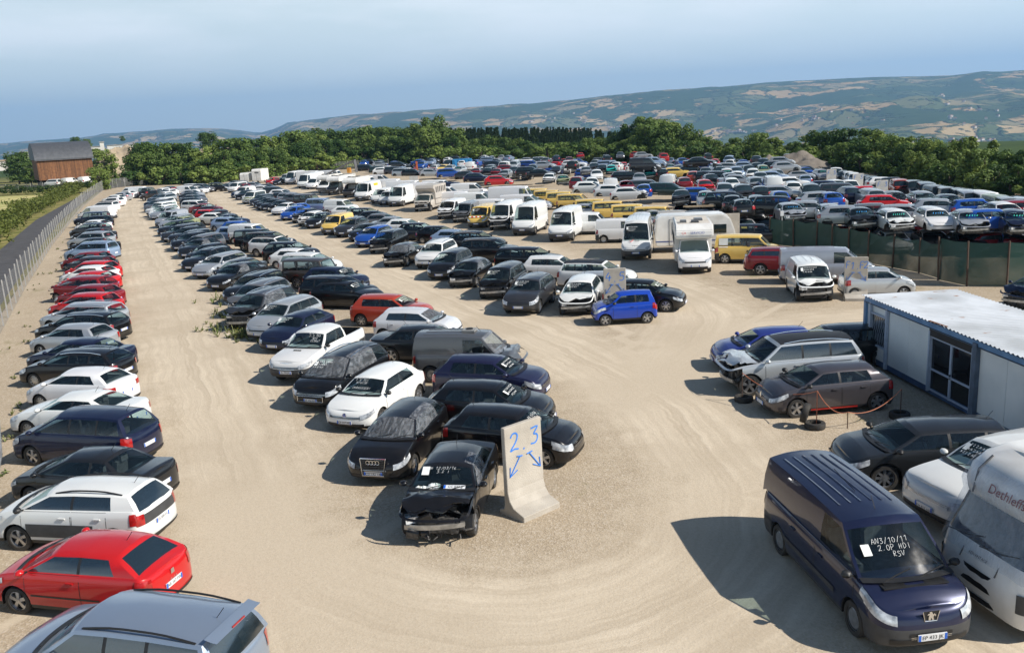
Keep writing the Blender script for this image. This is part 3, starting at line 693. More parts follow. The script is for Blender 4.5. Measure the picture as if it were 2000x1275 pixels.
# ------------------------------------------------------------------ handwriting: stroke letters
GLY = {'0': ['.5,1.4 .15,1.1 .12,.4 .4,0 .75,.15 .85,.9 .5,1.4'], '1': ['.2,1.05 .55,1.4 .5,0'], '2': ['.1,1.1 .3,1.38 .65,1.38 .82,1.1 .6,.6 .08,.02 .5,.1 .95,.02'], '3': ['.1,1.35 .85,1.4 .42,.85 .75,.75 .85,.4 .6,.05 .1,.06'],
 '4': ['.5,1.4 .08,.5 .95,.6', '.68,.95 .6,0'], '5': ['.9,1.38 .3,1.4 .22,.82 .6,.88 .85,.55 .65,.1 .1,.02'], '6': ['.75,1.4 .2,.7 .2,.15 .6,0 .8,.4 .5,.65 .2,.45'], '7': ['.1,1.4 .9,1.4 .4,0', '.25,.7 .75,.75'], '8': ['.5,.75 .2,1.1 .5,1.4 .8,1.1 .2,.3 .5,0 .8,.35 .5,.75'], '9': ['.75,1.0 .45,1.4 .2,1.0 .5,.75 .78,1.1 .6,0'],
 'A': ['.05,0 .45,1.4 .9,0', '.2,.5 .75,.5'], 'B': ['.2,0 .2,1.4 .7,1.2 .65,.85 .2,.75 .8,.5 .75,.1 .2,0'], 'C': ['.85,1.2 .5,1.4 .15,.8 .3,.1 .85,.1'], 'D': ['.2,0 .2,1.4 .75,1.1 .8,.4 .2,0'], 'E': ['.8,1.35 .2,1.4 .2,0 .85,.05', '.2,.75 .7,.75'], 'F': ['.2,0 .25,1.4 .9,1.38', '.2,.75 .7,.8'], 'G': ['.85,1.2 .4,1.4 .15,.6 .5,0 .85,.3 .85,.6 .55,.6'],
 'H': ['.2,0 .2,1.4', '.8,0 .8,1.4', '.2,.7 .8,.7'], 'I': ['.5,0 .5,1.4'], 'J': ['.7,1.4 .7,.3 .4,0 .15,.2'], 'L': ['.2,1.4 .2,0 .8,0'], 'M': ['.05,0 .2,1.4 .5,.6 .8,1.4 .95,0'], 'N': ['.1,0 .2,1.4 .75,0 .85,1.4'], 'O': ['.5,1.4 .15,.8 .4,0 .85,.5 .5,1.4'], 'P': ['.2,0 .2,1.4 .8,1.2 .7,.75 .2,.7'], 'R': ['.2,0 .2,1.4 .8,1.15 .6,.75 .2,.7 .85,0'], 'S': ['.85,1.25 .4,1.4 .2,1.05 .75,.6 .7,.15 .15,.05'], 'T': ['.05,1.4 .95,1.4', '.5,1.4 .45,0'], 'U': ['.15,1.4 .2,.2 .5,0 .8,.2 .85,1.4'], 'V': ['.05,1.4 .45,0 .9,1.4'], 'W': ['.05,1.4 .25,0 .5,.9 .75,0 .95,1.4'], 'X': ['.1,0 .9,1.4', '.1,1.4 .9,0'], '/': ['.2,-.1 .8,1.5'], '.': ['.4,.02 .5,.14'], ' ': []}
def strokes(mb, txt, M, h, m, wd=.12, shear=.12, seed=1, sp=1.12, dz=0.0):
    rnd = random.Random(seed+len(txt)); k = h/1.4; W_ = len(txt)*sp; x0 = -W_/2
    for i, ch in enumerate(txt):
        jx, jy, js = rnd.uniform(-.06, .06), rnd.uniform(-.1, .1), rnd.uniform(.9, 1.1)
        for st in GLY.get(ch.upper(), []):
            P_ = [tuple(float(q) for q in p.split(',')) for p in st.split()]
            Q = []
            for a in range(len(P_)-1):        # Catmull-Rom so the marker line curves
                p0, p1, p2, p3 = P_[max(a-1, 0)], P_[a], P_[a+1], P_[min(a+2, len(P_)-1)]
                for t in (0, .33, .66):
                    Q.append(tuple(.5*(2*p1[c]+(p2[c]-p0[c])*t+(2*p0[c]-5*p1[c]+4*p2[c]-p3[c])*t*t+(3*p1[c]-p0[c]-3*p2[c]+p3[c])*t**3) for c in (0, 1)))
            Q.append(P_[-1]); Q = [Vector(((x0+i*sp+.1+(x+jx)*js+shear*y)*k, (y-.7+jy)*k*js, dz)) for x, y in Q]
            L_, R_ = [], []
            for a in range(len(Q)):
                d = (Q[min(a+1, len(Q)-1)]-Q[max(a-1, 0)]); n = Vector((-d.y, d.x, 0)).normalized()*wd*k/2; L_.append(M @ (Q[a]-n)); R_.append(M @ (Q[a]+n))
            mb.grid([L_, R_], m)
def handwrite(root, lines, M, h, m=None, gap=1.35, wd=.11, name='windscreen_writing', seed=1, shear=.12):
    for i, t in enumerate(lines):
        b = MB(); strokes(b, t, M @ Matrix.Translation((.04*i, -i*h*gap, .004)), h, m or CHALK, wd, shear, seed+i); b.build(name, root, merge=False)
# ------------------------------------------------------------------ where the vehicles stand: 'u v type colour flags' (roof centre in the photograph)
ORD = ['', 'first', 'second', 'third', 'fourth', 'fifth', 'sixth', 'seventh', 'eighth', 'ninth', 'tenth', 'eleventh', 'twelfth', 'thirteenth', 'fourteenth', 'fifteenth', 'sixteenth', 'seventeenth', 'eighteenth', 'nineteenth']
def ordinal(n):
    if n < 20: return ORD[n]
    t = ['', '', 'twenty', 'thirty', 'forty', 'fifty', 'sixty', 'seventy', 'eighty', 'ninety'][n//10]
    return (t[:-1]+'ieth') if n % 10 == 0 else t+'-'+ORD[n % 10]
TN = {'h': 'hatchback', 'x': 'three-door hatchback', 'c': 'small car', 'e': 'estate car', 's': 'saloon', 'u': 'SUV', 'm': 'people carrier', 'v': 'small van', 'z': 'windowed van', 'V': 'high van', 'E': 'panel van', 'j': 'boxy 4x4', 'p': 'pickup', 'C': 'coupe', 'a': 'microcar'}
KIND = {'v': ('parked_van', 'van'), 'z': ('parked_van', 'van'), 'V': ('parked_van', 'van'), 'E': ('parked_van', 'van'), 'p': ('parked_pickup', 'pickup')}
FL = {'t': 'text', 'c': 'crash', 'f': 'film', 'F': 'film_side', 'd': 'dark', 'k': 'darkroof', 'n': 'noplate', 'q': 'turq', 'Q': 'bluem', 'w': 'nowheels', 'g': 'noglass', 'h': 'nohood'}
def flags(s): 
    o = [FL[c] for c in s if c in FL]
    if 'film_side' in o: o.insert(0, 'film')
    return tuple(sorted(set(o)))
def roof_pos(u, v, sp, yaw, zb=0.0, dx=None):
    p = gp(u, v, zb+sp['H']-.02); x = (sp['xw']+sp['xr'])/2 if dx is None else dx
    return (p.x-x*math.cos(yaw), p.y-x*math.sin(yaw))
def lod_for(pos, near=27, mid=130):
    d = math.hypot(pos[0], pos[1]); return 0 if d < near else (1 if d < mid else 2)
ROWS = [
('the fence row', 'cars parked nose-in along the fence', 166, 2, '''
193 878 C c|196 798 m n|166 765 s w|176 719 x w|175 681 e k r|167 660 s n|158 632 x s|181 609 e k r|183 590 e s r|181 571 h r|186 555 h d|175 538 m d c|184 529 h r|184 518 x w|190 509 h r|186 500 h g c|180 491 h d
191 471 u l|188 464 s k|188 452 u s r|186 446 s k|185 435 u g|188 429 h w|193 421 h k|188 413 j n|197 402 E w|210 393 e w k|224 385 h w|227 380.5 h w|239 376 h s|249 372.5 h w|256 369.5 h n|265 365 E w'''),
('slab 2.3\'s left row', 'cars in the left-facing row behind slab 2.3', -109, 0, '''
591 607 h n t|569 581 m s t|523 563 u g cF|516 546 u a cr|510 530.5 e k r|467 513 s k F|471 505 s c c|440 493 e s t|416 483 e k r|412 475 h k|395 465 h c F|403 456 m a|379 453 h k|385 448.5 e k r|371 442 s c|356 438 h g|370 436 e g|351 429 e k|357 422.5 s v|352 418 m s|341 409.5 v s|326 404 h s|326 399 m w|322 393 j w|313 389 m a|321 385.5 u w|308 386 h k|326 377.5 m s|313 379 h g|325 374 h w|316 371.5 s c|332 369 h w|330 364 h g|319 367 h w'''),
('slab 2.3\'s right row', 'cars in the right-facing row behind slab 2.3', -21, 0, '''
743 574.5 h o t|659 548 h k t|639 538 u k|639 520.6 h n t|598 503 j m|588 493 m w|568 485 h w|553 472 m k F|523 460.6 u w k|512 452.5 u k|490 447 j k|477.5 437 v w|449 442 h l|460 431.5 h b|438.5 424 h l|444 419 s n|414 415 h w|423 410.5 s c|402 409 c r|406 402.5 s k|397 397 s d|375 391 m w|371 386 h k|373 380 s a|371 375.5 s g|361 363 v w|371 371 h s|381 363.5 s w|372 359 u w|390 359 u a|345 366 h r'''),
('slab 4.5\'s left row', 'cars in the left-facing row behind slab 4.5', -106, 0, '''
1137 539 m w ct|1041 536 u g t|988 514 m k ct|923 505 h k cF|886 486.5 m k t|858 468 u w t|790 474 s k cf|764 448 u k cr|736 440 m b t|718 436 s k|692 424 u g r|664 416 v y t|627 415 h k|612 412 h w c|600 407 s g cg|578 402 h b t|584 397 h b|560 395.5 s w|548 391 s c c|535 388.5 s k|526 386 s k|520 383.5 s k|516 379 e g r|498 377 h v c|500 372 z w|482 371 h k|474 368 h n|482 363.5 v w|475 359 h d|467 355 z w|448 357 h s|458 353 s g'''),
('slab 4.5\'s right row', 'cars in the right-facing row behind slab 4.5', -18, 0, '''
1236 545 h k t|1168 530 h s|1143 508 u w kF|1065.5 499 h w|1013 482 e k|938 465 u k r|914 451.5 u k F|878 448 h l|848 441 h k F|807 435 h k|782 427.5 h w|764 423 s s|740 417 s a|724 412 s k|702 406 e k|672 402 h w|656 389.5 v w|620 387 z l|595 379 j m|574 378 u a|562 376 u s|548 375.5 h g|543 370 h w|530 365 e g|510 362.5 h w|519 359.5 s g|492 355.5 h s|470 353 h a'''),
]
def vary(sp, k):                         # three body variants of each type: upright, normal and raked
    if k == 0: return sp
    d = dict(sp); a = 1 if k == 1 else -1
    d.update(H=sp['H']+.035*a, zn=sp['zn']+.035*a, xr=sp['xr']-.11*a, xw=sp['xw']+.05*a, xc=sp['xc']+.06*a, we=(sp['we'][0]-.02*a, sp['we'][1]-.10*a), split=[q+.04*a for q in sp['split']], spokes=7 if k == 1 else 10, rt=sp['rt']-.1*a, tumble=sp['tumble']+.03*a,
             tail=(.5, .80, .35) if k == 1 else (.66, .90, .5), tailw=.22 if k == 1 else .38, lamp=(sp['lamp'][0]+.02*a, sp['lamp'][1]-.04*a, sp['lamp'][2]-.08*a), wr=sp['wr']+.012*a)
    return d
for rowname, group, yaw0, start, data in ROWS:
    items = [q for q in data.replace('\n', '|').split('|') if q.strip()]
    for n, q in enumerate(items):
        f = q.split(); u, v, t, c = float(f[0]), float(f[1]), f[2], f[3]; fl = f[4] if len(f) > 4 else ''
        sp = TYPES[t]; key = t
        if 'r' in fl and not sp['rails']: sp = dict(sp, rails=CHROME); key = t+'r'
        k_ = (0, 2, 1, 0, 1, 2, 2, 0, 1)[(n*5+len(rowname)) % 9]; sp = vary(sp, k_); key += 'abc'[k_]
        yaw = R(yaw0+random.uniform(-3, 3)); pos = roof_pos(u, v, sp, yaw)
        kind, cat = KIND.get(t, ('parked_car', 'car'))
        rel = rowname
        extra = ''
        if 'F' in fl or 'f' in fl: extra = 'film-wrapped '
        elif 'c' in fl: extra = 'crashed '
        label = '%s%s %s, %s from the near end of %s' % (extra, COL[c][0], TN[t].replace('three-door hatchback', 'coupe') if rel != 'the fence row' else TN[t], ordinal(n+1+start), rel)
        place(kind, key, sp, lod_for(pos), flags(fl), pos, yaw, c, label, cat, group)
# ------------------------------------------------------------------ scrapyard: bodies on the ground and on one another
YARD = '''
710 321 u k R|735 325 e e R|742 327 h w R|765 325.5 m g R|755 324 h w R|781 328.5 m s R|800 330 h k R|836 330 h s R|850 329 h v R|870 329 m b R|889 332 h w R|906 334 h g R|924 338 h n R|966 343 h r R
930 328 h d Fc|946 326.5 h w F|953 327 h k Fc|970 328.5 h d F|988 331 h s Fc|1008 333 h s Fc|1031 334 h s Fc|912 324 m s F|899 324 h s F|880 322 h s F|1052 330 s k R|1073 338 h w Fc|1099 341 s v Fc|1127 344.5 m d Bq|1155 346 x w F|1192 348 v w B|1222 352 h d Fg
1143 354 x w R|1187 360 h w R|1220 365 x w Rc|1088 324 h c F|1099 323 h b Fc|1120 323 s s Fc|1144 325 h s F|1165 331 h w F|1114 313 e w R|1140 318 s g F|1160 318 s g F|1177 321 s c F|1194 322 c q F|1197 314 c l F|1224 321 h r B|1216 335 e k R|1085 316 h r L|1058 315 h s R|1020 318 h n F|1005 314 u s F|1040 321 h k F|968 316 m d F|985 315 v w F
958 322 e k F|935 319 h k F|918 316 v w B|895 320 h a F|868 321 h y F|850 322 h w F|845 327 h d F|1025 326 m k R|1005 325 s g F|984 322 h d R|962 326 s k F
1248 337 h s F|1251 351 e a R|1258 359.5 h b Bq|1291 357 e e R|1304 340.5 v w Bq|1336 346 h d Bg|1293 329 h k Bq|1313 327 h y R|1267 329 h q F|1257 321 v w R|1244 325 v g B|1271 307 c l R+|1250 308 v g R+|1293 321 s b F|1309 320 s s F|1325 316 h s F|1326 322 s s F|1343 325 h k R|1362 307 s k R+|1355 323 h a F|1376 326 h s F|1331 370 s g F|1378 372 h s Fq|1357 366 h b R|1374 350 h r Fc|1381 334 e k R|1387 339 h c F|1354 334 h o Bg
1413 356 m s F|1428 347 h w F|1400 335 h k R|1419 329 h w F|1438 334 h w F|1435 341 s s R|1474 345 h s Fc|1485 335 h s F|1500 334 h l R|1510 343 v w B|1500 348 h b F|1548 354 e w B|1450 359 m g F|1485 363 h c Bq|1521 373 c b Bq|1513 362 h s R|1429 381 s k BQ|1477 382 h k FQ|1505 383 m k R|1540 395 h s FcQ|1568 392 h s R|1407 374 m k R|1450 389 h c B|1398 319 h s F|1418 318 h s R|1405 325 h k F|1393 334 h c R|1450 316 s l R|1461 322 h g Fc|1477 317 h k F|1489 322 c v F|1507 315 h k R|1526 316 h s R|1514 330 h s F|1436 325 h l F|1424 337 h s F|1470 329 h w F|1536 345 h w R
1570 326 h b F|1602 330 h s Fq|1632 327 p w F|1647 333 h g F|1658 334.5 h w F|1668 337 h w F|1678 339 h s F|1690 342 h n F|1704 344 h c Fq|1717 346 h w R|1739 346.5 h k R|1757 349 j o F|1630 350 h w F|1658 351 p w F|1608 353 h n R|1630 358 e g R|1660 364 h n BQ|1681 363 h r R|1703 368 e s B|1745 373 h k B|1714 380 h r R|1622 375 h b Bq|1592 374 h s R|1583 358 u c F|1572 342 h l B|1556 333 h s R
1619 397 h s FcQ|1640 401 h s R|1678 404 s c FcQ|1696 397 h a R|1750 399 h s R|1744 407 h w Fq|1800 373 s s F|1822 388 h s R|1850 379 s g F|1893 388 c b R|1819 404 h w FQ|1890 409 s s Fq|1922 408 h b R|1955 394 s w F|1972 391 h d R|1980 409 s n Fq
1785 351 j g F|1809 356 j n F|1827 361 j g F|1848 364 j a F|1875 367 j g F|1893 371 j s F|1920 373 j w F|1947 380 j v F|1968 384 j a F|1992 384 j s F'''
GROUNDED = {'j', 'p'}
yard = []
for q in YARD.replace('\n', '|').split('|'):
    f = q.split()
    if not f: continue
    u, v, t, c, fl = float(f[0]), float(f[1]), f[2], f[3], f[4]
    zb = 1.22
    p0 = gp(u, v, TYPES[t]['H'])
    if t in GROUNDED or (u > 1540 and v < 347) or '+' in fl and False: zb = 0.0
    if '+' in fl: zb = 2.4
    if p0.y > 150 and zb == 1.22 and (int(u*7+v) % 3 == 0): zb = 0.0
    yd = {'F': -100, 'R': -14, 'B': 78, 'L': 166}[fl[0]]+random.uniform(-7, 7)
    yaw = R(yd); sp = TYPES[t]; pos = roof_pos(u, v, sp, yaw, zb)
    yard.append([u, pos, t, c, fl, zb, yaw])
def tier(y): return 0 if y < 72 else 1 if y < 92 else 2 if y < 118 else 3 if y < 150 else 4
TIERN = ['nearest', 'second', 'third', 'fourth', 'farthest']
nt_ = [0]*5; nlow = 0; lowrnd = random.Random(5)
for u, pos, t, c, fl, zb, yaw in sorted(yard, key=lambda a: a[0]):
    k = tier(math.hypot(*pos)); nt_[k] += 1; d = math.hypot(*pos)
    o = set(flags(fl[1:])); o.add('noplate')
    if zb > 0: o.add('nowheels')
    r = (int(u*13) % 10)
    if fl[0] == 'F' and r < 4: o.add('crash')
    if fl[0] == 'F' and r == 7 and not {'turq', 'bluem'} & o: o.add('turq')
    desc = 'wrecked ' if 'crash' in o else ''
    lb = '%s%s %s shell, %s from the left in the %s scrap tier' % (desc, COL[c][0], TN[t], ordinal(nt_[k]), TIERN[k])
    place('scrap_car', 's'+t, TYPES[t], 1 if d < 78 else 2, tuple(sorted(o)), pos, yaw, c, lb, 'scrap car', 'scrap cars in the yard', z=zb, tilt=random.uniform(-.03, .03), roll=random.uniform(-.03, .03))
    if zb >= 1.2 and (d < 92 or zb > 2) and t not in ('v',):
        nlow += 1; c2 = lowrnd.choice('kgcnsadkcw'); t2 = lowrnd.choice('hhsmh')
        o2 = ['nowheels', 'noplate', 'noglass']+(['crash', 'nohood'] if lowrnd.random() < .6 else [])
        lb2 = 'flattened %s %s shell underneath the %s car of the %s scrap tier' % (COL[c2][0], TN[t2], ordinal(nt_[k]), TIERN[k])
        a = yaw+lowrnd.uniform(-.12, .12); sp = TYPES[t2]
        x = random.uniform(-.2, .2); r_ = place('crushed_car', 's'+t2, sp, 2, tuple(sorted(o2)), (pos[0]+x*math.cos(a), pos[1]+x*math.sin(a)), a, c2, lb2, 'scrap car', 'crushed cars under the stacks', z=zb-1.24 if zb < 2 else .02, roll=lowrnd.uniform(-.03, .03))
        r_.scale = (1, 1, .86 if zb < 2 else 1.5)
print('yard', len(yard), nt_, 'low', nlow)

# the farthest scrap, too many and too small to take apart: one object
def far_scrap():
    rnd = random.Random(17); poly = [(700, 332), (1000, 323), (1300, 321), (1530, 331), (1580, 343), (1500, 352), (1330, 356), (1180, 352), (1050, 346), (900, 342), (760, 342)]
    P_ = [gp(u, v, 0) for u, v in poly]; P_ = [(p.x, p.y) for p in P_]; done = [q[1] for q in yard]; V = []; F = []; Mi = []; mats = []; n = 0
    def inside(x, y):
        c = False
        for (x1, y1), (x2, y2) in zip(P_, P_[1:]+P_[:1]):
            if (y1 > y) != (y2 > y) and x < (x2-x1)*(y-y1)/(y2-y1)+x1: c = not c
        return c
    for _ in range(6000):
        if n >= 170: break
        x, y = rnd.uniform(-50, 50), rnd.uniform(85, 250)
        if not inside(x, y) or any((x-a)**2+(y-b)**2 < 2.7**2 for a, b in done): continue
        done.append((x, y)); n += 1; t = rnd.choice('hhsmehc'); c = rnd.choice('swkgnsrbdwasl'); sp = TYPES[t]; o = ['noplate']+rnd.choice([[], ['crash'], ['nowheels']])
        me = get_parts('s'+t, sp, 2, tuple(sorted(o)))[0][0][1]; a = R(rnd.choice([-100, -14, 78, -100])+rnd.uniform(-9, 9)); zb = rnd.choice([0, 0, 1.2]); M = Matrix.Translation((x, y, zb)) @ Matrix.Rotation(a, 4, 'Z')
        pm = mat('scrap_paint_'+COL[c][0], COL[c][1], .35, COL[c][2], coat=.5, var=.3, scale=1.5); i0 = len(V); V.extend([tuple(M @ v.co) for v in me.vertices])
        for p in me.polygons:
            F.append(tuple(i+i0 for i in p.vertices)); m_ = me.materials[p.material_index]; m_ = pm if m_ is PAINT else m_
            if m_ not in mats: mats.append(m_)
            Mi.append(mats.index(m_))
    me = bpy.data.meshes.new('far_scrap'); me.from_pydata(V, [], F); [me.materials.append(m) for m in mats]; me.polygons.foreach_set('material_index', Mi)
    tag(link('far_scrap_cars', me), 'densely packed far scrap cars filling the back of the yard', 'scrap cars', kind='stuff')
far_scrap()
# ------------------------------------------------------------------ setting: ground, yard, road, hills
LANES = [
 [(-1.5, -8), (-2.2, 4), (-4.2, 13), (-6.6, 19.5), (-9.4, 26.5), (-13.0, 35), (-20.2, 51.5), (-34, 82.5), (-58, 137), (-74, 182)],
 [(-7.4, 21), (-5.2, 16.8), (-1.5, 14.4), (2.2, 14.8), (4.9, 17.8), (5.6, 22.5), (4.9, 28), (3.2, 33), (.9, 38.6), (-2, 44.8), (-7, 55.5), (-18.5, 80.5), (-39, 128), (-57, 175)],
 [(4.2, 29), (7.5, 33.5), (11, 36.5), (17, 37.8), (26, 36)], [(5.0, 30), (7.6, 36), (9.2, 42), (7.6, 49), (3.5, 60), (-4, 76), (-13, 95), (-26, 128), (-40, 165)],
 [(6.2, 20), (9, 15), (11, 6), (12, -6)],
]
def smooth_line(P_):
    Q = []
    for a in range(len(P_)-1):
        p0, p1, p2, p3 = P_[max(a-1, 0)], P_[a], P_[a+1], P_[min(a+2, len(P_)-1)]
        for k in range(4):
            t = k/4; Q.append(tuple(.5*(2*p1[c]+(p2[c]-p0[c])*t+(2*p0[c]-5*p1[c]+4*p2[c]-p3[c])*t*t+(3*p1[c]-p0[c]-3*p2[c]+p3[c])*t**3) for c in (0, 1)))
    return Q+[P_[-1]]
LANES = [smooth_line(q) for q in LANES]
def seg_d(px, py):
    best = 1e9; per = []
    for L_ in LANES:
        near = 1e9
        for (ax, ay), (bx, by) in zip(L_, L_[1:]):
            dx, dy = bx-ax, by-ay; q = dx*dx+dy*dy; t = max(0, min(1, ((px-ax)*dx+(py-ay)*dy)/q))
            ex, ey = px-ax-t*dx, py-ay-t*dy; d2 = ex*ex+ey*ey
            if d2 < abs(best)**2: best = math.copysign(math.sqrt(d2), dx*ey-dy*ex)
            near = min(near, d2)
        per.append(math.sqrt(near))
    per.sort(); return best, min(1, (per[1]-per[0])/1.8)
def dirt_mat():
    m = bpy.data.materials.new('gravel_dirt'); nt, b = nodes_of(m); N = nt.nodes; K = nt.links
    g = N.new('ShaderNodeNewGeometry'); at = N.new('ShaderNodeAttribute'); at.attribute_name = 'lane_d'
    def noise(sc, det=4, rough=.55, vec=None, dim='3D'):
        n = N.new('ShaderNodeTexNoise'); n.inputs['Scale'].default_value = sc; n.inputs['Detail'].default_value = det; n.inputs['Roughness'].default_value = rough
        K.new(vec or g.outputs['Position'], n.inputs['Vector']); return n.outputs['Fac']
    def mapr(v, a, b_, c=0, d=1):
        r = N.new('ShaderNodeMapRange'); r.inputs['From Min'].default_value = a; r.inputs['From Max'].default_value = b_; r.inputs['To Min'].default_value = c; r.inputs['To Max'].default_value = d; K.new(v, r.inputs['Value']); return r.outputs[0]
    def mth(op, a, b_):
        r = N.new('ShaderNodeMath'); r.operation = op
        for i, q in enumerate((a, b_)):
            if isinstance(q, (int, float)): r.inputs[i].default_value = q
            else: K.new(q, r.inputs[i])
        return r.outputs[0]
    def mix(f, a, b_, bt='MIX'):
        r = N.new('ShaderNodeMixRGB'); r.blend_type = bt
        for i, q in ((0, f), (1, a), (2, b_)):
            if isinstance(q, tuple): r.inputs[i].default_value = (*q, 1)
            elif isinstance(q, (int, float)): r.inputs[i].default_value = q
            else: K.new(q, r.inputs[i])
        return r.outputs[0]
    big = noise(.13, 6); med = noise(1.1, 6, .62); fine = noise(9, 5, .7)
    ab = mth('ABSOLUTE', at.outputs['Fac'], 0)
    edge = mth('ADD', ab, mapr(big, .3, .7, -1.2, 1.2)); edge = mth('ADD', edge, mapr(med, .3, .7, -.5, .5))
    worn = mapr(edge, 3.7, 1.4)                     # 1 on the driven lane
    # streaks that follow the lane
    cv = N.new('ShaderNodeCombineXYZ'); K.new(mth('ADD', mth('MULTIPLY', at.outputs['Fac'], 1.5), mth('MULTIPLY', noise(.32, 4), 1.5)), cv.inputs[0]); K.new(mth('MULTIPLY', big, 1.0), cv.inputs[1])
    st = noise(1.7, 4, .65, cv.outputs[0]); st = mth('ADD', mth('MULTIPLY', mapr(st, .36, .64), mapr(noise(.21, 3), .36, .56, .25, 1)), .12)
    aw = N.new('ShaderNodeAttribute'); aw.attribute_name = 'lane_w'; st = mth('ADD', mth('MULTIPLY', st, aw.outputs['Fac']), mth('MULTIPLY', mth('SUBTRACT', 1, aw.outputs['Fac']), .45))
    c = mix(mapr(big, .35, .65), (.385, .31, .218), (.46, .375, .27))
    c = mix(mth('MULTIPLY', mapr(med, .4, .7), .45), c, (.33, .255, .17))
    lane = mix(st, (.45, .37, .27), (.64, .545, .415))
    lane = mix(mth('MULTIPLY', mapr(fine, .45, .7), .2), lane, (.40, .33, .25))
    c = mix(mth('MULTIPLY', worn, .9), c, lane)
    vo = N.new('ShaderNodeTexVoronoi'); vo.inputs['Scale'].default_value = 24; K.new(g.outputs['Position'], vo.inputs['Vector'])
    hs = N.new('ShaderNodeRGBToBW'); K.new(vo.outputs['Color'], hs.inputs[0])
    grit = mth('MULTIPLY', mapr(worn, 0, 1, 1, .25), .36)
    c = mix(mth('MULTIPLY', grit, mapr(hs.outputs[0], .62, .8)), c, (.62, .55, .46))
    c = mix(mth('MULTIPLY', grit, mapr(hs.outputs[0], .42, .25)), c, (.24, .19, .14))
    wd = mth('MULTIPLY', mapr(noise(.55, 6, .6), .60, .70), mapr(worn, .4, 0)); c = mix(mth('MULTIPLY', wd, .55), c, (.17, .17, .065))
    K.new(c, b.inputs['Base Color']); b.inputs['Roughness'].default_value = .95; b.inputs['Specular IOR Level'].default_value = .15
    h = mth('ADD', mth('MULTIPLY', fine, .5), mth('MULTIPLY', vo.outputs['Distance'], mth('MULTIPLY', grit, 1.2))); h = mth('ADD', h, mth('MULTIPLY', st, mth('MULTIPLY', worn, .25)))
    bp = N.new('ShaderNodeBump'); bp.inputs['Strength'].default_value = .55; bp.inputs['Distance'].default_value = .035; K.new(h, bp.inputs['Height']); K.new(bp.outputs[0], b.inputs['Normal'])
    return m
XL = [(-12, -8.5), (10, -13.5), (28, -19.6), (45, -27.2), (61, -34.2), (88, -45.8), (146, -69.6), (196, -88.4), (206, -89), (236, -64), (245, -50)]
XR = [(-12, 60), (85, 60), (110, 57), (145, 48), (185, 26), (225, -2), (240, -30), (245, -45)]
fence_line = [(-16.3, 18), (-19.6, 28), (-27.0, 45.2), (-33.9, 60.7), (-45.5, 87.6), (-69.4, 145.7), (-88.4, 195.6)]
def build_yard():
    ys = []; y = -12
    while y < 243: ys.append(y); y += .7 if y < 50 else (1.5 if y < 100 else 4)
    n = 120; v = []; f = []; d = []; dw = []
    for y in ys:
        a, b = interp(XL, y)-.3, interp(XR, y)
        for i in range(n):
            x = lerp(a, b, i/(n-1)); v.append((x, y, .012)); q = seg_d(x, y); d.append(q[0]); dw.append(q[1])
    for j in range(len(ys)-1):
        for i in range(n-1): f.append((j*n+i, j*n+i+1, (j+1)*n+i+1, (j+1)*n+i))
    me = bpy.data.meshes.new('yard'); me.from_pydata(v, [], f); at = me.attributes.new('lane_d', 'FLOAT', 'POINT'); at.data.foreach_set('value', d); aw = me.attributes.new('lane_w', 'FLOAT', 'POINT'); aw.data.foreach_set('value', dw)
    me.materials.append(dirt_mat()); o = link('gravel_yard', me); tag(o, kind='structure')
build_yard()
# terrain: plateau, valley, far hills; skyline taken as elevation angles
SKY = [(-700, 292), (0, 284), (150, 271), (185, 267), (200, 262), (330, 252), (430, 251), (500, 261), (525, 258), (560, 241), (700, 223), (830, 214), (1000, 206), (1200, 186), (1400, 171), (1500, 161), (1700, 152), (1850, 148), (2000, 138), (2700, 100)]
def skyline():
    t = []
    for u, v in SKY:
        d = _fw + CR*((u-IMW/2)/FPX) - CU*((v-IMH/2)/FPX); t.append((math.degrees(math.atan2(d.x, d.y)), d.z/math.hypot(d.x, d.y)))
    return t
SKYA = skyline()
def terrain_h(az, r):
    x, y = r*math.sin(R(az)), r*math.cos(R(az))
    el = interp(SKYA, az); right = max(0, min(1, (az+16)/14))
    rr = lerp(11000, 7600, right)
    if abs(az+15.5) < 3: rr = lerp(rr, 13500, 1-abs(az+15.5)/3)
    r0 = interp([(-50, 900), (-25, 800), (-16, 420), (-8, 330), (8, 270), (18, 190), (25, 150), (50, 130)], az)
    if r < r0: return -.35 if r < 330 else -.35-2.0*min(1, (r-330)/200)
    zt = CAMH+el*rr; zv = lerp(-170, -215, right); rv = lerp(3400, 2900, right)
    n = fbm(x/1500, y/1500, 3.1, 6); n2 = 1-abs(fbm(x/900+7, y/900, 1.7, 4))*1.6
    if r < rv:
        k = (r-r0)/(rv-r0); s = k*k*(3-2*k); return lerp(-2.3, zv, s)+n*55*k*(1-.2*k)
    k = min(1.0, (r-rv)/(rr-rv)); s = k**1.15*(1-.22*math.sin(k*math.pi*2)*.5)
    h = lerp(zv, zt, s); am = math.sin(min(1, k)*math.pi)**.7
    h += am*(n*95+n2*42-20)
    if k > .97: h += 3.5*fbm(x/160, y/160, 9, 3)
    if r > rr: h -= (r-rr)*.035
    return h
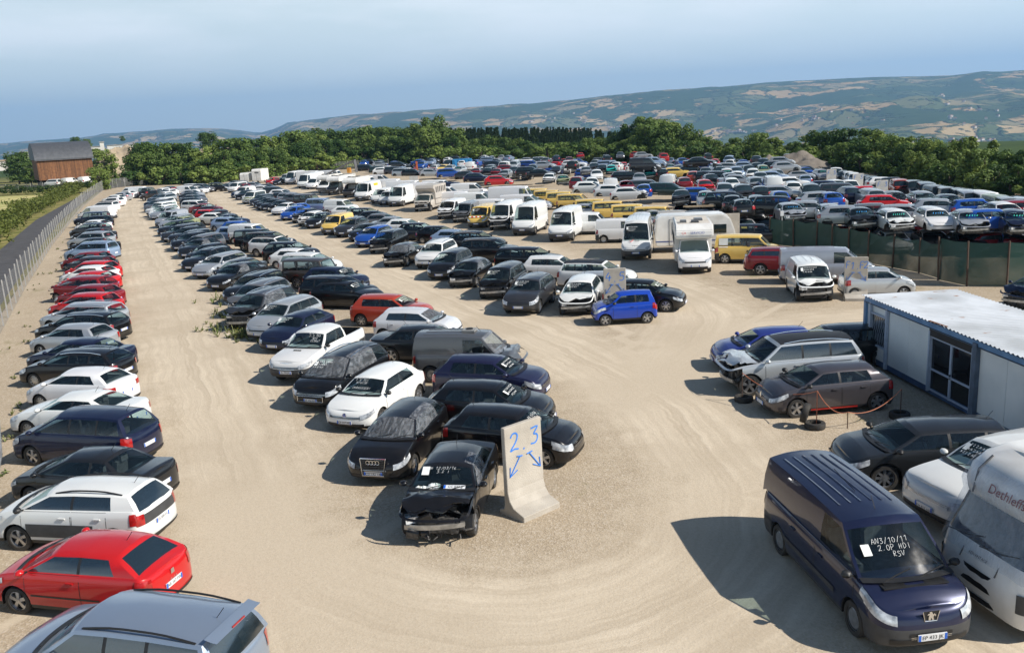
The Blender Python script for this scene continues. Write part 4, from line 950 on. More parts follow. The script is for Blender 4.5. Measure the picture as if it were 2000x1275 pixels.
def terrain_mat():
    m = bpy.data.materials.new('grass_and_fields'); nt, b = nodes_of(m); N = nt.nodes; K = nt.links
    g = N.new('ShaderNodeNewGeometry')
    ln = N.new('ShaderNodeVectorMath'); ln.operation = 'LENGTH'; K.new(g.outputs['Position'], ln.inputs[0])
    far = N.new('ShaderNodeMapRange'); far.inputs['From Min'].default_value = 330; far.inputs['From Max'].default_value = 480; K.new(ln.outputs['Value'], far.inputs['Value'])
    px = N.new('ShaderNodeSeparateXYZ'); K.new(g.outputs['Position'], px.inputs[0]); pxr = N.new('ShaderNodeMapRange'); pxr.inputs['From Min'].default_value = 52; pxr.inputs['From Max'].default_value = 64; K.new(px.outputs['X'], pxr.inputs['Value'])
    fx = N.new('ShaderNodeMath'); fx.operation = 'MAXIMUM'; K.new(far.outputs[0], fx.inputs[0]); K.new(pxr.outputs[0], fx.inputs[1]); far = fx
    wp = N.new('ShaderNodeTexNoise'); wp.inputs['Scale'].default_value = .0022; wp.inputs['Detail'].default_value = 4; K.new(g.outputs['Position'], wp.inputs['Vector'])
    sc = N.new('ShaderNodeVectorMath'); sc.operation = 'SCALE'; sc.inputs['Scale'].default_value = 420; K.new(wp.outputs['Color'], sc.inputs[0])
    ad = N.new('ShaderNodeVectorMath'); ad.operation = 'ADD'; K.new(g.outputs['Position'], ad.inputs[0]); K.new(sc.outputs[0], ad.inputs[1])
    fl = N.new('ShaderNodeMapping'); fl.inputs['Scale'].default_value = (1, .72, 0); K.new(ad.outputs[0], fl.inputs['Vector'])
    vo = N.new('ShaderNodeTexVoronoi'); vo.inputs['Scale'].default_value = .0062; K.new(fl.outputs[0], vo.inputs['Vector'])
    ve = N.new('ShaderNodeTexVoronoi'); ve.feature = 'DISTANCE_TO_EDGE'; ve.inputs['Scale'].default_value = .0062; K.new(fl.outputs[0], ve.inputs['Vector'])
    bw = N.new('ShaderNodeSeparateColor'); K.new(vo.outputs['Color'], bw.inputs[0])
    rp = N.new('ShaderNodeValToRGB'); e = rp.color_ramp; e.interpolation = 'CONSTANT'
    e.elements[0].position = 0; e.elements[0].color = (.40, .28, .13, 1); e.elements[1].position = .22; e.elements[1].color = (.10, .125, .045, 1)
    for p, c in ((.42, (.27, .225, .11)), (.55, (.07, .095, .035)), (.75, (.15, .155, .065)), (.88, (.46, .34, .17))): q = e.elements.new(p); q.color = (*c, 1)
    K.new(bw.outputs[0], rp.inputs[0])
    fo = N.new('ShaderNodeTexNoise'); fo.inputs['Scale'].default_value = .0019; fo.inputs['Detail'].default_value = 9; fo.inputs['Roughness'].default_value = .62; K.new(g.outputs['Position'], fo.inputs['Vector'])
    wood = N.new('ShaderNodeMapRange'); wood.inputs['From Min'].default_value = .505; wood.inputs['From Max'].default_value = .525; K.new(fo.outputs['Fac'], wood.inputs['Value'])
    hg = N.new('ShaderNodeMapRange'); hg.inputs['From Min'].default_value = .085; hg.inputs['From Max'].default_value = .04; K.new(ve.outputs['Distance'], hg.inputs['Value'])
    tn = N.new('ShaderNodeTexNoise'); tn.inputs['Scale'].default_value = .02; tn.inputs['Detail'].default_value = 5; K.new(g.outputs['Position'], tn.inputs['Vector'])
    tm = N.new('ShaderNodeMapRange'); tm.inputs['From Min'].default_value = .60; tm.inputs['From Max'].default_value = .66; K.new(tn.outputs['Fac'], tm.inputs['Value'])
    hm = N.new('ShaderNodeMapRange'); hm.inputs['From Min'].default_value = .42; hm.inputs['From Max'].default_value = .55; K.new(tn.outputs['Fac'], hm.inputs['Value'])
    h2 = N.new('ShaderNodeMath'); h2.operation = 'MULTIPLY'; K.new(hg.outputs[0], h2.inputs[0]); K.new(hm.outputs[0], h2.inputs[1])
    mx1 = N.new('ShaderNodeMath'); mx1.operation = 'MAXIMUM'; K.new(wood.outputs[0], mx1.inputs[0]); K.new(h2.outputs[0], mx1.inputs[1])
    mx2 = N.new('ShaderNodeMath'); mx2.operation = 'MAXIMUM'; K.new(mx1.outputs[0], mx2.inputs[0]); K.new(tm.outputs[0], mx2.inputs[1])
    nm = N.new('ShaderNodeMapRange'); nm.inputs['From Min'].default_value = 1900; nm.inputs['From Max'].default_value = 1500; K.new(ln.outputs['Value'], nm.inputs['Value'])
    mx3 = N.new('ShaderNodeMath'); mx3.operation = 'MAXIMUM'; K.new(mx2.outputs[0], mx3.inputs[0]); K.new(nm.outputs[0], mx3.inputs[1]); mx2 = mx3
    wcol = N.new('ShaderNodeMixRGB'); wcol.inputs[1].default_value = (.022, .045, .014, 1); wcol.inputs[2].default_value = (.065, .10, .028, 1); K.new(tn.outputs['Fac'], wcol.inputs[0])
    x1 = N.new('ShaderNodeMixRGB'); K.new(mx2.outputs[0], x1.inputs[0]); K.new(rp.outputs[0], x1.inputs[1]); K.new(wcol.outputs[0], x1.inputs[2])
    n2 = N.new('ShaderNodeTexNoise'); n2.inputs['Scale'].default_value = .35; n2.inputs['Detail'].default_value = 8; n2.inputs['Roughness'].default_value = .7; K.new(g.outputs['Position'], n2.inputs['Vector'])
    gr = N.new('ShaderNodeValToRGB'); gr.color_ramp.elements[0].position = .35; gr.color_ramp.elements[0].color = (.10, .12, .03, 1); gr.color_ramp.elements[1].position = .65; gr.color_ramp.elements[1].color = (.30, .25, .10, 1); K.new(n2.outputs['Fac'], gr.inputs[0])
    x2 = N.new('ShaderNodeMixRGB'); K.new(far.outputs[0], x2.inputs[0]); K.new(gr.outputs[0], x2.inputs[1]); K.new(x1.outputs[0], x2.inputs[2])
    K.new(x2.outputs[0], b.inputs['Base Color']); b.inputs['Roughness'].default_value = .95; b.inputs['Specular IOR Level'].default_value = .1
    bp = N.new('ShaderNodeBump'); bp.inputs['Strength'].default_value = 1; bp.inputs['Distance'].default_value = 14; K.new(mx2.outputs[0], bp.inputs['Height']); K.new(bp.outputs[0], b.inputs['Normal'])
    return m
def build_terrain():
    azs = [-52+i*.42 for i in range(int(104/.42)+1)]; rs = [0]
    r = 40
    while r < 300: rs.append(r); r += 45
    while r < 15500: rs.append(r); r *= 1.052
    rows = []; m = MB(); tm = terrain_mat()
    for r in rs: rows.append([(r*math.sin(R(a)), r*math.cos(R(a))-30*(r < 1), terrain_h(a, r)) for a in azs])
    m.grid(rows, tm); o = m.build('ground', smooth=60); tag(o, kind='structure')
build_terrain()
# asphalt road, verge and field on the left
def strip(name, left, right, z, m, kind='structure'):
    mb = MB(); mb.grid([[(x, y, z) for x, y in left], [(x, y, z) for x, y in right]], m); o = mb.build(name); tag(o, kind=kind); return o
road_l = [(-26, 20), (-31, 38), (-36.5, 53), (-49.6, 85.6), (-64.4, 120.8), (-75.6, 151.5), (-90.5, 193), (-97, 214), (-97, 226), (-84, 246), (-60, 262)]
road_r = [(-18.5, 18), (-22.4, 33), (-28.0, 45.2), (-46.6, 87.6), (-60, 119), (-70.4, 145.7), (-89.5, 195.6), (-91.5, 208), (-88, 220), (-78, 238), (-58, 252)]
strip('asphalt_road', road_l, road_r, .02, mat('asphalt', (.075, .072, .074), .9, c2=(.052, .05, .052), scale=.8, bump=.3, bscale=18))
def field_mat():
    m = mat('mown_field', (.40, .36, .11), .95, c2=(.24, .27, .065), scale=.09); nt = m.node_tree
    b = nt.nodes['Principled BSDF']; old = b.inputs['Base Color'].links[0].from_socket; t = nt.nodes.new('ShaderNodeTexCoord'); mp = nt.nodes.new('ShaderNodeMapping'); mp.inputs['Rotation'].default_value = (0, 0, R(-24)); mp.inputs['Scale'].default_value = (.55, .02, 1)
    n = nt.nodes.new('ShaderNodeTexNoise'); n.inputs['Scale'].default_value = 1.0; n.inputs['Detail'].default_value = 3; nt.links.new(t.outputs['Object'], mp.inputs[0]); nt.links.new(mp.outputs[0], n.inputs['Vector'])
    mr = nt.nodes.new('ShaderNodeMapRange'); mr.inputs['From Min'].default_value = .4; mr.inputs['From Max'].default_value = .62; nt.links.new(n.outputs['Fac'], mr.inputs['Value'])
    x = nt.nodes.new('ShaderNodeMixRGB'); x.inputs[2].default_value = (.50, .42, .18, 1); nt.links.new(mr.outputs[0], x.inputs[0]); nt.links.new(old, x.inputs[1]); nt.links.new(x.outputs[0], b.inputs['Base Color']); return m
strip('mown_field', [(-150, 60), (-150, 100), (-155, 150), (-165, 205)], [(-34, 40), (-56, 88), (-82, 148), (-100, 192)], -.1, field_mat())

# ------------------------------------------------------------------ vegetation
def leaf_mat(name, c1, c2):
    m = bpy.data.materials.new(name); nt, b = nodes_of(m); N = nt.nodes; K = nt.links; MATS[name] = m
    oi = N.new('ShaderNodeObjectInfo'); g = N.new('ShaderNodeNewGeometry'); t = N.new('ShaderNodeTexCoord')
    n = N.new('ShaderNodeTexNoise'); n.inputs['Scale'].default_value = .9; n.inputs['Detail'].default_value = 4; K.new(t.outputs['Object'], n.inputs['Vector'])
    a = N.new('ShaderNodeMath'); a.operation = 'ADD'; K.new(n.outputs['Fac'], a.inputs[0]); s = N.new('ShaderNodeMath'); s.operation = 'MULTIPLY_ADD'; s.inputs[1].default_value = .8; s.inputs[2].default_value = -.36; K.new(oi.outputs['Random'], s.inputs[0]); K.new(s.outputs[0], a.inputs[1])
    mr = N.new('ShaderNodeMapRange'); mr.inputs['From Min'].default_value = .25; mr.inputs['From Max'].default_value = .75; K.new(a.outputs[0], mr.inputs['Value'])
    x = N.new('ShaderNodeMixRGB'); x.inputs[1].default_value = (*c1, 1); x.inputs[2].default_value = (*c2, 1); K.new(mr.outputs[0], x.inputs[0]); K.new(x.outputs[0], b.inputs['Base Color'])
    b.inputs['Roughness'].default_value = .6; b.inputs['Specular IOR Level'].default_value = .25
    o = N['Material Output']; tr = N.new('ShaderNodeBsdfTranslucent'); K.new(x.outputs[0], tr.inputs[0]); mx = N.new('ShaderNodeMixShader'); mx.inputs[0].default_value = .28
    K.new(b.outputs[0], mx.inputs[1]); K.new(tr.outputs[0], mx.inputs[2]); K.new(mx.outputs[0], o.inputs[0]); return m
LEAF = leaf_mat('broad_leaves', (.065, .115, .022), (.19, .25, .055)); LEAFD = leaf_mat('oak_leaves', (.043, .088, .018), (.13, .19, .042)); PINE = leaf_mat('pine_needles', (.022, .048, .020), (.055, .092, .034)); HEDGE = leaf_mat('hedge_leaves', (.035, .065, .012), (.15, .17, .035))
BARK = mat('bark', (.09, .07, .05), .9, var=.4, scale=4)
def leaves(mb, c, rad, n, size, m, rnd, flat=.8):
    for _ in range(n):
        d = Vector((rnd.gauss(0, 1), rnd.gauss(0, 1), rnd.gauss(0, 1))).normalized(); r = rad*rnd.uniform(.45, 1)**.6
        p = Vector(c)+Vector((d.x*r, d.y*r, d.z*r*flat)); nn = (d+Vector((rnd.uniform(-.6, .6), rnd.uniform(-.6, .6), rnd.uniform(-.2, .9)))).normalized()
        a = nn.orthogonal().normalized(); a = Matrix.Rotation(rnd.uniform(0, 6.28), 3, nn) @ a; b = nn.cross(a); s = size*rnd.uniform(.6, 1.35)
        mb.face([p-a*s-b*s*.3, p+b*s*.75-a*s*.1, p+a*s, p-b*s*.75+a*s*.1], m)
def tree_proto(seed, m, h=10, w=7, n=46, per=84, size=.27, shape='round', trunk=.2):
    rnd = random.Random(seed); crown = MB(); tr = MB(); H = h
    tr.tube([(0, 0, -.4), (rnd.uniform(-.1, .1), rnd.uniform(-.1, .1), H*trunk), (rnd.uniform(-.3, .3), rnd.uniform(-.3, .3), H*.55), (rnd.uniform(-.4, .4), rnd.uniform(-.4, .4), H*.85)], [.26, .2, .13, .04], BARK, 7)
    for k in range(n):
        t = rnd.random(); z = lerp(trunk*.8, .97, t)
        if shape == 'round': rad = math.sqrt(max(0, 1-((z-.55)/.47)**2))
        elif shape == 'tall': rad = math.sqrt(max(0, 1-((z-.5)/.52)**2))*.9
        else: rad = max(0.05, 1-z)*1.15
        a = rnd.uniform(0, 6.28); q = rnd.uniform(.35, 1)**.7*rad*w/2*rnd.uniform(.75, 1.12)
        c = (q*math.cos(a), q*math.sin(a), z*H); cr_ = lerp(.95, 1.5, rnd.random())*w/7*(1 if shape != 'cone' else .75)
        leaves(crown, c, cr_, per, size, m, rnd)
        if k % 5 == 0: tr.tube([(0, 0, max(H*trunk, z*H-1.8)), (c[0]*.5, c[1]*.5, z*H-.7), c], [.09, .06, .02], BARK, 5)
    return crown.mesh('crown', merge=False), tr.mesh('trunk', 50)
def conifer_proto(seed, h=11, w=3.6):
    rnd = random.Random(seed); crown = MB(); tr = MB(); tr.tube([(0, 0, -.4), (0, 0, h*.97)], [.2, .02], BARK, 6)
    for k in range(17):
        t = k/16; z = lerp(.16, .985, t)*h; rad = (1-t)**.8*w/2+.12
        for j in range(int(7+10*(1-t))):
            a = rnd.uniform(0, 6.28); L_ = rad*rnd.uniform(.7, 1.15); d = Vector((math.cos(a), math.sin(a), -.28)); s = Vector((-math.sin(a), math.cos(a), 0))
            for q in (.35, .7, 1.0):
                p = Vector((0, 0, z+rnd.uniform(-.2, .2)))+d*L_*q; wd = .34*(1.2-q*.6); crown.face([p-d*.35-s*wd, p+d*.42, p-d*.35+s*wd], PINE)
                crown.face([p-d*.3-Vector((0, 0, wd)), p+d*.4, p-d*.3+Vector((0, 0, wd*.6))], PINE)
    return crown.mesh('crown', merge=False), tr.mesh('trunk', 50)
PROT = [tree_proto(1, LEAFD, 10, 8), tree_proto(2, LEAF, 9, 7.5), tree_proto(3, LEAFD, 9, 7), tree_proto(4, LEAF, 10, 6, shape='tall'), tree_proto(5, LEAFD, 11, 9, n=52), tree_proto(6, LEAF, 12, 4, shape='tall', n=36, size=.3)]
BUSH = [tree_proto(11, LEAF, 3.4, 4.6, n=16, per=70, size=.24, trunk=.06), tree_proto(12, LEAFD, 4, 5, n=18, per=70, size=.25, trunk=.06)]
def plant(kind, pr, hp, pos, h, label, cat, group, wfac=1.0):
    e = empty(kind, pos, random.uniform(0, 6.28)); s = h/hp; e.scale = (s*wfac, s*wfac, s); tag(e, label, cat, group)
    for nm, me in zip(('crown', 'trunk'), pr): link(nm, me, e)
    return e
PH = [10, 9, 9, 10, 11, 12]
TOP = [(235, 312), (250, 300), (280, 292), (320, 288), (350, 292), (380, 305), (420, 292), (450, 282), (480, 300), (500, 287), (540, 273), (580, 271), (620, 269), (660, 264), (700, 263), (740, 260), (780, 262), (820, 252), (840, 240), (860, 255), (900, 280), (940, 276), (980, 279), (1020, 287), (1060, 290), (1100, 288), (1150, 278), (1180, 281), (1210, 262), (1240, 246), (1275, 238), (1310, 250), (1340, 264), (1370, 277), (1410, 290), (1440, 280), (1470, 266), (1500, 277), (1530, 292), (1560, 284), (1600, 270), (1640, 264), (1680, 270), (1720, 280), (1760, 282), (1800, 292), (1830, 300), (1870, 292), (1905, 275), (1930, 312), (1960, 318), (2010, 314), (2060, 312)]
BASE = [(230, 362), (420, 356), (500, 347), (700, 324), (1000, 318), (1300, 317), (1500, 322), (1600, 328), (1700, 338), (1780, 350), (1880, 367), (2060, 392)]
SIDE = [(250, 'at the left end of'), (480, 'left of the white trailers in'), (700, 'behind the parked vans in'), (1000, 'behind the far left scrap stacks in'), (1200, 'in front of the pines in'), (1420, 'beside the biggest round tree in'), (1560, 'just left of the spoil heap in'), (1740, 'behind the spoil heap in'), (2100, 'behind the old 4x4s in')]
HT = ['low', 'medium', 'tall']; SHN = ['dark spreading', 'light green rounded', 'dark bushy', 'light green upright', 'broad dark', 'slender light green']
def put_trees():
    rnd = random.Random(21); u = 272; used = {}; n = 0
    lst = []
    while u < 2050:
        vb = interp(BASE, u); vt = interp(TOP, u); lst.append((u, vb, vt, 0)); u += rnd.uniform(15, 25)*(1.0 if u < 1500 else 1.35)
    for u, vb, vt, _ in lst:
        for layer in range(2):
            uu = u+rnd.uniform(-9, 9)+layer*8; p = gp(uu, vb-3*layer, 0); dirv = Vector((p.x, p.y, 0)).normalized(); p += dirv*(6*layer+rnd.uniform(0, 3)); p.z = -.4
            d = depth(p); h = (vb-vt+2*layer)/FPX*d*(rnd.uniform(.93, 1.04) if layer else rnd.uniform(.60, .9))+.5
            if layer and u > 1880 and u < 1925: k = 5
            else: k = rnd.choice([0, 1, 2, 3, 4, 0, 2])
            if abs(u-1275) < 14 and layer: k = 4
            w = rnd.uniform(.95, 1.25) if k != 5 else 1
            n += 1
            plant('tree', PROT[k], PH[k], p, h, 'tree %s, %s from the left in the line behind the yard' % ('taller at the back' if layer else 'lower in front', ordinal((n+1)//2)), 'tree', 'trees behind the yard', w)
    u = 262; n = 0
    while u < 2040:
        vb = interp(BASE, u); p = gp(u, vb+1.5, 0); p.z = -.3; d = depth(p); n += 1
        plant('bush', BUSH[n % 2], (3.4, 4)[n % 2], p, rnd.uniform(2.2, 3.8)*d/200+.6, 'low green bush at the edge of the yard, %s from the left' % ordinal(n), 'bush', 'bushes along the yard edge', 1.3)
        u += rnd.uniform(22, 36)
put_trees()
# single trees left of the yard and on the spoil ground
for u, vb, vt, k, lb in ((38, 358, 297, 4, 'round dark tree in front of the grey concrete works left of the barn'), (62, 360, 318, 2, 'small tree between the concrete works and the wooden barn'), (205, 345, 293, 1, 'tree leaning over the right end of the wooden barn'), (150, 292, 268, 0, 'far dark tree group rising behind the barn roof'), (172, 292, 272, 2, 'small far tree right of the group behind the barn roof'), (240, 276, 266, 2, 'tiny far tree on the skyline above the white works'), (410, 300, 258, 4, 'tall dark tree standing clear on the rise left of centre'), (195, 372, 328, 1, 'bright bush tree at the foot of the rubble slope'), (225, 364, 338, 2, 'low tree beside the grey wall beyond the fence')):
    far = {150: 480, 172: 480, 240: 900, 410: 320}.get(u)
    p = gp(u, vb, 0)
    if far:
        q = _fw+CR*((u-IMW/2)/FPX)-CU*((vb-IMH/2)/FPX); p = Vector((0, 0, CAMH))+q*far
    d = depth(p); plant('tree', PROT[k], PH[k], (p.x, p.y, p.z-.3), (vb-vt)/FPX*d, lb, 'tree', None, 1.25)
# conifer plantation: one far wood
def pine_wood():
    rnd = random.Random(3); protos = [conifer_proto(s) for s in (31, 32, 33)]; V = []; F = []; Mi = []
    import itertools
    mats = [PINE, BARK]
    data = [([v.co.copy() for v in me.vertices], [tuple(p.vertices) for p in me.polygons], mi) for pr in protos for me, mi in zip(pr, (0, 1))]
    n = 0
    for i in range(430):
        u = rnd.uniform(560, 1215); far = rnd.uniform(285, 400); q = _fw+CR*((u-IMW/2)/FPX)-CU*((interp([(560, 268), (1215, 236)], u)-IMH/2)/FPX)
        q = Vector((q.x, q.y, 0)).normalized()*far; topv = interp([(560, 274), (660, 259), (860, 254), (1000, 251), (1150, 252), (1215, 264)], u)+rnd.uniform(-3, 4)
        el = (_fw+CR*((u-IMW/2)/FPX)-CU*((topv-IMH/2)/FPX)); zt = CAMH+el.z/math.hypot(el.x, el.y)*far
        h = rnd.uniform(9, 12.5); s = h/11; a = rnd.uniform(0, 6.28); ca, sa = math.cos(a)*s, math.sin(a)*s
        for k in (0, 1):
            vs, fs, mi = data[(i % 3)*2+k]; i0 = len(V)
            V.extend([(v.x*ca-v.y*sa+q.x, v.x*sa+v.y*ca+q.y, v.z*s+zt-h) for v in vs]); F.extend([tuple(x+i0 for x in f) for f in fs]); Mi.extend([mi]*len(fs))
    me = bpy.data.meshes.new('pines'); me.from_pydata(V, [], F); [me.materials.append(m) for m in mats]; me.polygons.foreach_set('material_index', Mi)
    tag(link('pine_plantation', me), 'dark conifer plantation rising behind the broadleaved tree line', 'conifer wood', kind='stuff')
pine_wood()
# hedge along the far side of the road
def hedge(name, line, w, h, label, n, m=HEDGE):
    rnd = random.Random(len(line)*7+n); mb = MB()
    for i in range(n):
        t = rnd.random()*(len(line)-1); k = int(t); f = t-k; x, y = lerp(line[k][0], line[k+1][0], f), lerp(line[k][1], line[k+1][1], f)
        hh = h*(.6+.55*abs(fbm(x*.13, y*.13, 2, 3))*2); c = (x+rnd.gauss(0, w*.28), y+rnd.gauss(0, w*.28), rnd.uniform(.15, .85)*hh)
        leaves(mb, c, .5, 15, .15, m, rnd)
    o = mb.build(name, merge=False); tag(o, label, 'hedge')
hedge('hedge', [(-36, 46), (-40, 57), (-53.5, 88), (-68, 122), (-79, 152), (-93, 190), (-99, 205)], 3.2, 2.3, 'long overgrown green hedge between the asphalt road and the mown field', 2100)
hedge('hedge', [(-101, 200), (-125, 208), (-150, 214), (-175, 220)], 3.0, 2.2, 'dark green hedge at the far end of the field in front of the barn', 800)
# weeds: uncountable
def weeds():
    rnd = random.Random(8); mb = MB(); yel = mat('yellow_flowers', (.65, .55, .04), .6, var=.2); gr = mat('weed_green', (.10, .14, .03), .7, c2=(.2, .2, .07), scale=6)
    spots = [((-13.8, 43.5), 1.3, 60), ((-12.9, 41.2), .8, 50), ((-15.2, 46.2), 1.3, 40), ((-17, 51), 1.1, 16), ((-11.5, 40), .6, 10)]
    for i in range(60):
        y = rnd.uniform(16, 130); spots.append(((interp(XL, y)+rnd.uniform(.3, 3.5), y), .35, 2))
    for (x, y), r, n in spots:
        for _ in range(n):
            px, py = x+rnd.gauss(0, r*.6), y+rnd.gauss(0, r*.6); h = rnd.uniform(.1, .4)*(1.3 if n > 15 else .6)
            for k in range(5):
                a = rnd.uniform(0, 6.28); d = Vector((math.cos(a), math.sin(a), 0)); s = Vector((-d.y, d.x, 0))*.03; b = Vector((px, py, 0)); t = b+d*h*.6+Vector((0, 0, h*rnd.uniform(.5, 1.1)))
                mb.face([b-s, b+s, t+s*.3, t-s*.3], gr)
                q = b.lerp(t, .7); mb.face([q-s*1.6, q+d*.06, q+s*1.6, q-d*.06+Vector((0, 0, .03))], gr)
            if n > 15 and rnd.random() < .3:
                mb.face([t+Vector((-.025, 0, .0)), t+Vector((0, -.025, .01)), t+Vector((.025, 0, .0)), t+Vector((0, .025, .01))], yel)
    tag(mb.build('weeds', merge=False), 'sparse green weeds and yellow flowers growing in the gravel', 'weeds', kind='stuff')
weeds()
def villages():
    rnd = random.Random(4); mb = MB(); wl = mat('house_wall', (.62, .58, .52), .8, var=.2, scale=.1); rf = mat('house_roof', (.3, .16, .1), .8, var=.3, scale=.1)
    for cu, cv, su, sv, n in ((1420, 260, 55, 3, 34), (1230, 250, 40, 4, 26), (1900, 283, 60, 8, 40), (1600, 236, 120, 20, 20), (1880, 215, 80, 30, 16), (1100, 232, 120, 12, 14)):
        for _ in range(n):
            u, v = cu+rnd.gauss(0, su*.5), cv+rnd.gauss(0, sv*.5); d = _fw+CR*((u-IMW/2)/FPX)-CU*((v-IMH/2)/FPX); az = math.degrees(math.atan2(d.x, d.y)); hd = math.hypot(d.x, d.y); r = 1200; prev = None
            while r < 9000:
                if CAMH+d.z/hd*r < terrain_h(az, r): break
                r += 25
            if r >= 9000: continue
            x, y, z = r*math.sin(R(az)), r*math.cos(R(az)), terrain_h(az, r); s = rnd.uniform(8, 14); M = Matrix.Rotation(rnd.uniform(0, 3), 3, 'Z')
            mb.box((x, y, z+3), (s*1.3, s, 7), wl, M); mb.box((x, y, z+8), (s*1.4, s*1.1, 3), rf, M, .55)
    tag(mb.build('village_houses', merge=False), 'scattered pale village houses on the far valley slopes', 'houses', kind='stuff')
villages()
# ------------------------------------------------------------------ nearest vehicles, one by one
def writing(root, txt, size, m, M, name='writing', shear=0.0, lab=None):
    o = link(name, text_mesh(txt, size, m, .0, shear=shear), root); o.matrix_local = M; return o
def sub(root, name, mb, smooth=None, c=None):
    o = mb.build(name, root, smooth)
    if c: o.color = c
    return o
def paintc(c): return (*COL[c][1], COL[c][2])
def fplate(root, sp, txt, rear=False, v=.36):
    sh = Shape(sp, 0); p = sh.P(0, v, .033) if not rear else sh.P(sh.N-1.01, .52, .028)
    M = frame((p.x, 0, p.z), (0, 1 if not rear else -1, 0), (0, 0, 1)); return writing(root, txt, .092, INK, M, 'plate_number')
def hero(kind, key, sp, opt, u, v, yawdeg, c, label, lod=0, cat='car', xy=None, group=None):
    yaw = R(yawdeg); pos = xy or roof_pos(u, v, sp, yaw)
    r = place(kind, key, sp, lod, tuple(sorted(opt)), pos, yaw, c, label, cat, group); return r, Shape(sp, 0), CACHE[(key, lod, tuple(sorted(opt)))][2]
def patch(root, sh, x0, x1, v0, v1, m, off, side, name, nu=6, nv=3, col_=None):
    b = MB(); sh.patch(b, sh.s_x(x0), sh.s_x(x1), v0, v1, m, off, side, nu, nv); return sub(root, name, b, 35, col_)
PC = 'parked_car'
# fence row, nearest three
sp = S(L=4.66, W=1.88, H=1.72, wb=2.74, fo=.86, wr=.37, zs=.3, zn=.86, zc=1.12, zr=1.2, zt=1.12, xc=1.15, xw=.42, xr=-1.98, xb=-2.2, split=[-.2, -1.0], we=(-2.05, -1.9), rails=TRIM, tumble=.78)
r, sh, wm = hero(PC, 'H1', sp, ('dark',), 317, 1191, 163, (.30, .37, .47, .5), 'silver blue SUV with black roof rails, cut off at the bottom left corner')
b = MB(); rows = []
for i in range(5):
    y = lerp(-.62, .62, i/4); rows.append([(-2.02, y, 1.70), (-2.16, y, 1.685-.02*(y/.62)**2), (-2.25, y, 1.655), (-2.20, y, 1.63)])
b.grid(rows, PAINT); sub(r, 'tail_spoiler', b, 40, (.30, .37, .47, .5)); b = MB(); b.box((-2.235, 0, 1.668), (.02, .34, .03), TAIL); sub(r, 'brake_light', b)
sp = dict(TYPES['x'], L=3.953, W=1.7, H=1.44, wb=2.46, fo=.80, zt=.96, xw=.25, xr=-1.15, xb=-1.72, split=[-.38], we=(-1.22, -.98))
r, sh, wm = hero(PC, 'H2', sp, ('dark', 'strip'), 0, 0, 165.3, 'r', 'bright red three-door hatchback beside the silver blue SUV in the fence row', xy=(-9.05, 16.76)); fplate(r, sp, 'AB 267 FW', True)
for sg in (1, -1):
    for a in (.30, .48):
        pass
b = MB(); p = sh.P(sh.N-1.01, .83, .02); b.box((p.x, 0, p.z), (.02, .11, .1), CHROME, top=.8); sub(r, 'tailgate_badge', b)
M_ = frame((p.x+.0-.012, 0, p.z-.15), (0, -1, 0), (0, 0, 1)); writing(r, 'I B I Z A', .07, CHROME, M_, 'badge_letters')
sp = dict(TYPES['h'], L=4.157, W=1.73, H=1.5, wb=2.6, fo=.85, rails=TRIM, zn=.82, zc=1.05, zr=1.08, zt=1.0, xc=1.15, xw=.35, xr=-1.62, xb=-1.95, split=[-.28], we=(-1.3, -1.22), tumble=.80, wr=.33, zs=.25)
r, sh, wm = hero(PC, 'H3', sp, ('crash2', 'dark', 'blackmirror'), 0, 0, 168.8, 'w', 'white crossover with black padded door panels, third car of the fence row', xy=(-10.58, 19.76)); fplate(r, sp, 'ES 589 FX', True)
for s_ in (1, -1): patch(r, sh, .92, -.85, .22, .62, GREYP, .022, s_, 'door_cushion', 8, 3)
b = MB()
for s_ in (1, -1): sh.patch(b, sh.s_y(0, False), sh.s_y(.70*.865, False), .62, .93, GREYP, .012, s_, 6, 2)
sub(r, 'tailgate_panel', b, 35)
# crash barrier on the ground
def barrier():
    pts = [(-9.6, 11.6), (-9.9, 14.9), (-11.9, 18.6), (-15.3, 25.4), (-17.4, 29.0)]; e = empty('guard_rail', (*pts[0], 0)); tag(e, 'galvanised steel crash barrier along the noses of the nearest fence-row cars', 'guard rail')
    b = MB(); rows = []
    for k, (dx, z) in enumerate(((0, .42), (.05, .47), (.05, .53), (0, .58), (.05, .63), (.05, .69), (0, .74))): rows.append([(x-pts[0][0]+dx-.55, y-pts[0][1]+dx*.4, z-.22) for x, y in pts])
    g = mat('galvanised', (.42, .44, .46), .45, .6, c2=(.3, .3, .3), scale=3); b.grid(rows, g); sub(e, 'barrier_beam', b, 30)
    for (x, y) in [(lerp(a[0], c[0], f), lerp(a[1], c[1], f)) for a, c in zip(pts, pts[1:]) for f in (0, .5)]:
        b = MB(); b.box((x-pts[0][0]-.62, y-pts[0][1], .22), (.1, .08, .6), g); sub(e, 'barrier_post', b)
barrier()
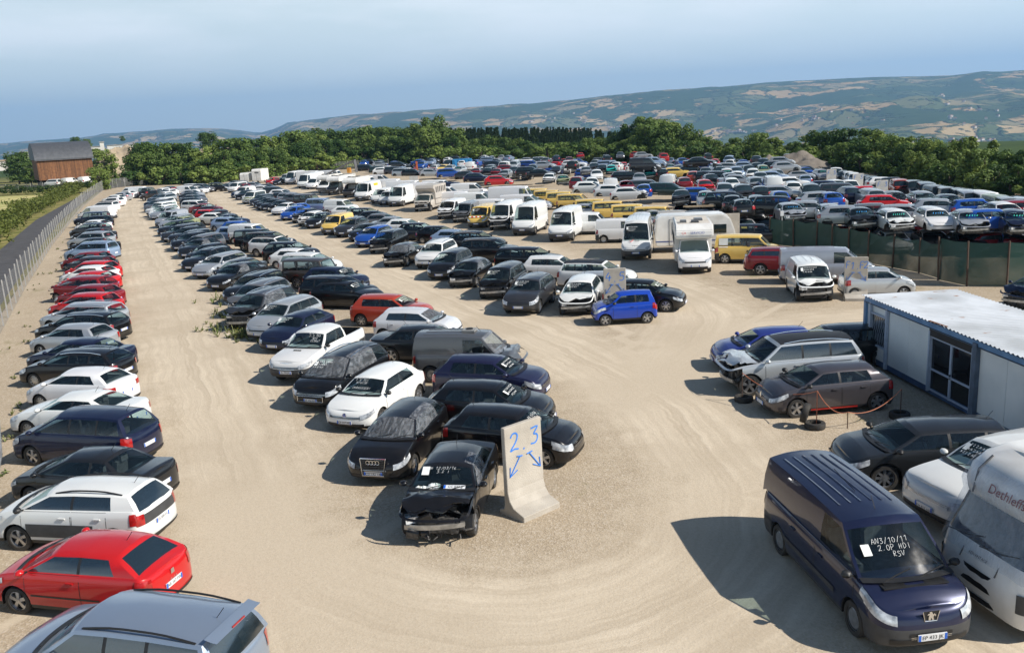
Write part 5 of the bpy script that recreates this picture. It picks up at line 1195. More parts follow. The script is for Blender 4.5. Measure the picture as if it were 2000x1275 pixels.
# slab 2.3 group, left row
sp = dict(TYPES['s'], L=4.55, W=1.77, H=1.43); blk = 'k'
r, sh, wm = hero(PC, 'A4', sp, ('crash', 'film', 'film_side'), 884, 880, -99, 'k', 'black crashed saloon with crumpled bonnet, front-most car beside concrete slab 2.3')
handwrite(r, ['AN 12/03/16', '3.2 I'], wm(-.1, .78), .08, wd=.08)
b = MB(); M = wm(-.7, .70); b.face([M @ Vector(q) for q in ((-.09, -.13, 0), (.09, -.13, 0), (.09, .13, 0), (-.09, .13, 0))], STICK); sub(r, 'paper_sticker', b)
b = MB(); M = wm(.42, .14); b.face([M @ Vector(q) for q in ((-.26, -.055, .01), (.26, -.055, .01), (.26, .055, .01), (-.26, .055, .01))], PLATE); b.face([M @ Vector(q) for q in ((-.26, -.05, .013), (-.21, -.05, .013), (-.21, .05, .013), (-.26, .05, .013))], PBLUE); sub(r, 'loose_number_plate', b); writing(r, 'CC 073 JJ', .09, INK, M @ Matrix.Translation((.02, 0, .014)), 'plate_number')
b = MB(); rr = random.Random(2)
for i in range(9):
    c = (wm(-.45, .12) @ Vector((rr.uniform(-.22, .22), rr.uniform(-.02, .1), -.16))); rows = []
    for k in range(6): rows.append([c+Vector((math.sin(math.pi*k/5)*math.cos(j*1.047), math.sin(math.pi*k/5)*math.sin(j*1.047), math.cos(math.pi*k/5)))*.13*rr.uniform(.8, 1.2) for j in range(6)])
    b.grid(rows, STICK, close=True)
sub(r, 'deflated_airbag', b, 60)
sp = dict(TYPES['h'], L=4.29, W=1.77, H=1.42, wb=2.58, fo=.9, xr=-1.5, xb=-1.95, split=[-.2, -1.05], we=(-1.6, -1.4), grille=(.02, .45, .42), spokes=7)
r, sh, wm = hero(PC, 'A3', sp, ('film',), 793, 791, -104, 'k', 'black hatchback with filmed windscreen and tall chrome grille beside the crashed saloon'); fplate(r, sp, 'CD 142 TR')
b = MB(); x0 = sh.P(0, .5, .03).x
fr = [(-.36, .80), (.36, .80), (.30, .34), (-.30, .34)]
b.tube([(x0-.05*(z > .6), y, z) for y, z in fr+fr[:1]], .022, CHROME, 6); sub(r, 'grille_frame', b)
b = MB(); b.face([(x0-.012-.05*(z > .6), y, z) for y, z in fr], TRIM)
for i in range(7): b.box((x0+.0-.02*(i/7), 0, .42+.055*i), (.02, .62, .012), GREYP)
sub(r, 'grille_mesh', b)
for k in range(4):
    b = MB(); y = -.135+.09*k; b.tube([(x0-.015, y+.055*math.cos(a), .70+.055*math.sin(a)) for a in [i*math.pi/7 for i in range(15)]], .0105, CHROME, 5, cap=False); sub(r, 'badge_ring', b)
sp = dict(TYPES['x'], L=4.2, W=1.786, H=1.48, wb=2.575, fo=.88, spokes=9)
r, sh, wm = hero(PC, 'GF', sp, ('blackmirror',), 0, 0, -112.2, 'w', 'white three-door hatchback with round badge between two black filmed cars', xy=(-4.66, 28.28)); fplate(r, sp, 'CP 327 XE')
handwrite(r, ['AN 2011/5', '1.4 TSI', 'RIV/SR', '', 'CARROSSERI'], wm(-.3, .85), .085)
p = sh.P(0, .80, .03); b = MB(); b.lathe([(.075, -.01), (.075, .012), (.062, .014), (.06, .006), (.002, .006)], [CHROME, CHROME, PBLUE, PBLUE], 16, 'x', (p.x, 0, p.z)); sub(r, 'round_badge', b, 40)
for t_, dz in (('V', .024), ('W', -.024)): writing(r, t_, .062, CHROME, frame((p.x+.02, 0, p.z+dz), (0, 1, 0), (0, 0, 1)), 'badge_letter')
sp = dict(TYPES['m'], L=4.37, W=1.84, H=1.64, wb=2.61, fo=.93, zn=.86, wr=.34, zs=.26, rails=CHROME)
r, sh, wm = hero(PC, '3008', sp, ('film', 'text'), 684, 678, -111, 'k', 'black crossover wrapped in plastic film between the white pickup and white hatchback'); fplate(r, sp, 'EF 456 RR')
b = MB()
for z in (.44, .62): b.tube([(sh.P(0, .45, .03).x, y, z) for y in (-.5, 0, .5)], .016, CHROME, 6)
for y in (-.5, .5): b.tube([(sh.P(0, .45, .03).x, y, .44), (sh.P(0, .45, .03).x, y, .62)], .016, CHROME, 6)
sub(r, 'grille_frame', b)
sp = dict(TYPES['p'], L=5.2, bed=1)
r, sh, wm = hero('parked_pickup', 'HX', sp, ('blackmirror',), 0, 0, -108.5, 'w', 'white extended-cab pickup with a black lined cargo bed', cat='pickup', xy=(-7.86, 34.51)); fplate(r, sp, 'EL 796 JF')
handwrite(r, ['BIO MUS', '2.5 TDD', 'RSV', '123867'], wm(.48, .82), .09)
b = MB(); z0 = sh.zd(1.9)+.062
for y in (-.13, -.045, .045, .13): b.box((1.62, y-.0, sh.zd(1.62)+.075), (.07, .055, .03), TRIM)
sub(r, 'bonnet_scoop_slot', b)
b = MB(); b.tube([(sh.P(0, .98, .02).x+.01-.09*(y/.5)**2, y, sh.P(0, .98, 0).z-.03) for y in [i/5*.5-.5 for i in range(11)]], .028, CHROME, 6); b.tube([(sh.P(0, .62, .03).x-.07*(y/.45)**2, y, .58+.1) for y in [i/5*.45-.45 for i in range(11)]], .02, CHROME, 6); sub(r, 'chrome_grille_frame', b)
# slab 2.3 group, right row
sp = dict(TYPES['x'], L=3.95, W=1.68, H=1.46, zn=.74)
r, sh, wm = hero(PC, 'PO', sp, ('film', 'film_side', 'noplate', 'blackmirror'), 967, 793, -22, 'k', 'black three-door hatchback behind concrete slab 2.3 with filmed side window')
handwrite(r, ['AN 07/06', '1.2 I', 'RSV'], wm(-.3, .72), .09)
for s_ in (1, -1):
    for k in range(1): 
        b = MB(); sh.patch(b, sh.s_y(.55*.84), sh.s_x(1.45), .60, .90, LAMP, .02, s_, 6, 3); sub(r, 'round_headlight', b, 40)
sp = dict(TYPES['h'], L=4.03, W=1.75, H=1.47, zn=.72)
r, sh, wm = hero(PC, '207', sp, ('text',), 925, 744, -17, 'k', 'black hatchback with marker writing, second from slab 2.3 in its right row')
sp = dict(TYPES['h'], L=4.08, W=1.73, H=1.52, zn=.80, zc=1.03)
r, sh, wm = hero(PC, 'SD', sp, ('film', 'film_side', 'text'), 929, 693, -19, (.012, .013, .045, .1), 'dark navy hatchback with film over the side window, beside the grey van')
sp = dict(TYPES['v'], L=4.42, W=1.83, H=1.84, bump=PAINT, wr=.33)
r, sh, wm = hero('parked_van', 'TC', sp, ('crash', 'noglass', 'film'), 884, 646, -14, (.11, .115, .12, .35), 'grey crashed panel van with roof vent and film over the nose', cat='van')
b = MB(); b.box((.0, 0, 1.86), (.5, .5, .06), mat('vent_grey', (.3, .3, .29), .6, var=.2)); b.lathe([(.13, 1.89), (.13, 1.93), (.01, 1.94)], TRIM, 12, 'z'); sub(r, 'roof_vent', b)
sp = dict(TYPES['s'], L=4.7, W=1.84, H=1.45, spokes=5, wr=.34)
r, sh, wm = hero(PC, 'JA', sp, (), 816, 635, -16, 'c', 'charcoal saloon with red tail light half hidden behind the grey panel van')
sp = dict(TYPES['h'], L=3.97, W=1.68, H=1.46)
r, sh, wm = hero(PC, 'WP', sp, ('film', 'dark'), 793, 601, -16, (.66, .67, .69, .1), 'white hatchback with filmed roof and windscreen between red and charcoal cars')
# middle: 4.5 block, microcar
sp = TYPES['a']
r, sh, wm = hero('microcar', 'AX', sp, ('noplate', 'blackmirror'), 0, 0, -178, (.008, .055, .42, .1), 'small bright blue two-seater microcar in front of concrete slab 4.5', cat='microcar', xy=(5.28, 40.05))
b = MB(); rows = []; rr = random.Random(3)
for i in range(7):
    x = lerp(.70, 1.42, i/6); rows.append([(x, y, sh.zd(x)+.10-.10*(y/.7)**4-.25*(abs(y) > .68)+rr.uniform(-.012, .012)) for y in [-.74, -.69, -.5, -.25, 0, .25, .5, .69, .74]])
b.grid(rows, FILM); sub(r, 'plastic_film', b, 80)
# parked in front of the site office
sp = S(L=4.95, W=1.93, H=1.8, wb=3.05, fo=.86, wr=.38, zs=.3, zn=.93, zc=1.15, zr=1.2, zt=1.14, xc=1.2, xw=.5, xr=-1.95, xb=-2.25, split=[-.2, -1.15], we=(-2.08, -1.86), rails=CHROME, spokes=5, tumble=.80)
r, sh, wm = hero(PC, 'GL', sp, ('crash', 'dark', 'darkroof'), 1580, 653, -177.3, (.52, .54, .56, .4), 'silver crashed SUV with glass roof and torn nose in front of the site office')
sp = dict(TYPES['h'], L=4.06, W=1.73, H=1.45, wb=2.59, fo=.85, split=[-.22], spokes=5)
r, sh, wm = hero(PC, 'CL', sp, ('blackmirror',), 0, 0, -174.6, (.085, .078, .085, .5), 'metallic grey hatchback with diamond badge beside the tyres and rope', xy=(9.73, 26.48))
p = sh.P(0, .80, .03); b = MB(); b.face([(p.x+.01, 0, p.z-.13), (p.x+.03, .055, p.z), (p.x+.0, 0, p.z+.13), (p.x+.03, -.055, p.z)], CHROME); sub(r, 'diamond_badge', b)
for s_ in (1, -1): patch(r, sh, .75, -.75, .02, .085, mat('red_stripe', (.5, .02, .015), .4, var=.2), .016, s_, 'sill_stripe', 6, 1)
sp = dict(TYPES['h'], L=4.0, H=1.46)
r, sh, wm = hero(PC, 'BH', sp, (), 1524, 639, 178, (.02, .035, .20, .2), 'blue hatchback almost hidden behind the silver crashed SUV')
r, sh, wm = hero(PC, 'BE', TYPES['e'], ('noplate',), 1676, 632, 176, 'k', 'black estate car half hidden behind the corner of the site office')
sp = S(L=4.53, W=1.87, H=1.51, wb=2.73, fo=.94, wr=.35, xc=1.2, xw=.4, xr=-1.6, xb=-2.05, split=[-.25, -1.15], we=(-1.75, -1.45), zn=.76, zc=1.02, zr=1.06, zt=1.0, spokes=8)
r, sh, wm = hero(PC, 'DS', sp, ('noplate', 'blackmirror'), 1858, 819, 177.5, (.028, .030, .033, .4), 'charcoal five-door hatchback with damaged nose behind the dark blue van')
b = MB(); rr = random.Random(9)
for k in range(14): b.box((2.05+rr.uniform(-.1, .16), rr.uniform(-.75, .3), rr.uniform(.3, .62)), (rr.uniform(.06, .2), rr.uniform(.1, .3), rr.uniform(.04, .14)), rr.choice([JUNK, TRIM, GREYP]), Matrix.Rotation(rr.uniform(-.5, .5), 3, 'X'))
sub(r, 'torn_bumper', b)
sp = S(L=4.8, W=1.98, H=1.75, wb=2.92, fo=.85, wr=.38, zs=.3, zn=.98, zc=1.16, zr=1.25, zt=1.15, xc=1.1, xw=.4, xr=-1.85, xb=-2.2, split=[-.2, -1.1], we=(-2.0, -1.85), tumble=.78, grille=(.40, .58, .66), rn=.42)
r, sh, wm = hero(PC, 'RR', sp, ('text',), 0, 0, -164, 'w', 'white luxury SUV squeezed behind the motorhome', xy=(11.25, 18.6)); fplate(r, sp, 'EM 815 MP', v=.30)
writing(r, 'RANGE  ROVER', .12, GREYP, frame((sh.P(0, 1, 0).x-.12, 0, sh.P(0, 1, 0).z+.05), (0, 1, 0), (-.8, 0, .2)), 'bonnet_letters')
# dark blue van, bottom right
sp = dict(TYPES['E'], grille=(.15, .24, .40), spokes=0)
r, sh, wm = hero('parked_van', 'EX', sp, ('noplate',), 0, 0, -83.3, (.010, .015, .048, .25), 'dark navy blue panel van with marker writing on its windscreen', cat='van', xy=(6.54, 15.76))
b = MB(); p = sh.P(0, .34, .03); b.box((p.x, 0, p.z), (.025, .52, .115), PLATE)
for y in (-.235, .235): b.box((p.x+.004, y, p.z), (.022, .045, .112), PBLUE)
sub(r, 'number_plate', b); writing(r, 'EP 433 JK', .098, INK, frame((p.x+.017, 0, p.z), (0, 1, 0), (0, 0, 1)), 'plate_number')
handwrite(r, ['AN3/10/11', '2.0P HDI', 'RSV'], wm(-.16, .62), .098, wd=.07)
b = MB(); M = wm(-.72, .50); b.face([M @ Vector(q) for q in ((-.08, -.12, .0), (.08, -.12, .0), (.08, .10, .0), (-.08, .10, .0))], STICK); sub(r, 'paper_sticker', b)
p = sh.P(0, .90, .02); b = MB(); b.face([(p.x+.02, y, p.z+z) for y, z in ((-.15, .09), (-.10, -.09), (.10, -.09), (.15, .09))], TRIM); b.tube([(p.x+.025, y, p.z+z) for y, z in ((-.15, .09), (-.105, -.09), (.105, -.09), (.15, .09))], .011, CHROME, 5)
sub(r, 'grille_badge', b)
lion = [(-.045, -.075), (-.01, -.07), (-.005, -.02), (.02, -.07), (.05, -.075), (.035, -.01), (.06, .02), (.075, -.01), (.085, .02), (.05, .05), (.03, .03), (.02, .055), (.0, .085), (-.04, .08), (-.03, .055), (-.06, .05), (-.075, .02), (-.035, .025), (-.05, -.02)]
b = MB(); b.face([(p.x+.034, y, p.z+z) for y, z in lion], CHROME); sub(r, 'lion_badge', b)
b = MB()
for y0, y1 in ((-.55, -.18), (.18, .55)):
    for k in range(5): b.box((1.92+.03*k, (y0+y1)/2, sh.zd(1.92+.03*k)+.062), (.012, y1-y0, .02), TRIM)
b.box((1.99, 0, sh.zd(1.99)+.045), (.17, 1.2, .02), TRIM); sub(r, 'bonnet_grille', b)
for s_ in (1, -1): patch(r, sh, 1.0, -2.2, .30, .42, GREYP, .02, s_, 'rubbing_strip', 10, 1)
b = MB(); b.tube([(-.1, 0, 1.95), (-.95, 0, 2.07)], .008, TRIM, 5); sub(r, 'roof_aerial', b)
# beyond the yard entrance
r, sh, wm = hero('parked_van', 'KG', dict(TYPES['z']), ('blackmirror', 'noplate'), 1442, 457, -19, 'y', 'yellow delivery van with missing front door beside the white motorhome', 1, 'van'); 
b = MB(); sh.patch(b, sh.s_x(1.1), sh.s_x(-.1), .06, 1.0, TRIM, .012, -1, 8, 3); sub(r, 'opening_shade_patch', b); b = MB(); b.box((.25, -.62, .75), (.5, .45, .2), SEAT); b.box((0, -.62, 1.05), (.18, .45, .6), SEAT); sub(r, 'seat', b)  # black patch over the door paints in the opening's shaded interior
b = MB(); sh.patch(b, sh.s_x(-1.25), sh.s_x(-1.8), .95, 1.0, STICK, .02, -1, 2, 1); b.face([(-1.25, -.86, 1.2), (-1.8, -.85, 1.2), (-1.8, -.80, 1.62), (-1.25, -.81, 1.62)], STICK); sub(r, 'white_panel', b)
r, sh, wm = hero(PC, 'RX', dict(TYPES['u'], H=1.56), ('dark',), 1507, 483, -16, 'd', 'dark red crossover behind the long silver van', 1)
r, sh, wm = hero('parked_van', 'VT', dict(TYPES['E'], bump=PAINT, L=5.15), (), 1587, 483, -14, (.36, .38, .42, .4), 'long silver panel van behind the crashed white van', 1, 'van')
r, sh, wm = hero('parked_van', 'WK', dict(TYPES['v'], bump=PAINT), ('crash', 'text'), 1577, 505, -99, 'w', 'white small van with its front stripped, left of concrete slab F1.F2', 1, 'van')
r, sh, wm = hero(PC, 'C1', dict(TYPES['c'], rn=.5), ('noplate',), 1695, 522, -5, 's', 'small silver car behind concrete slab F1.F2', 1)
r, sh, wm = hero(PC, 'DB', dict(TYPES['m']), ('crash',), 0, 0, -162, 'n', 'dark blue crashed car at the right edge above the site office', 1, xy=(24.3, 38.6))
# ------------------------------------------------------------------ concrete marker slabs
CONC = mat('concrete', (.47, .43, .37), .85, c2=(.37, .335, .285), scale=1.7, bump=.25, bscale=30); SPRAY = mat('blue_spray_paint', (.03, .23, .78), .6, var=.25, scale=7)
def slab(pos, yaw, w, h, txt, label, arrows=True, foot=.62, pale=None):
    e = empty('concrete_slab', (pos[0], pos[1], 0), yaw); tag(e, label, 'concrete slab', 'numbered concrete slabs')
    prof = [(-.28, 0), (-.28, .10), (-.10, .16), (-.07, .30), (-.06, h), (.06, h), (.075, .62), (.13, .42), (.26, .26), (foot, .15), (foot, 0)]
    b = MB(); b.grid([[(x, -w/2, z) for x, z in prof], [(x, 0, z) for x, z in prof], [(x, w/2, z) for x, z in prof]], pale or CONC)
    for s_ in (-1, 1): b.face([(x, s_*w/2, z) for x, z in prof], pale or CONC)
    me = b.mesh('slab'); bm = bmesh.new(); bm.from_mesh(me); bmesh.ops.bevel(bm, geom=[ed for ed in bm.edges if len(ed.link_faces) == 2 and ed.calc_face_angle(0) > 1.0], offset=.012, segments=1, affect='EDGES'); bm.to_mesh(me); bm.free()
    link('wall_panel', me, e)
    if txt:
        b = MB(); strokes(b, txt, frame((.066, 0, h*.81), (0, 1, 0), (0, 0, 1)) @ Matrix.Translation((0, 0, .004)), h*(.19 if len(txt) < 4 else .165), SPRAY, .13, .05, 3, 1.1 if len(txt) < 4 else .85); b.build('painted_number', e, merge=False)
    if arrows:
        for s_ in (-1, 1):
            b = MB(); A = Vector((.08, s_*w*.13, h*.64)); B = Vector((.08, s_*w*.42, h*.44)); r_ = .013*h/2
            b.tube([A, B], r_, SPRAY, 4); b.tube([A+Vector((0, -w*.07*s_, -.005)), A+Vector((0, w*.08*s_, .02))], r_, SPRAY, 4)
            b.tube([B+Vector((0, -s_*w*.02, h*.11)), B, B+Vector((0, -s_*w*.21, h*.055))], r_, SPRAY, 4); sub(e, 'painted_arrow', b)
    b = MB(); b.lathe([(.018, .068), (.001, .068)], INK, 8, 'x', (0, 0, h*.46)); sub(e, 'lifting_hole', b); return e
fa = Vector((.94, .81)).normalized(); nrm = Vector((fa.y, -fa.x))
c0 = Vector((.47, 19.67))-nrm*.58
slab(c0, math.atan2(nrm.y, nrm.x), 1.2, 2.25, '2.3', 'grey concrete slab with blue 2.3 and arrows beside the black crashed saloon')
p = gp(1200, 524, 2.2); slab((p.x, p.y), R(-93), 1.08, 2.2, '4.5', 'grey concrete slab with blue 4.5 and arrows behind the blue microcar')
p = gp(1673, 502, 2.1); slab((p.x, p.y), R(-104), 1.08, 2.1, 'F1.F2', 'grey concrete slab with blue F1.F2 and arrows beside the silver car')
WCONC = mat('pale_concrete', (.66, .65, .62), .8, c2=(.55, .54, .5), scale=2)
for uv, lb in (((1624, 331), 'pale concrete slab with faint blue writing, farthest of three down the yard lane'), ((1676, 339), 'pale concrete slab with faint blue writing, middle of three down the yard lane'), ((1723, 352), 'pale concrete slab with faint blue writing, nearest of three down the yard lane')):
    p = gp(uv[0], uv[1], 2.2); slab((p.x, p.y), R(-100), 1.1, 2.2, 'F.3', lb, False, pale=WCONC)
p = gp(1426, 417, 2.4); slab((p.x, p.y), R(-100), 1.3, 2.4, '', 'blank grey concrete slab behind the caravan', False)
p = gp(808, 344, 1.6); slab((p.x, p.y), R(-100), 1.6, 1.6, '', 'pale low concrete slab between white vans and scrap stacks', False, pale=WCONC)
# ------------------------------------------------------------------ vans, campers and trucks of the middle lot
def front_pos(u, v, sp, yawdeg):
    p = gp(u, v, 0); a = R(yawdeg); return (p.x-sp['L']/2*math.cos(a), p.y-sp['L']/2*math.sin(a))
def van(u, v, t, yawdeg, c, opt, label, sp=None, key=None):
    sp = sp or TYPES[t]; pos = front_pos(u, v, sp, yawdeg)
    return place('parked_van', key or t, sp, lod_for(pos), tuple(sorted(opt)), pos, R(yawdeg), c, label, 'van', 'vans in the middle lot'), Shape(sp, 1), CACHE[(key or t, lod_for(pos), tuple(sorted(opt)))][2]
r, sh, wm = van(1242, 510, 'V', -102, 'w', ('text',), 'tall white van with red tick logo on its bonnet beside the caravan')
M = frame((2.45, 0, sh.zd(2.45)+.075), (0, 1, 0), (-.9, 0, .45)); b = MB(); b.tube([M @ Vector(q) for q in ((-.42, .05, .02), (-.33, -.1, .02), (-.18, .14, .02))], .022, mat('red_logo', (.6, .02, .02), .5, var=.1), 5); sub(r, 'tick_logo', b)
writing(r, 'DA', .22, INK, M @ Matrix.Translation((.08, .0, .02)), 'bonnet_logo'); writing(r, 'IVECO', .16, GREYP, frame((sh.P(0, .97, .03).x-.02, 0, sh.P(0, .97, 0).z-.02), (0, 1, 0), (-.2, 0, .9)), 'brand_letters')
r, sh, wm = van(1093, 474, 'V', -106, 'w', ('text',), 'white high van with red lettering over the windscreen', dict(TYPES['V'], H=2.5), 'V2')
writing(r, '@ OTTIMPRIA', .2, mat('red_logo', (.6, .02, .02), .5), frame((1.47, 0, 2.25), (0, 1, 0), (-.55, 0, .8)), 'roof_letters')
van(1020, 462, 'V', -107, 'w', (), 'tallest plain white van right of the torn white van')
van(972, 452, 'V', -108, 'w', ('crash',), 'tall white van with torn front bumper right of the yellow van', dict(TYPES['V'], H=2.45), 'V3')
r, sh, wm = van(930, 447, 'E', -106, 'y', ('text',), 'yellow service van with red and white striped bonnet', dict(TYPES['E'], H=2.0), 'EY')
b = MB(); rdm = mat('red_logo', (.6, .02, .02), .5)
for k in range(7):
    y = -.7+.2*k; x0 = 2.28; b.face([(x0, y, sh.zd(x0)+.075), (x0, y+.2, sh.zd(x0)+.075), (x0-.16, y+.12, sh.zd(x0-.16)+.085), (x0-.16, y-.08, sh.zd(x0-.16)+.085)], rdm if k % 2 else STICK)
sub(r, 'hazard_stripes', b)
van(898, 437, 'E', -106, 'a', ('crash',), 'grey and black van with smashed nose beside the yellow van')
van(867, 430, 'E', -107, 'w', ('crash', 'noglass'), 'white crumpled van with sagging windscreen left of the grey smashed van')
van(770, 405, 'V', -106, 'w', ('text',), 'tall white van with roof rack left of the beige horse truck')
van(735, 399, 'E', -106, 'w', ('text',), 'white van with dark grille left of the roof-rack van'); van(750, 402, 'v', -106, 'w', (), 'small white van squeezed beside the roof-rack van')
r, sh, wm = van(704, 394, 'V', -106, 'w', (), 'white van with yellow panel high on its side')
b = MB(); b.face([(-.2, .86, 1.95), (-1.6, .86, 1.95), (-1.6, .83, 2.3), (-.2, .83, 2.3)], mat('yellow_panel', (.75, .48, .02), .5, var=.1)); sub(r, 'yellow_panel', b)
van(605, 370.6, 'E', -106, 'w', (), 'white low van in front of the tall white vans, far left'); van(589, 369, 'V', -106, 'w', (), 'tall white van with roof bars beside the first motorhome')
van(600, 366, 'V', -106, 'w', (), 'tall white van behind the white low van'); van(564, 361.6, 'V', -106, 'w', (), 'tallest white van at the far left of the van row')
van(552, 358, 'v', -106, 'w', (), 'small white van at the far left end of the van row')
# second rank behind, seen over the roofs
for u, v, t, yw, c, o, lb in ((640, 333, 'V', -14, 'w', (), 'grey white van roof with crane arm before it'), (751, 350, 'V', -14, 'w', (), 'long white van lying across behind the roof-rack van'), (817, 357, 'V', -14, 'w', (), 'long white van across behind the horse truck'), (847, 352, 'E', -14, 'w', ('nowheels',), 'white van body under the blue scrap hatchback'), (872, 356, 'E', -14, 'n', ('nowheels',), 'dark blue van body under the white scrap hatchback'), (905, 358, 'E', -14, 'w', ('nowheels',), 'white van body under the grey scrap hatchback'),
   (884, 374, 'E', -14, 'w', (), 'white van with open rear behind the crumpled van'), (916, 376, 'E', -14, 'w', (), 'white parcel van with purple letters behind the grey smashed van'), (992, 364, 'V', -14, 'w', (), 'white van with large dark side window before the yellow wrecks'), (951, 389, 'E', -14, 'w', (), 'white van with red zigzag logo behind the yellow service van'), (1199, 427, 'v', -12, 'w', ('blackmirror',), 'small white van half hidden behind the tick-logo van'), (1137, 415, 'v', -13, 'w', ('blackmirror',), 'small white van with black bumper right of the red-lettered van'), (600, 334, 'V', -14, 'w', (), 'tall white van across behind the roof-bar van'), (700, 345, 'V', -14, 'w', (), 'white van across behind the black-cab motorhome'), (730, 342, 'E', -14, 'w', (), 'white van across behind the yellow panel van'), (785, 353, 'V', -14, 'w', (), 'white van across between roof-rack van and horse truck'), (855, 365, 'E', -14, 'w', (), 'white van across directly right of the horse truck'), (966, 373, 'E', -14, 's', (), 'silver van across between the parcel van and windowed white van'), (1008, 380, 'E', -14, 'w', (), 'white van across behind the torn white van'), (1253, 416, 'v', -100, 'w', (), 'white small van directly behind the tick-logo van')):
    sp = TYPES[t]; yaw = R(yw); pos = roof_pos(u, v, sp, yaw); place('parked_van', t, sp, lod_for(pos, 20, 110), o, pos, yaw, c, lb, 'van', 'vans across behind the front vans')
hero(PC, 'sv', TYPES['s'], (), 1141, 398, 158, 's', 'silver saloon seen from behind between white vans and yellow wrecks', 1)
hero(PC, 'h', TYPES['h'], (), 1035, 385, -16, 's', 'silver hatchback roof in front of the yellow van wrecks', 1)
hero(PC, 'm', TYPES['m'], (), 1312, 411, -12, 't', 'beige people carrier behind the caravan', 1); hero(PC, 'u', TYPES['u'], (), 1366, 411, -12, 'c', 'black SUV with planks on its roof behind the caravan', 1)
hero(PC, 'e', TYPES['e'], (), 1457, 437, -12, 'c', 'dark grey estate car between the caravan and the green netting', 1); hero(PC, 'h', TYPES['h'], (), 1275, 409, -100, 's', 'silver hatchback tail behind the tick-logo van', 1)
hero(PC, 'rdc', TYPES['c'], (), 534, 346, -106, 'r', 'small red van-like car at the far end near the white trailers', 1); hero(PC, 'bkc', TYPES['h'], (), 550, 346.5, -106, 'k', 'small black car beside the red one at the far end', 1)
hero(PC, 'u', TYPES['u'], (), 420, 357, -12, 'k', 'large black SUV alone at the far end of the second lane', 1); hero(PC, 'j', TYPES['j'], (), 285, 366, 80, 'k', 'black 4x4 with rear spare wheel at the far corner by the trees', 1); hero(PC, 'p', TYPES['p'], (), 303, 371, 170, 'm', 'brown stripped pickup chassis at the far corner', 2)
# yellow van wrecks
n = 0
for u, v, z_ in ((1022, 366, 0), (1045, 366, 0), (1066, 369, 0), (1090, 372, 0), (1112, 376, 0), (1150, 386, 0), (1185, 390, 0), (1223, 396, 0), (1270, 400, 0), (1394, 421, 0)):
    n += 1; yaw = R(-12+random.uniform(-4, 4)); sp = dict(TYPES['z'], nwin=3); pos = roof_pos(u, v, sp, yaw)
    r = place('scrap_van', 'yz', sp, 1, ('noplate', 'nowheels', 'noglass'), pos, yaw, 'y', 'yellow stripped van body, %s from the left in the yellow wreck line' % ordinal(n), 'scrap van', 'yellow van wrecks', z=-.12)
    sh = Shape(sp, 1)
    if n % 3 != 1:
        b = MB(); sh.patch(b, sh.s_x(1.1 if n % 2 else .05), sh.s_x(-.12 if n % 2 else -.95), .06, 1.0, TRIM, .012, -1, 6, 3); sub(r, 'opening_shade_patch', b)  # dark patch on the flank, shade of a doorless opening put in as colour
# coachbuilt bodies
CAMP = mat('motorhome_white', (.80, .79, .76), .35, coat=.4, c2=(.64, .62, .58), scale=1.2); BLUES = mat('blue_stripe', (.03, .07, .25), .5, var=.1); CAMG = mat('motorhome_grey', (.12, .12, .125), .4, coat=.3, var=.2)
def prism(prof, w, m, name, parent, bev=.06, y0=0):
    b = MB(); b.face([(x, y0-w/2, z) for x, z in prof], m); b.face([(x, y0+w/2, z) for x, z in prof][::-1], m); n_ = len(prof)
    for i in range(n_):
        (x, z), (x2, z2) = prof[i], prof[(i+1) % n_]; b.face([(x, y0-w/2, z), (x, y0+w/2, z), (x2, y0+w/2, z2), (x2, y0-w/2, z2)], m)
    me = b.mesh(name)
    if bev:
        bm = bmesh.new(); bm.from_mesh(me); bmesh.ops.bevel(bm, geom=[e for e in bm.edges if e.calc_face_angle(0) > .3], offset=bev, segments=2, affect='EDGES'); bm.to_mesh(me); bm.free()
    me.polygons.foreach_set('use_smooth', [True]*len(me.polygons)); me.set_sharp_from_angle(angle=R(35)); return link(name, me, parent)
CABSP = S(L=5.6, W=2.02, H=2.05, wb=3.7, fo=.95, wr=.35, zs=.3, zn=.98, zc=1.28, zr=1.28, zt=1.2, xc=2.1, xw=1.35, xr=.45, xb=.35, split=[.7], we=(.5, .5), nwin=1, rwin=0, tumble=.86, bump=PAINT, lamp=(.6, .95, .4))
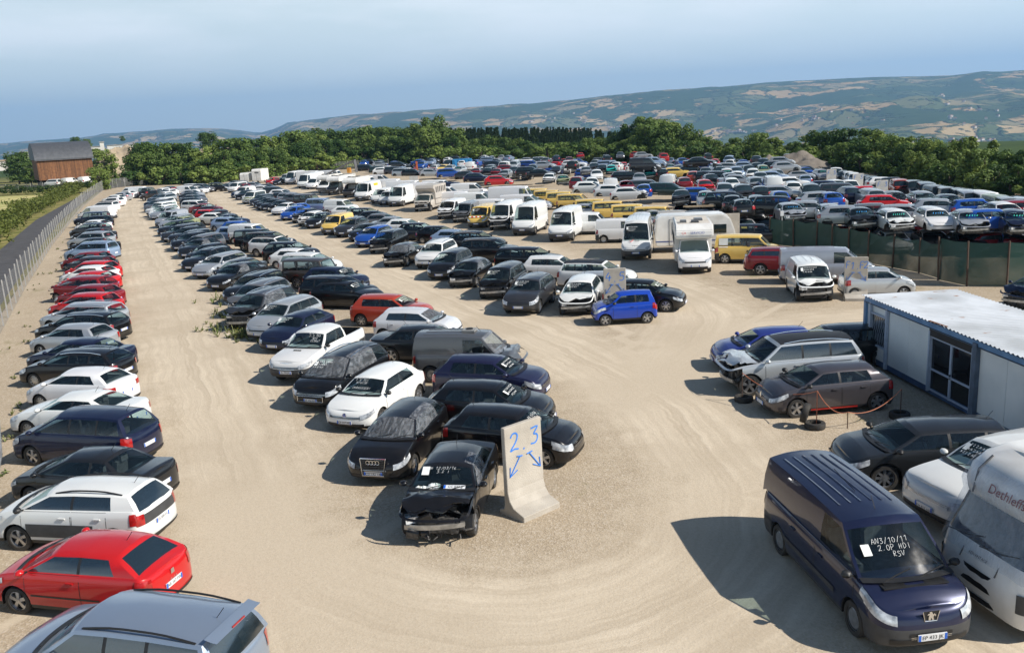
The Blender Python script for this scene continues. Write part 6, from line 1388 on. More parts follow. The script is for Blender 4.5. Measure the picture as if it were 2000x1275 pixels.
def camper(u, v, yawdeg, cab, box, label, overcab=True, opt=(), txt=None, w=2.25, h=2.9, L=5.7):
    sp = CABSP; pos = front_pos(u, v, sp, yawdeg); r = place('motorhome', 'cab', sp, lod_for(pos), tuple(sorted(opt)), pos, R(yawdeg), cab, label, 'motorhome', None)
    prof = [(-3.1, .5), (-3.1, h-.1), (-2.9, h), (1.55, h), (2.05, h-.35), (2.12, h-.68), (1.95, h-.85), (1.25, h-.83), (.62, h-.9), (.62, .5)] if overcab else [(-3.1, .5), (-3.1, h), (.62, h), (.62, .5)]
    prism(prof, w, box, 'living_box', r)
    for s_ in (1, -1):
        b = MB(); y = s_*(w/2+.004)
        for x0, x1, z0, z1 in ((-2.6, -1.5, 1.5, 2.1), (-.9, .1, 1.5, 2.1)): b.face([(x0, y, z0), (x1, y, z0), (x1, y, z1), (x0, y, z1)], FGLASS); b.tube([(x0, y, z0), (x1, y, z0), (x1, y, z1), (x0, y, z1), (x0, y, z0)], .02, GREYP, 4)
        sub(r, 'side_window', b); b = MB(); b.face([(-3.0, y, .95), (.6, y, .95), (.6, y, 1.03), (-3.0, y, 1.03)], BLUES); sub(r, 'side_stripe', b)
    b = MB(); b.box((-.4, .35, h+.07), (.75, .55, .14), CAMG, top=.9); sub(r, 'roof_vent', b, None); b = MB(); b.box((.75, .1, h+.05), (.5, .5, .1), GREYP, top=.85); sub(r, 'skylight', b); b = MB(); b.box((.55, -.6, h+.08), (.55, .4, .15), CAMG, top=.9); sub(r, 'air_unit', b)
    b = MB(); b.face([(-2.8, -w/2+.15, h+.003), (1.4, -w/2+.15, h+.003), (1.4, w/2-.15, h+.003), (-2.8, w/2-.15, h+.003)], mat('dusty_roof', (.5, .45, .38), .8, c2=(.6, .56, .5), scale=2)); sub(r, 'roof_skin', b)
    if txt:
        M = frame((2.10, 0, h-.48), (0, 1, 0), (-.17, 0, 1))
        writing(r, txt[0], .2, mat('red_logo', (.6, .02, .02), .5), M @ Matrix.Translation((-.62, 0, .02)), 'brand_letters'); writing(r, txt[1], .2, mat('blue_logo', (.04, .09, .35), .5, var=.1), M @ Matrix.Translation((.18, 0, .02)), 'brand_letters')
    return r
camper(1358, 537, -99, 'w', CAMP, 'white motorhome with sleeping pod over the cab, facing the camera', txt=('CA', 'SERVICIO'))
camper(680, 387, -106, 'k', CAMP, 'motorhome with burnt black cab and grey sleeping pod', opt=('noglass', 'noplate')); camper(648, 382, -106, 'c', CAMP, 'white motorhome with dark cab between two other motorhomes'); camper(629, 378, -106, 'w', CAMP, 'all white motorhome, left-most of the three')
# horse truck
sp = CABSP; pos = front_pos(822, 415, sp, -106); BEIGE = mat('horsebox_beige', (.50, .46, .41), .5, coat=.2, var=.15, scale=1.5)
r = place('horse_truck', 'cab', sp, 1, ('crash',), pos, R(-106), (.50, .46, .41, 0), 'beige horse truck with slotted side windows and broken bumper', 'truck'); prism([(-3.2, .7), (-3.2, 2.95), (1.05, 2.95), (1.2, 2.6), (.62, 2.05), (.62, .7)], 2.25, BEIGE, 'horse_box', r, .04)
for s_ in (1, -1):
    for k in range(6): b = MB(); y = s_*1.13; x0 = -2.9+.6*k; b.face([(x0, y, 2.05), (x0+.3, y, 2.05), (x0+.3, y, 2.7), (x0, y, 2.7)], INK); sub(r, 'slot_window', b)
    b = MB(); b.box((-1.2, s_*1.135, 1.35), (3.6, .02, .05), TRIM); sub(r, 'side_trim', b)
# white box trailers
for u, v, h, w, lb in ((486, 358, 2.3, 2.0, 'white box trailer with double doors, left one of two by the trees'), (510, 357, 3.0, 2.1, 'taller white box trailer with logo patch, right one of two')):
    p = gp(u, v, 0); e = empty('box_trailer', (p.x, p.y, 0), R(-100)); tag(e, lb, 'trailer', 'white box trailers'); prism([(-2, .5), (-2, h), (1.6, h), (1.9, h-.35), (1.9, .5)], w, CAMP, 'box_body', e, .05)
    b = MB(); b.box((1.905, 0, h*.55), (.012, .03, h*.7), GREYP); sub(e, 'door_seam', b)
    if h > 2.5: b = MB(); b.box((1.905, .1, 2.25), (.012, .9, .22), GREYP); sub(e, 'logo_patch', b)
    for s_ in (1, -1): t_, rm_ = wheel_meshes(.33, 0, 1, True); o = link('wheel', t_, e); o.location = (-.4, s_*.85, .33); link('rim', rm_, o)
# caravan
p = gp(1353, 493, 0); e = empty('caravan', (p.x+.3, p.y+1.0, 0), R(-8)); tag(e, 'white caravan with side door and blue stripe behind the motorhome', 'caravan')
cw = 2.2; prism([(-2.65, .45), (-2.75, 1.2), (-2.62, 2.45), (-2.35, 2.6), (1.9, 2.6), (2.4, 2.3), (2.75, 1.35), (2.7, .45)], cw, CAMP, 'caravan_body', e, .09)
b = MB(); y = -cw/2-.006; b.face([(-1.75, y, .55), (-1.05, y, .55), (-1.05, y, 2.35), (-1.75, y, 2.35)], CAMP); b.tube([(-1.75, y, .55), (-1.05, y, .55), (-1.05, y, 2.35), (-1.75, y, 2.35), (-1.75, y, .55)], .018, GREYP, 4); d_ = sub(e, 'entrance_door', b); b = MB(); b.box((-1.4, y-.01, 1.75), (.32, .02, .85), FGLASS); o = sub(e, 'door_window', b); o.parent = d_
b = MB(); b.face([(-2.7, y, .78), (2.65, y, .78), (2.65, y, .86), (-2.7, y, .86)], BLUES); sub(e, 'side_stripe', b)
for x0 in (.1, 1.3): b = MB(); b.box((x0+.4, y-.005, 1.6), (.85, .02, .6), FGLASS); sub(e, 'side_window', b)
for s_ in (1, -1): t_, rm_ = wheel_meshes(.32, 0, 1, True); o = link('wheel', t_, e); o.location = (0, s_*.98, .32); o.rotation_euler = (0, 0, 0 if s_ > 0 else math.pi); link('rim', rm_, o)
# integrated motorhome at the right edge
def big_motorhome():
    e = empty('motorhome', (8.22, 14.45, 0), R(-170)); tag(e, 'large white motorhome with a full-width film-covered windscreen at the right edge', 'motorhome')
    lv = [(.30, -.04, 0), (.45, .0, 0), (.78, .02, 0), (.98, -.02, 0), (1.28, -.10, 0), (1.34, -.13, 1), (2.00, -.50, 1), (2.06, -.47, 0), (2.30, -.42, 0), (2.55, -.52, 0), (2.76, -.78, 0), (2.84, -1.2, 0)]
    hw = 1.14; L_ = 6.6
    def ring(z, dx):
        pts = []
        for i in range(13):
            a = -math.pi/2+math.pi*i/12; s, c = math.sin(a), math.cos(a); pts.append((dx-.42+.42*abs(c)**.55, hw*math.copysign(abs(s)**.32, s)*(1 if z < 2.7 else .97), z))
        return [(-L_, -hw, z)]+pts+[(-L_, hw, z)]
    b = MB(); g = MB(); skirt = MB(); rows = [ring(z, d) for z, d, _ in lv]
    for a in range(len(rows)-1):
        tgt = g if lv[a][2] and lv[a+1][2] else b
        for k in range(len(rows[0])-1):
            q = [rows[a][k], rows[a][k+1], rows[a+1][k+1], rows[a+1][k]]
            wind = 2 <= k <= 11 and tgt is g
            (g if wind else b).face(q, DGLASS if wind else CAMP)
    top = rows[-1]; mid = [(x, y*.6, z+.04) for x, y, z in top]; cen = [(x, 0, z+.05) for x, y, z in top]; b.grid([top, mid, cen], CAMP); b.face([(-L_, y, z) for y, z in ((-hw, .3), (hw, .3), (hw, 2.84), (-hw, 2.84))], CAMP)
    sub(e, 'coach_body', b, 40); sub(e, 'windscreen', g, 40)
    b = MB()
    for z0, z1 in ((.62, .94),):
        b.grid([[(lerp(.025, .0, (z-.62)/.3)-.10*(y/.62)**4, y, z) for y in [i/4*.62-.62 for i in range(9)]] for z in (z0, z1)], TRIM)
    sub(e, 'radiator_grille', b, 40); b = MB()
    for y in (-.45, .45): b.tube([(.0, y, 1.0), (-.13, y, 1.27)], .012, CAMG, 4)
    sub(e, 'panel_joint', b); b = MB(); b.grid([[(.02-.12*(y/.6)**4, y, z) for y in [i/4*.6-.6 for i in range(9)]] for z in (.36, .46)], TRIM); sub(e, 'lower_intake', b)
    for s_ in (1, -1):
        b = MB(); b.grid([[(.02-.42+.42*abs(math.cos(a))**.55, s_*(hw+.004)*abs(math.sin(a))**.32, z) for a in [.62+.13*i for i in range(7)]] for z in (.6, .95)], GREYP); h_ = sub(e, 'lamp_pod', b, 40)
        for z in (.68, .84):
            b = MB(); b.lathe([(.001, .03), (.055, .03), (.065, 0)], LAMP, 12, 'x', (-.085, s_*.90, z)); o = sub(e, 'headlight', b, 40); o.parent = h_
        b = MB(); y = s_*(hw+.004)
        for x0, x1, z0, z1 in ((-2.2, -1.0, 1.45, 2.05), (-4.6, -3.4, 1.5, 2.1)): b.face([(x0, y, z0), (x1, y, z0), (x1, y, z1), (x0, y, z1)], DGLASS)
        sub(e, 'side_window', b); t_, rm_ = wheel_meshes(.36, 0, 0, True)
        for x in (-1.0, -4.9): o = link('wheel', t_, e); o.location = (x, s_*1.0, .36); o.rotation_euler = (0, 0, 0 if s_ > 0 else math.pi); link('rim', rm_, o)
    writing(e, 'Dethleffs', .25, mat('dark_red_logo', (.22, .015, .02), .5, var=.1), frame((-.405, .12, 2.34), (0, 1, 0), (-.25, 0, 1)), 'brand_letters', .15)
    writing(e, 'ADVANTAGE', .08, GREYP, frame((-.03, -.02, 1.17), (0, 1, 0), (-.3, 0, 1)), 'model_letters')
    b = MB()
    for y in (-.72, .62): b.tube([(-.40, y, 2.10), (-.50, y, 2.55), (-.78, y, 2.78)], .02, CAMG, 4)
    sub(e, 'brow_stripe', b)
    for y0 in (-.1, -.95):
        b = MB(); b.tube([(-.12, y0, 1.33), (-.16, y0+.5, 1.40), (-.22, y0+.85, 1.50)], .014, TRIM, 5); sub(e, 'wiper', b)
    b = MB(); rr = random.Random(4); rows = []
    for j, (z, dx) in enumerate(((1.16, -.02), (1.36, -.10), (1.6, -.22), (1.85, -.34), (2.06, -.42), (2.28, -.38), (2.5, -.46), (2.66, -.6))):
        r_ = ring(z, dx)[1:-1]; rows.append([(x+.035+rr.uniform(-.015, .03), y*1.015, z+rr.uniform(-.03, .03)) for x, y, z in r_])
    b.grid(rows, FILM); sub(e, 'plastic_film', b, 80)
    b = MB(); b.box((-.02, .0, .55), (.02, .52, .11), PLATE); sub(e, 'number_plate', b)
big_motorhome()
# ------------------------------------------------------------------ site office
def office():
    C0 = Vector((13.08, 31.35, 0)); ang = R(-86.2)
    e = empty('site_office', C0, ang); tag(e, 'blue framed white portable office with corrugated roof and dark glazed double door', 'cabin')
    # local x runs along the facade (towards the camera), local +y away from the yard side
    BL = mat('blue_frame', (.17, .31, .50), .55, c2=(.11, .22, .38), scale=3); PAN = mat('white_panel', (.80, .81, .78), .5, c2=(.70, .72, .70), scale=.9); L_, D, H = 14.5, 3.3, 2.5
    y0 = 0.0
    def bx(name, c, d, m, par=None): b = MB(); b.box(c, d, m); o = sub(e, name, b); return o
    bx('floor_frame', (L_/2, D/2, .22), (L_, D, .2), mat('dark_blue_frame', (.05, .1, .2), .6, var=.3))
    for a, b_ in ((0.03, 1.56), (1.66, 4.32), (6.96, L_)):
        n = max(1, round((b_-a)/1.2))
        for k in range(n):
            x0, x1 = lerp(a, b_, k/n), lerp(a, b_, (k+1)/n)
            bx('wall_panel', ((x0+x1)/2, .05, 1.3), (x1-x0-.012, .08, 1.98), PAN)
    bx('end_wall', (.05, D/2, 1.3), (.1, D-.1, 1.98), BL); bx('back_wall', (L_/2, D-.04, 1.3), (L_, .08, 1.98), PAN); bx('end_wall', (L_-.05, D/2, 1.3), (.1, D-.1, 1.98), BL)
    bx('eaves_beam', (L_/2, -.02, H-.13), (L_+.04, .12, .2), BL); bx('eaves_cable', (L_/2, -.095, H-.2), (L_, .02, .02), TRIM); bx('corner_post', (-.0, -.02, 1.25), (.14, .14, 2.2), BL)
    LG = mat('pale_blue_post', (.42, .48, .58), .5, var=.15); 
    for x in (.42, 1.61): bx('window_post', (x, -.05, 1.25), (.10, .10, 2.2), LG)
    # barred window
    b = MB(); b.box((1.0, -.0, 1.42), (1.0, .02, 1.1), DGLASS); w = sub(e, 'barred_window', b); b = MB()
    for x in [.55+.13*i for i in range(8)]: b.tube([(x+.05*math.sin(k*1.57), -.03, .88+.135*k) for k in range(9)], .007, LG, 4)
    o = sub(e, 'window_bar', b); o.parent = w
    for z in (.85, 1.98): bx('window_rail', (1.015, -.05, z), (1.08, .05, .06), LG)
    # glazed double door
    DK = mat('dark_glazing', (.012, .013, .015), .04, spec=.6, var=.2); bx('door_header', (5.54, -.03, 2.16), (2.36, .09, .24), mat('brown_header', (.03, .024, .02), .6, var=.3))
    for x in (4.37, 6.70): bx('door_jamb', (x, -.02, 1.2), (.07, .12, 2.0), LG)
    for k, x in enumerate((4.96, 6.11)):
        b = MB(); b.box((x, .03, 1.13), (1.12, .03, 1.78), DK); d = sub(e, 'glass_door', b); b = MB()
        for dx in (-.55, .55): b.box((x+dx, .0, 1.13), (.05, .05, 1.8), LG)
        for z in (.27, .95, 2.0): b.box((x, -.002, z), (1.06, .044, .06), LG)
        o = sub(e, 'door_frame', b); o.parent = d
    b = MB(); b.box((5.60, -.06, 1.0), (.03, .04, .16), CHROME); sub(e, 'door_handle', b)
    bx('front_post', (6.86, -.06, 1.25), (.2, .14, 2.3), mat('steel_blue_post', (.12, .16, .22), .5, var=.3)); bx('front_post', (L_-1, -.05, 1.25), (.14, .12, 2.2), BL)
    # corrugated roof with rust
    RF = mat('roof_sheet', (.66, .69, .72), .42, .15, c2=(.44, .46, .47), scale=.6); nt = RF.node_tree; bs = nt.nodes['Principled BSDF']; old = bs.inputs['Base Color'].links[0].from_socket
    t = nt.nodes.new('ShaderNodeTexCoord'); mp = nt.nodes.new('ShaderNodeMapping'); mp.inputs['Scale'].default_value = (5, .8, 1); n = nt.nodes.new('ShaderNodeTexNoise'); n.inputs['Scale'].default_value = 1.1; n.inputs['Detail'].default_value = 8
    nt.links.new(t.outputs['Object'], mp.inputs[0]); nt.links.new(mp.outputs[0], n.inputs['Vector']); mr = nt.nodes.new('ShaderNodeMapRange'); mr.inputs['From Min'].default_value = .66; mr.inputs['From Max'].default_value = .70; nt.links.new(n.outputs['Fac'], mr.inputs['Value'])
    x = nt.nodes.new('ShaderNodeMixRGB'); x.inputs[2].default_value = (.33, .15, .06, 1); nt.links.new(mr.outputs[0], x.inputs[0]); nt.links.new(old, x.inputs[1]); nt.links.new(x.outputs[0], bs.inputs['Base Color'])
    b = MB(); xs = [i*.05-.1 for i in range(int((L_+.2)/.05)+1)]; z = lambda x, y: H+.03+.026*math.sin(x*2*math.pi/.2)-.03*y/D+.012*fbm(x*.6, y*.8, 1)
    b.grid([[(x_, y, z(x_, y)) for x_ in xs] for y in (-.16, .6, 1.4, 2.2, D+.12)], RF); sub(e, 'corrugated_roof', b, 60)
    b = MB(); b.box((4.9, -.12, H+.045), (.9, .06, .02), RUST, Matrix.Rotation(.08, 3, 'Z')); sub(e, 'rust_strip', b)
office()
# tyres, stakes and rope in front of the office
def tyre_thing(pos, label, tilt=None, rz=0):
    t_, _ = wheel_meshes(.30, 0, 0, True); b = MB(); w = .095
    b.lathe([(.175, -w*.8), (.18, -w), (.285, -w*.95), (.305, -w*.6), (.305, w*.6), (.285, w*.95), (.18, w), (.175, w*.8), (.20, 0), (.175, -w*.8)], RUB, 28); o = b.build('old_tyre', None, 40)
    o.location = pos; o.rotation_euler = tilt or (math.pi/2, 0, rz); tag(o, label, 'tyre', 'old tyres holding rope stakes')
tyre_thing((8.86, 24.62, .10), 'flat black tyre under the leaning tyre beside the grey hatchback'); tyre_thing((8.60, 24.72, .46), 'upright black tyre leaning on the orange rope stake', (R(14), 0, R(62)))
tyre_thing((7.5, 27.45, .10), 'flat black tyre under the nose of the silver crashed SUV'); tyre_thing((11.6, 25.1, .10), 'flat black tyre by the office wall behind the charcoal hatchback')
ORG = mat('orange_rope', (.48, .17, .09), .7, var=.2); STK = mat('rusty_stake', (.09, .05, .035), .8, var=.3)
tops = [(7.45, 27.45, .98), (8.94, 24.72, 1.12), (9.75, 24.42, .52), (11.62, 25.1, .92)]
for i, (x, y, z) in enumerate(tops):
    b = MB(); b.tube([(0, 0, 0), (0, 0, z)], .014, STK if i != 1 else ORG, 6); o = b.build('rope_stake'); o.location = (x, y, 0); tag(o, ['thin stake in the tyre by the silver SUV', 'orange stake standing in the pair of tyres', 'short rusty stake between the tyres and the charcoal hatchback', 'thin dark stake in the tyre at the office wall'][i], 'stake', 'rope stakes')
b = MB()
for (a, c, sag) in ((tops[0], tops[1], .35), (tops[1], tops[2], .25), (tops[2], tops[3], .28)):
    b.tube([(lerp(a[0], c[0], t), lerp(a[1], c[1], t), lerp(a[2], c[2], t)-sag*4*t*(1-t)) for t in [i/12 for i in range(13)]], .013, ORG, 5)
o = b.build('barrier_rope'); tag(o, 'orange rope sagging between the stakes in front of the office', 'rope')
# ------------------------------------------------------------------ chain-link fence on the left
def wire_mat(name, c, op, pat=True):
    m = bpy.data.materials.new(name); m.use_nodes = True; nt = m.node_tree; nt.nodes.clear(); MATS[name] = m; o = nt.nodes.new('ShaderNodeOutputMaterial'); p = nt.nodes.new('ShaderNodeBsdfPrincipled'); p.inputs['Base Color'].default_value = (*c, 1); p.inputs['Roughness'].default_value = .6
    t = nt.nodes.new('ShaderNodeNewGeometry'); n = nt.nodes.new('ShaderNodeTexNoise'); n.inputs['Scale'].default_value = .6; n.inputs['Detail'].default_value = 5; nt.links.new(t.outputs['Position'], n.inputs['Vector'])
    mr = nt.nodes.new('ShaderNodeMapRange'); mr.inputs['From Min'].default_value = .3; mr.inputs['From Max'].default_value = .7; mr.inputs['To Min'].default_value = op*.85; mr.inputs['To Max'].default_value = min(1, op*1.15); nt.links.new(n.outputs['Fac'], mr.inputs['Value'])
    tr = nt.nodes.new('ShaderNodeBsdfTransparent'); mx = nt.nodes.new('ShaderNodeMixShader'); nt.links.new(mr.outputs[0], mx.inputs[0]); nt.links.new(tr.outputs[0], mx.inputs[1]); nt.links.new(p.outputs[0], mx.inputs[2]); nt.links.new(mx.outputs[0], o.inputs[0]); return m
WIRE = wire_mat('wire_mesh', (.34, .34, .33), .24); POST = mat('fence_post', (.42, .41, .39), .7, c2=(.32, .31, .29), scale=2)
def fence(name, line, h, label, cat, step, postm, meshm, pr=.055, sag=0.0, group=None, extra=None):
    e = empty(name, (*line[0], 0)); tag(e, label, cat, group); o0 = Vector((*line[0], 0)); pts = []; carry = 0
    for (a, c) in zip(line, line[1:]):
        A, C = Vector((*a, 0)), Vector((*c, 0)); L_ = (C-A).length; t = carry
        while t < L_: pts.append(A.lerp(C, t/L_)-o0); t += step
        carry = t-L_
    me = None
    for i, p in enumerate(pts[:100]):
        if me is None: b = MB(); b.box((0, 0, h/2), (pr*2, pr*2, h+.1), postm); me = b.mesh('post')
        o = link('post', me, e); o.location = p; o.rotation_euler = (random.uniform(-.03, .03), random.uniform(-.03, .03), .4)
    b = MB(); q = []
    for i, p in enumerate(pts):
        q.append((p, 0))
        if i < len(pts)-1 and sag: q.append((p.lerp(pts[i+1], .5), sag*random.uniform(.4, 1.2)))
    b.grid([[(p.x+.05, p.y+.05, .03) for p, s in q], [(p.x+.05+random.uniform(-.03, .03)*(sag > 0)*4, p.y+.05, h*.5) for p, s in q], [(p.x+.05, p.y+.05, h-.04-s) for p, s in q]], meshm); sub(e, 'wire_netting' if meshm is WIRE else 'shade_netting', b)
    return e
fence('wire_fence', fence_line+[(-88.9, 204), (-86.0, 214), (-64.5, 238)], 2.15, 'long wire mesh fence with pale posts between the road and the fence-row cars', 'fence', 2.6, POST, WIRE, .032)
fence('wire_fence', [(-86, 216), (-64, 239.5), (-40, 246), (-30, 243)], 2.1, 'wire mesh fence with pale posts in front of the trees at the far end', 'fence', 3.0, POST, WIRE, .032)
NET = wire_mat('green_shade_net', (.008, .055, .042), .97); NPOST = mat('net_post', (.075, .045, .03), .7, var=.3)
nl = [(1503, 478), (1588, 487), (1680, 512), (1800, 535), (1855, 552)]
A = [gp(u, v, 0) for u, v in nl]
fence('netting_fence', [(p.x, p.y) for p in A], 1.95, 'dark green shade netting on rusty posts in front of the stacked scrap cars', 'fence', 2.1, NPOST, NET, .035, .16)
A2 = [gp(u, v, 0) for u, v in ((1832, 548), (1900, 562), (2010, 560), (2120, 556))]
fence('netting_fence', [(p.x, p.y) for p in A2], 2.3, 'nearer dark green shade netting at the right edge above the blue crashed car', 'fence', 2.0, NPOST, NET, .035, .10)
b = MB(); p = gp(1521, 477, 0); b.tube([(0, 0, 0), (0, 0, 2.2)], .05, mat('grey_pole', (.4, .4, .38), .6, var=.2), 8); b.box((0, 0, 2.25), (.22, .16, .34), PLATE); o = b.build('meter_post'); o.location = (p.x, p.y-.6, 0); tag(o, 'grey post with a white box in front of the green netting', 'post')
p = gp(816, 350, 0); b = MB(); b.box((0, 0, 1.7), (.35, .12, 3.4), mat('orange_post', (.55, .13, .04), .6, var=.2)); o = b.build('marker_post'); o.location = (p.x, p.y, 0); tag(o, 'orange marker post by the left end of the scrap stacks', 'post')
# gravel bank along the netting and spoil heaps
def mound(name, pos, rx, ry, h, m, label, seed, rot=0):
    b = MB(); rows = []
    for j in range(19):
        r = j/18; row = []
        for i in range(40):
            a = 2*math.pi*i/40; x, y = math.cos(a)*r, math.sin(a)*r; z = max(0, 1-r**1.25)*(1+.5*fbm(x*1.6+seed, y*1.6, 2))+.07*fbm(x*6+seed, y*6, 5)*(r < .97); row.append((x*rx, y*ry, z*h-.05-(.2 if j == 18 else 0)))
        rows.append(row)
    b.grid(rows, m, close=True); o = b.build(name, None, 60); o.location = pos; o.rotation_euler = (0, 0, rot); tag(o, label, 'heap'); return o
SPOIL = mat('grey_spoil', (.21, .18, .15), .95, c2=(.15, .13, .11), scale=1.2, bump=.6, bscale=5); EARTH = mat('pale_earth', (.44, .35, .24), .95, c2=(.30, .24, .17), scale=.25, bump=.6, bscale=1.5)
p = gp(1583, 338, 0); mound('spoil_heap', (p.x, p.y+4, 0), 7.0, 5, 2.9, SPOIL, 'grey brown spoil heap in front of the trees right of centre', 2)
p = gp(1535, 335, 0); mound('spoil_heap', (p.x-1, p.y+4, 0), 4.5, 4, 2.2, SPOIL, 'lower shoulder of grey spoil left of the main heap', 6)
for i, ((u, v, w, h), lb) in enumerate((((235, 345, 17, 10), 'pale earth bank with rubble below the white works'), ((300, 330, 30, 6), 'long pale earth ridge behind the left trees'), ((408, 322, 12, 6.5), 'bare tan earth bank left of the tall trees'), ((448, 300, 16, 3.2), 'bare tan earth bank right of the tall dark tree'))):
    d = _fw+CR*((u-IMW/2)/FPX)-CU*((v-IMH/2)/FPX); far = (330, 360, 340, 400)[i]; q = Vector((d.x, d.y, 0)).normalized()*far; z = CAMH+d.z/math.hypot(d.x, d.y)*far
    mound('earth_bank', (q.x, q.y, z-1), w, 9, h, EARTH, lb, 11+i, -math.atan2(q.x, q.y))
# ------------------------------------------------------------------ barn and works on the left
def far_at(u, v, far):
    d = _fw+CR*((u-IMW/2)/FPX)-CU*((v-IMH/2)/FPX); d = d/math.hypot(d.x, d.y); q = d*far; return Vector((q.x, q.y, CAMH+q.z))
def facing(q, extra=0): return -math.atan2(q.x, q.y)+extra
WOOD = mat('barn_boards', (.20, .085, .032), .75, c2=(.13, .055, .022), scale=2); nt = WOOD.node_tree; bs = nt.nodes['Principled BSDF']; old = bs.inputs['Base Color'].links[0].from_socket
t = nt.nodes.new('ShaderNodeTexCoord'); w = nt.nodes.new('ShaderNodeTexNoise'); mp = nt.nodes.new('ShaderNodeMapping'); mp.inputs['Scale'].default_value = (2.2, 2.2, .08); nt.links.new(t.outputs['Object'], mp.inputs[0]); nt.links.new(mp.outputs[0], w.inputs['Vector']); w.inputs['Scale'].default_value = 1.5
x = nt.nodes.new('ShaderNodeMixRGB'); x.blend_type = 'MULTIPLY'; x.inputs[0].default_value = .8; nt.links.new(old, x.inputs[1]); r_ = nt.nodes.new('ShaderNodeMapRange'); r_.inputs['From Min'].default_value = .3; r_.inputs['From Max'].default_value = .7; r_.inputs['To Min'].default_value = .5; r_.inputs['To Max'].default_value = 1.5; nt.links.new(w.outputs['Fac'], r_.inputs['Value']); nt.links.new(r_.outputs[0], x.inputs[2]); nt.links.new(x.outputs[0], bs.inputs['Base Color'])
q = far_at(134, 362, 262); q.z = -.4; e = empty('barn', q, facing(q, .10)); tag(e, 'timber clad barn with curved grey metal roof on open ground floor posts', 'barn')
W_, D_, zb, zt, zr = 13.2, 15, 2.0, 7.4, 11.6
b = MB(); b.box((0, D_/2, (zb+zt)/2), (W_, D_, zt-zb), WOOD); sub(e, 'timber_wall', b)
b = MB(); GR = mat('barn_roof_metal', (.105, .11, .12), .5, .3, var=.25, scale=1.5); prof = [(-.5, zt-.15), (.6, zt+1.6), (2.6, zr-1.0), (5.5, zr-.1), (8.5, zr), (D_+.5, zr-1.5)]
b.grid([[(x_, y, z) for y, z in prof] for x_ in (-W_/2-.4, W_/2+.4)], GR); b.grid([[(x_, y, z-.25) for y, z in prof] for x_ in (-W_/2-.4, W_/2+.4)], GR)
for s_ in (-1, 1): b.face([(s_*(W_/2+.38), y, z) for y, z in prof]+[(s_*(W_/2+.38), D_, zt-.2)], GR)
sub(e, 'metal_roof', b, 50)
for i in range(5): b = MB(); b.box((lerp(-W_/2+.3, W_/2-.3, i/4), .3, zb/2), (.4, .4, zb+.4), TRIM); sub(e, 'support_post', b)
b = MB(); b.box((0, D_*.7, zb/2), (W_-.4, .2, zb), TRIM); sub(e, 'back_wall', b)
for i, (dx, t, lb) in enumerate(((-3.6, 'z', 'white windowed van parked under the left side of the barn'), (.6, 'E', 'white panel van parked under the middle of the barn'), (4.6, 'E', 'white panel van parked under the right side of the barn'))):
    a = facing(q, .10); pos = (q.x+dx*math.cos(a)-.2*math.sin(a)*-1, q.y+dx*math.sin(a)-.5); place('parked_van', t, TYPES[t], 2, (), pos, R(170 if i == 0 else 80), 'w', lb, 'van')
WHT = mat('white_render', (.66, .64, .60), .8, c2=(.52, .5, .46), scale=.3); GCON = mat('grey_works', (.36, .35, .34), .85, c2=(.26, .25, .24), scale=.3)
def building(name, u0, u1, v0, v1, far, dep, label, m, roof=None, holes=()):
    a = far_at(u0, v1, far); c = far_at(u1, v1, far); top = far_at((u0+u1)/2, v0, far); w = (c-a).length; h = top.z-(a.z+c.z)/2; mid = (a+c)/2; e = empty(name, mid, facing(mid)); tag(e, label, 'building')
    b = MB(); b.box((0, dep/2, h/2), (w, dep, h), m); sub(e, 'wall', b)
    b = MB(); b.box((0, dep/2, h+.15), (w+.6, dep+.6, .3), roof or GCON); sub(e, 'roof', b)
    for fx, fz, fw, fh in holes: b = MB(); b.box((fx*w, -.02, fz*h), (fw*w, .1, fh*h), FGLASS); sub(e, 'window', b)
    return e
building('concrete_works', 48, 85, 297, 345, 320, 12, 'grey concrete works with ramp left of the barn roof', GCON, None, ((.1, .45, .35, .12), (-.3, .3, .2, .15)))
building('white_shed', -14, 18, 315, 334, 330, 14, 'low white shed with tan roof at the left edge', WHT, mat('tan_roof', (.45, .33, .22), .8, var=.2))
building('white_works', 166, 205, 287, 300, 480, 10, 'low pale works building just right of the barn roof', WHT, None, ((0, .5, .6, .25),)); building('white_works', 210, 240, 284, 292, 560, 10, 'white flat-topped building above the earth bank', WHT, None, ((.2, .4, .3, .3),)); building('white_works', 246, 268, 283, 298, 420, 8, 'white block at the right end of the works', WHT); building('white_tower', 198, 206, 278, 302, 430, 5, 'small white tower between the works buildings', WHT)
building('teal_shed', 200, 216, 362, 368, 232, 3, 'small teal green shed beside the road bend', mat('teal_sheet', (.08, .42, .36), .5, var=.2))
p1, p2 = far_at(228, 352, 236), far_at(260, 344, 250); b = MB(); d = p2-p1
b.grid([[p1.x, 0], [0, 0]] and [[(p1.x, p1.y, -.4), (p2.x, p2.y, -.4)], [(p1.x, p1.y, 1.6), (p2.x, p2.y, 2.2)]], GCON); b.grid([[(p1.x, p1.y+.3, -.4), (p2.x, p2.y+.3, -.4)], [(p1.x, p1.y+.3, 1.6), (p2.x, p2.y+.3, 2.2)], [(p1.x, p1.y, 1.6), (p2.x, p2.y, 2.2)]], GCON); o = b.build('retaining_wall'); tag(o, 'grey concrete retaining wall beyond the road bend', 'wall')
strip('access_road', [(-160, 214), (-170, 232)], [(-128, 218), (-134, 236)], .02, MATS['asphalt']); fence('wire_fence', [(-158, 216), (-128, 213), (-104, 212)], 1.8, 'low wire fence with pale posts in front of the barn', 'fence', 3, POST, WIRE, .032)
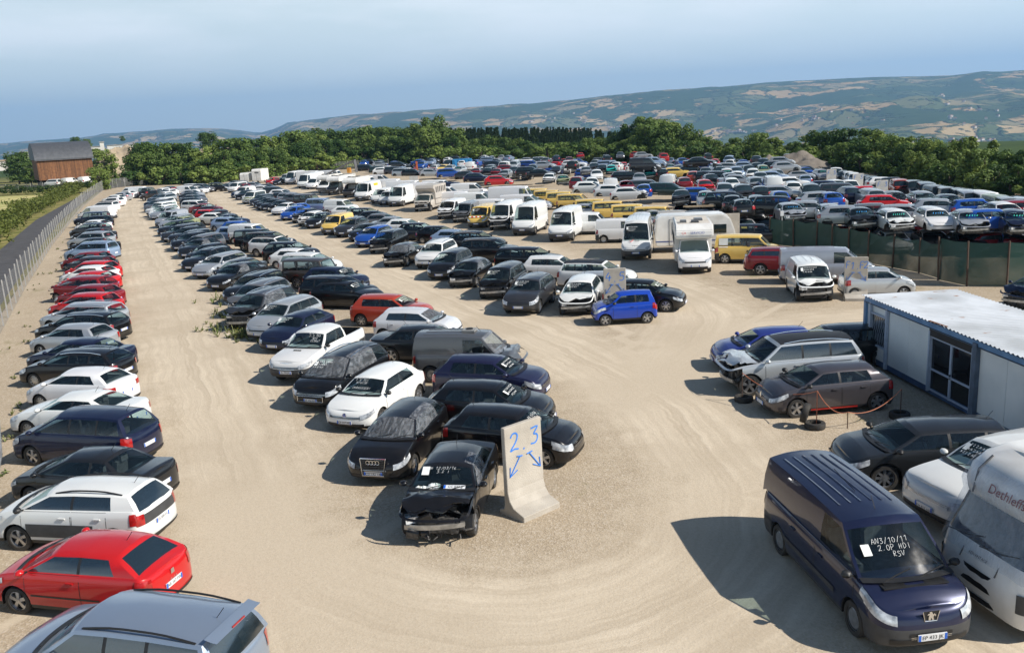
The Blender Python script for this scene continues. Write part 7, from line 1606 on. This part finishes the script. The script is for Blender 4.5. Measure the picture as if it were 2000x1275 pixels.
# crane arm and ladders among the vans, blue skip in the scrap
p = gp(672, 340, 2.4); b = MB(); GA = mat('crane_grey', (.22, .22, .23), .5, .4, var=.3)
for s_ in (-.35, .35): b.tube([(-3.4, s_, 0), (1.6, s_*.7, 2.1), (2.2, s_*.7, 2.4), (2.4, s_, .2)], .11, GA, 6)
for k in range(6): b.tube([(-3.4+k*.9, -.33, k*.38), (-3.4+k*.9, .33, k*.38)], .05, GA, 5)
b.box((1.0, 0, .6), (.5, .9, .9), mat('orange_box', (.65, .28, .03), .5, var=.2)); b.box((0, 0, -1.2), (3.6, 1.8, 2.4), CAMP); o = b.build('crane_truck_bed'); o.location = (p.x, p.y, 2.4); o.rotation_euler = (0, 0, R(-10)); tag(o, 'folded grey crane arm with orange box above the white motorhomes', 'crane')
p = gp(903, 318, 2); b = MB(); b.box((0, 0, .9), (4.2, 2, 1.8), mat('blue_skip', (.04, .30, .62), .5, var=.25, scale=2), top=.97); 
for i in range(5): b.box((-1.6+.8*i, -1.03, .9), (.1, .06, 1.7), MATS['blue_skip'])
o = b.build('blue_skip'); o.location = (p.x, p.y, 1.0); tag(o, 'bright blue metal skip among the far scrap cars', 'skip')
p = gp(1366, 404, 1.75); b = MB()
for k in range(6): b.box((0, -.45+.18*k, .06+.02*(k % 2)), (2.3+.2*(k % 3), .14, .05), mat('planks', (.42, .32, .2), .8, var=.3, scale=3), Matrix.Rotation(.03*k-.06, 3, 'Z'))
o = b.build('wooden_planks'); o.location = (p.x, p.y, 1.72); o.rotation_euler = (0, 0, R(-12)); tag(o, 'wooden planks lying on the roof of the black SUV', 'planks')
# overhead wires crossing the top edge
# ------------------------------------------------------------------ air
def haze():
    b = MB(); b.box((0, 7400, 140), (22000, 17400, 1240), None)
    me = bpy.data.meshes.new('haze'); me.from_pydata(b.v, [], b.f); m = bpy.data.materials.new('haze_air'); m.use_nodes = True; nt = m.node_tree; nt.nodes.clear(); o = nt.nodes.new('ShaderNodeOutputMaterial'); v = nt.nodes.new('ShaderNodeVolumePrincipled')
    v.inputs['Color'].default_value = (.31, .59, 1.0, 1); v.inputs['Density'].default_value = HAZE; v.inputs['Anisotropy'].default_value = .1; nt.links.new(v.outputs[0], o.inputs['Volume']); me.materials.append(m); tag(link('haze', me), kind='stuff')
HAZE = 1.0e-4
haze()
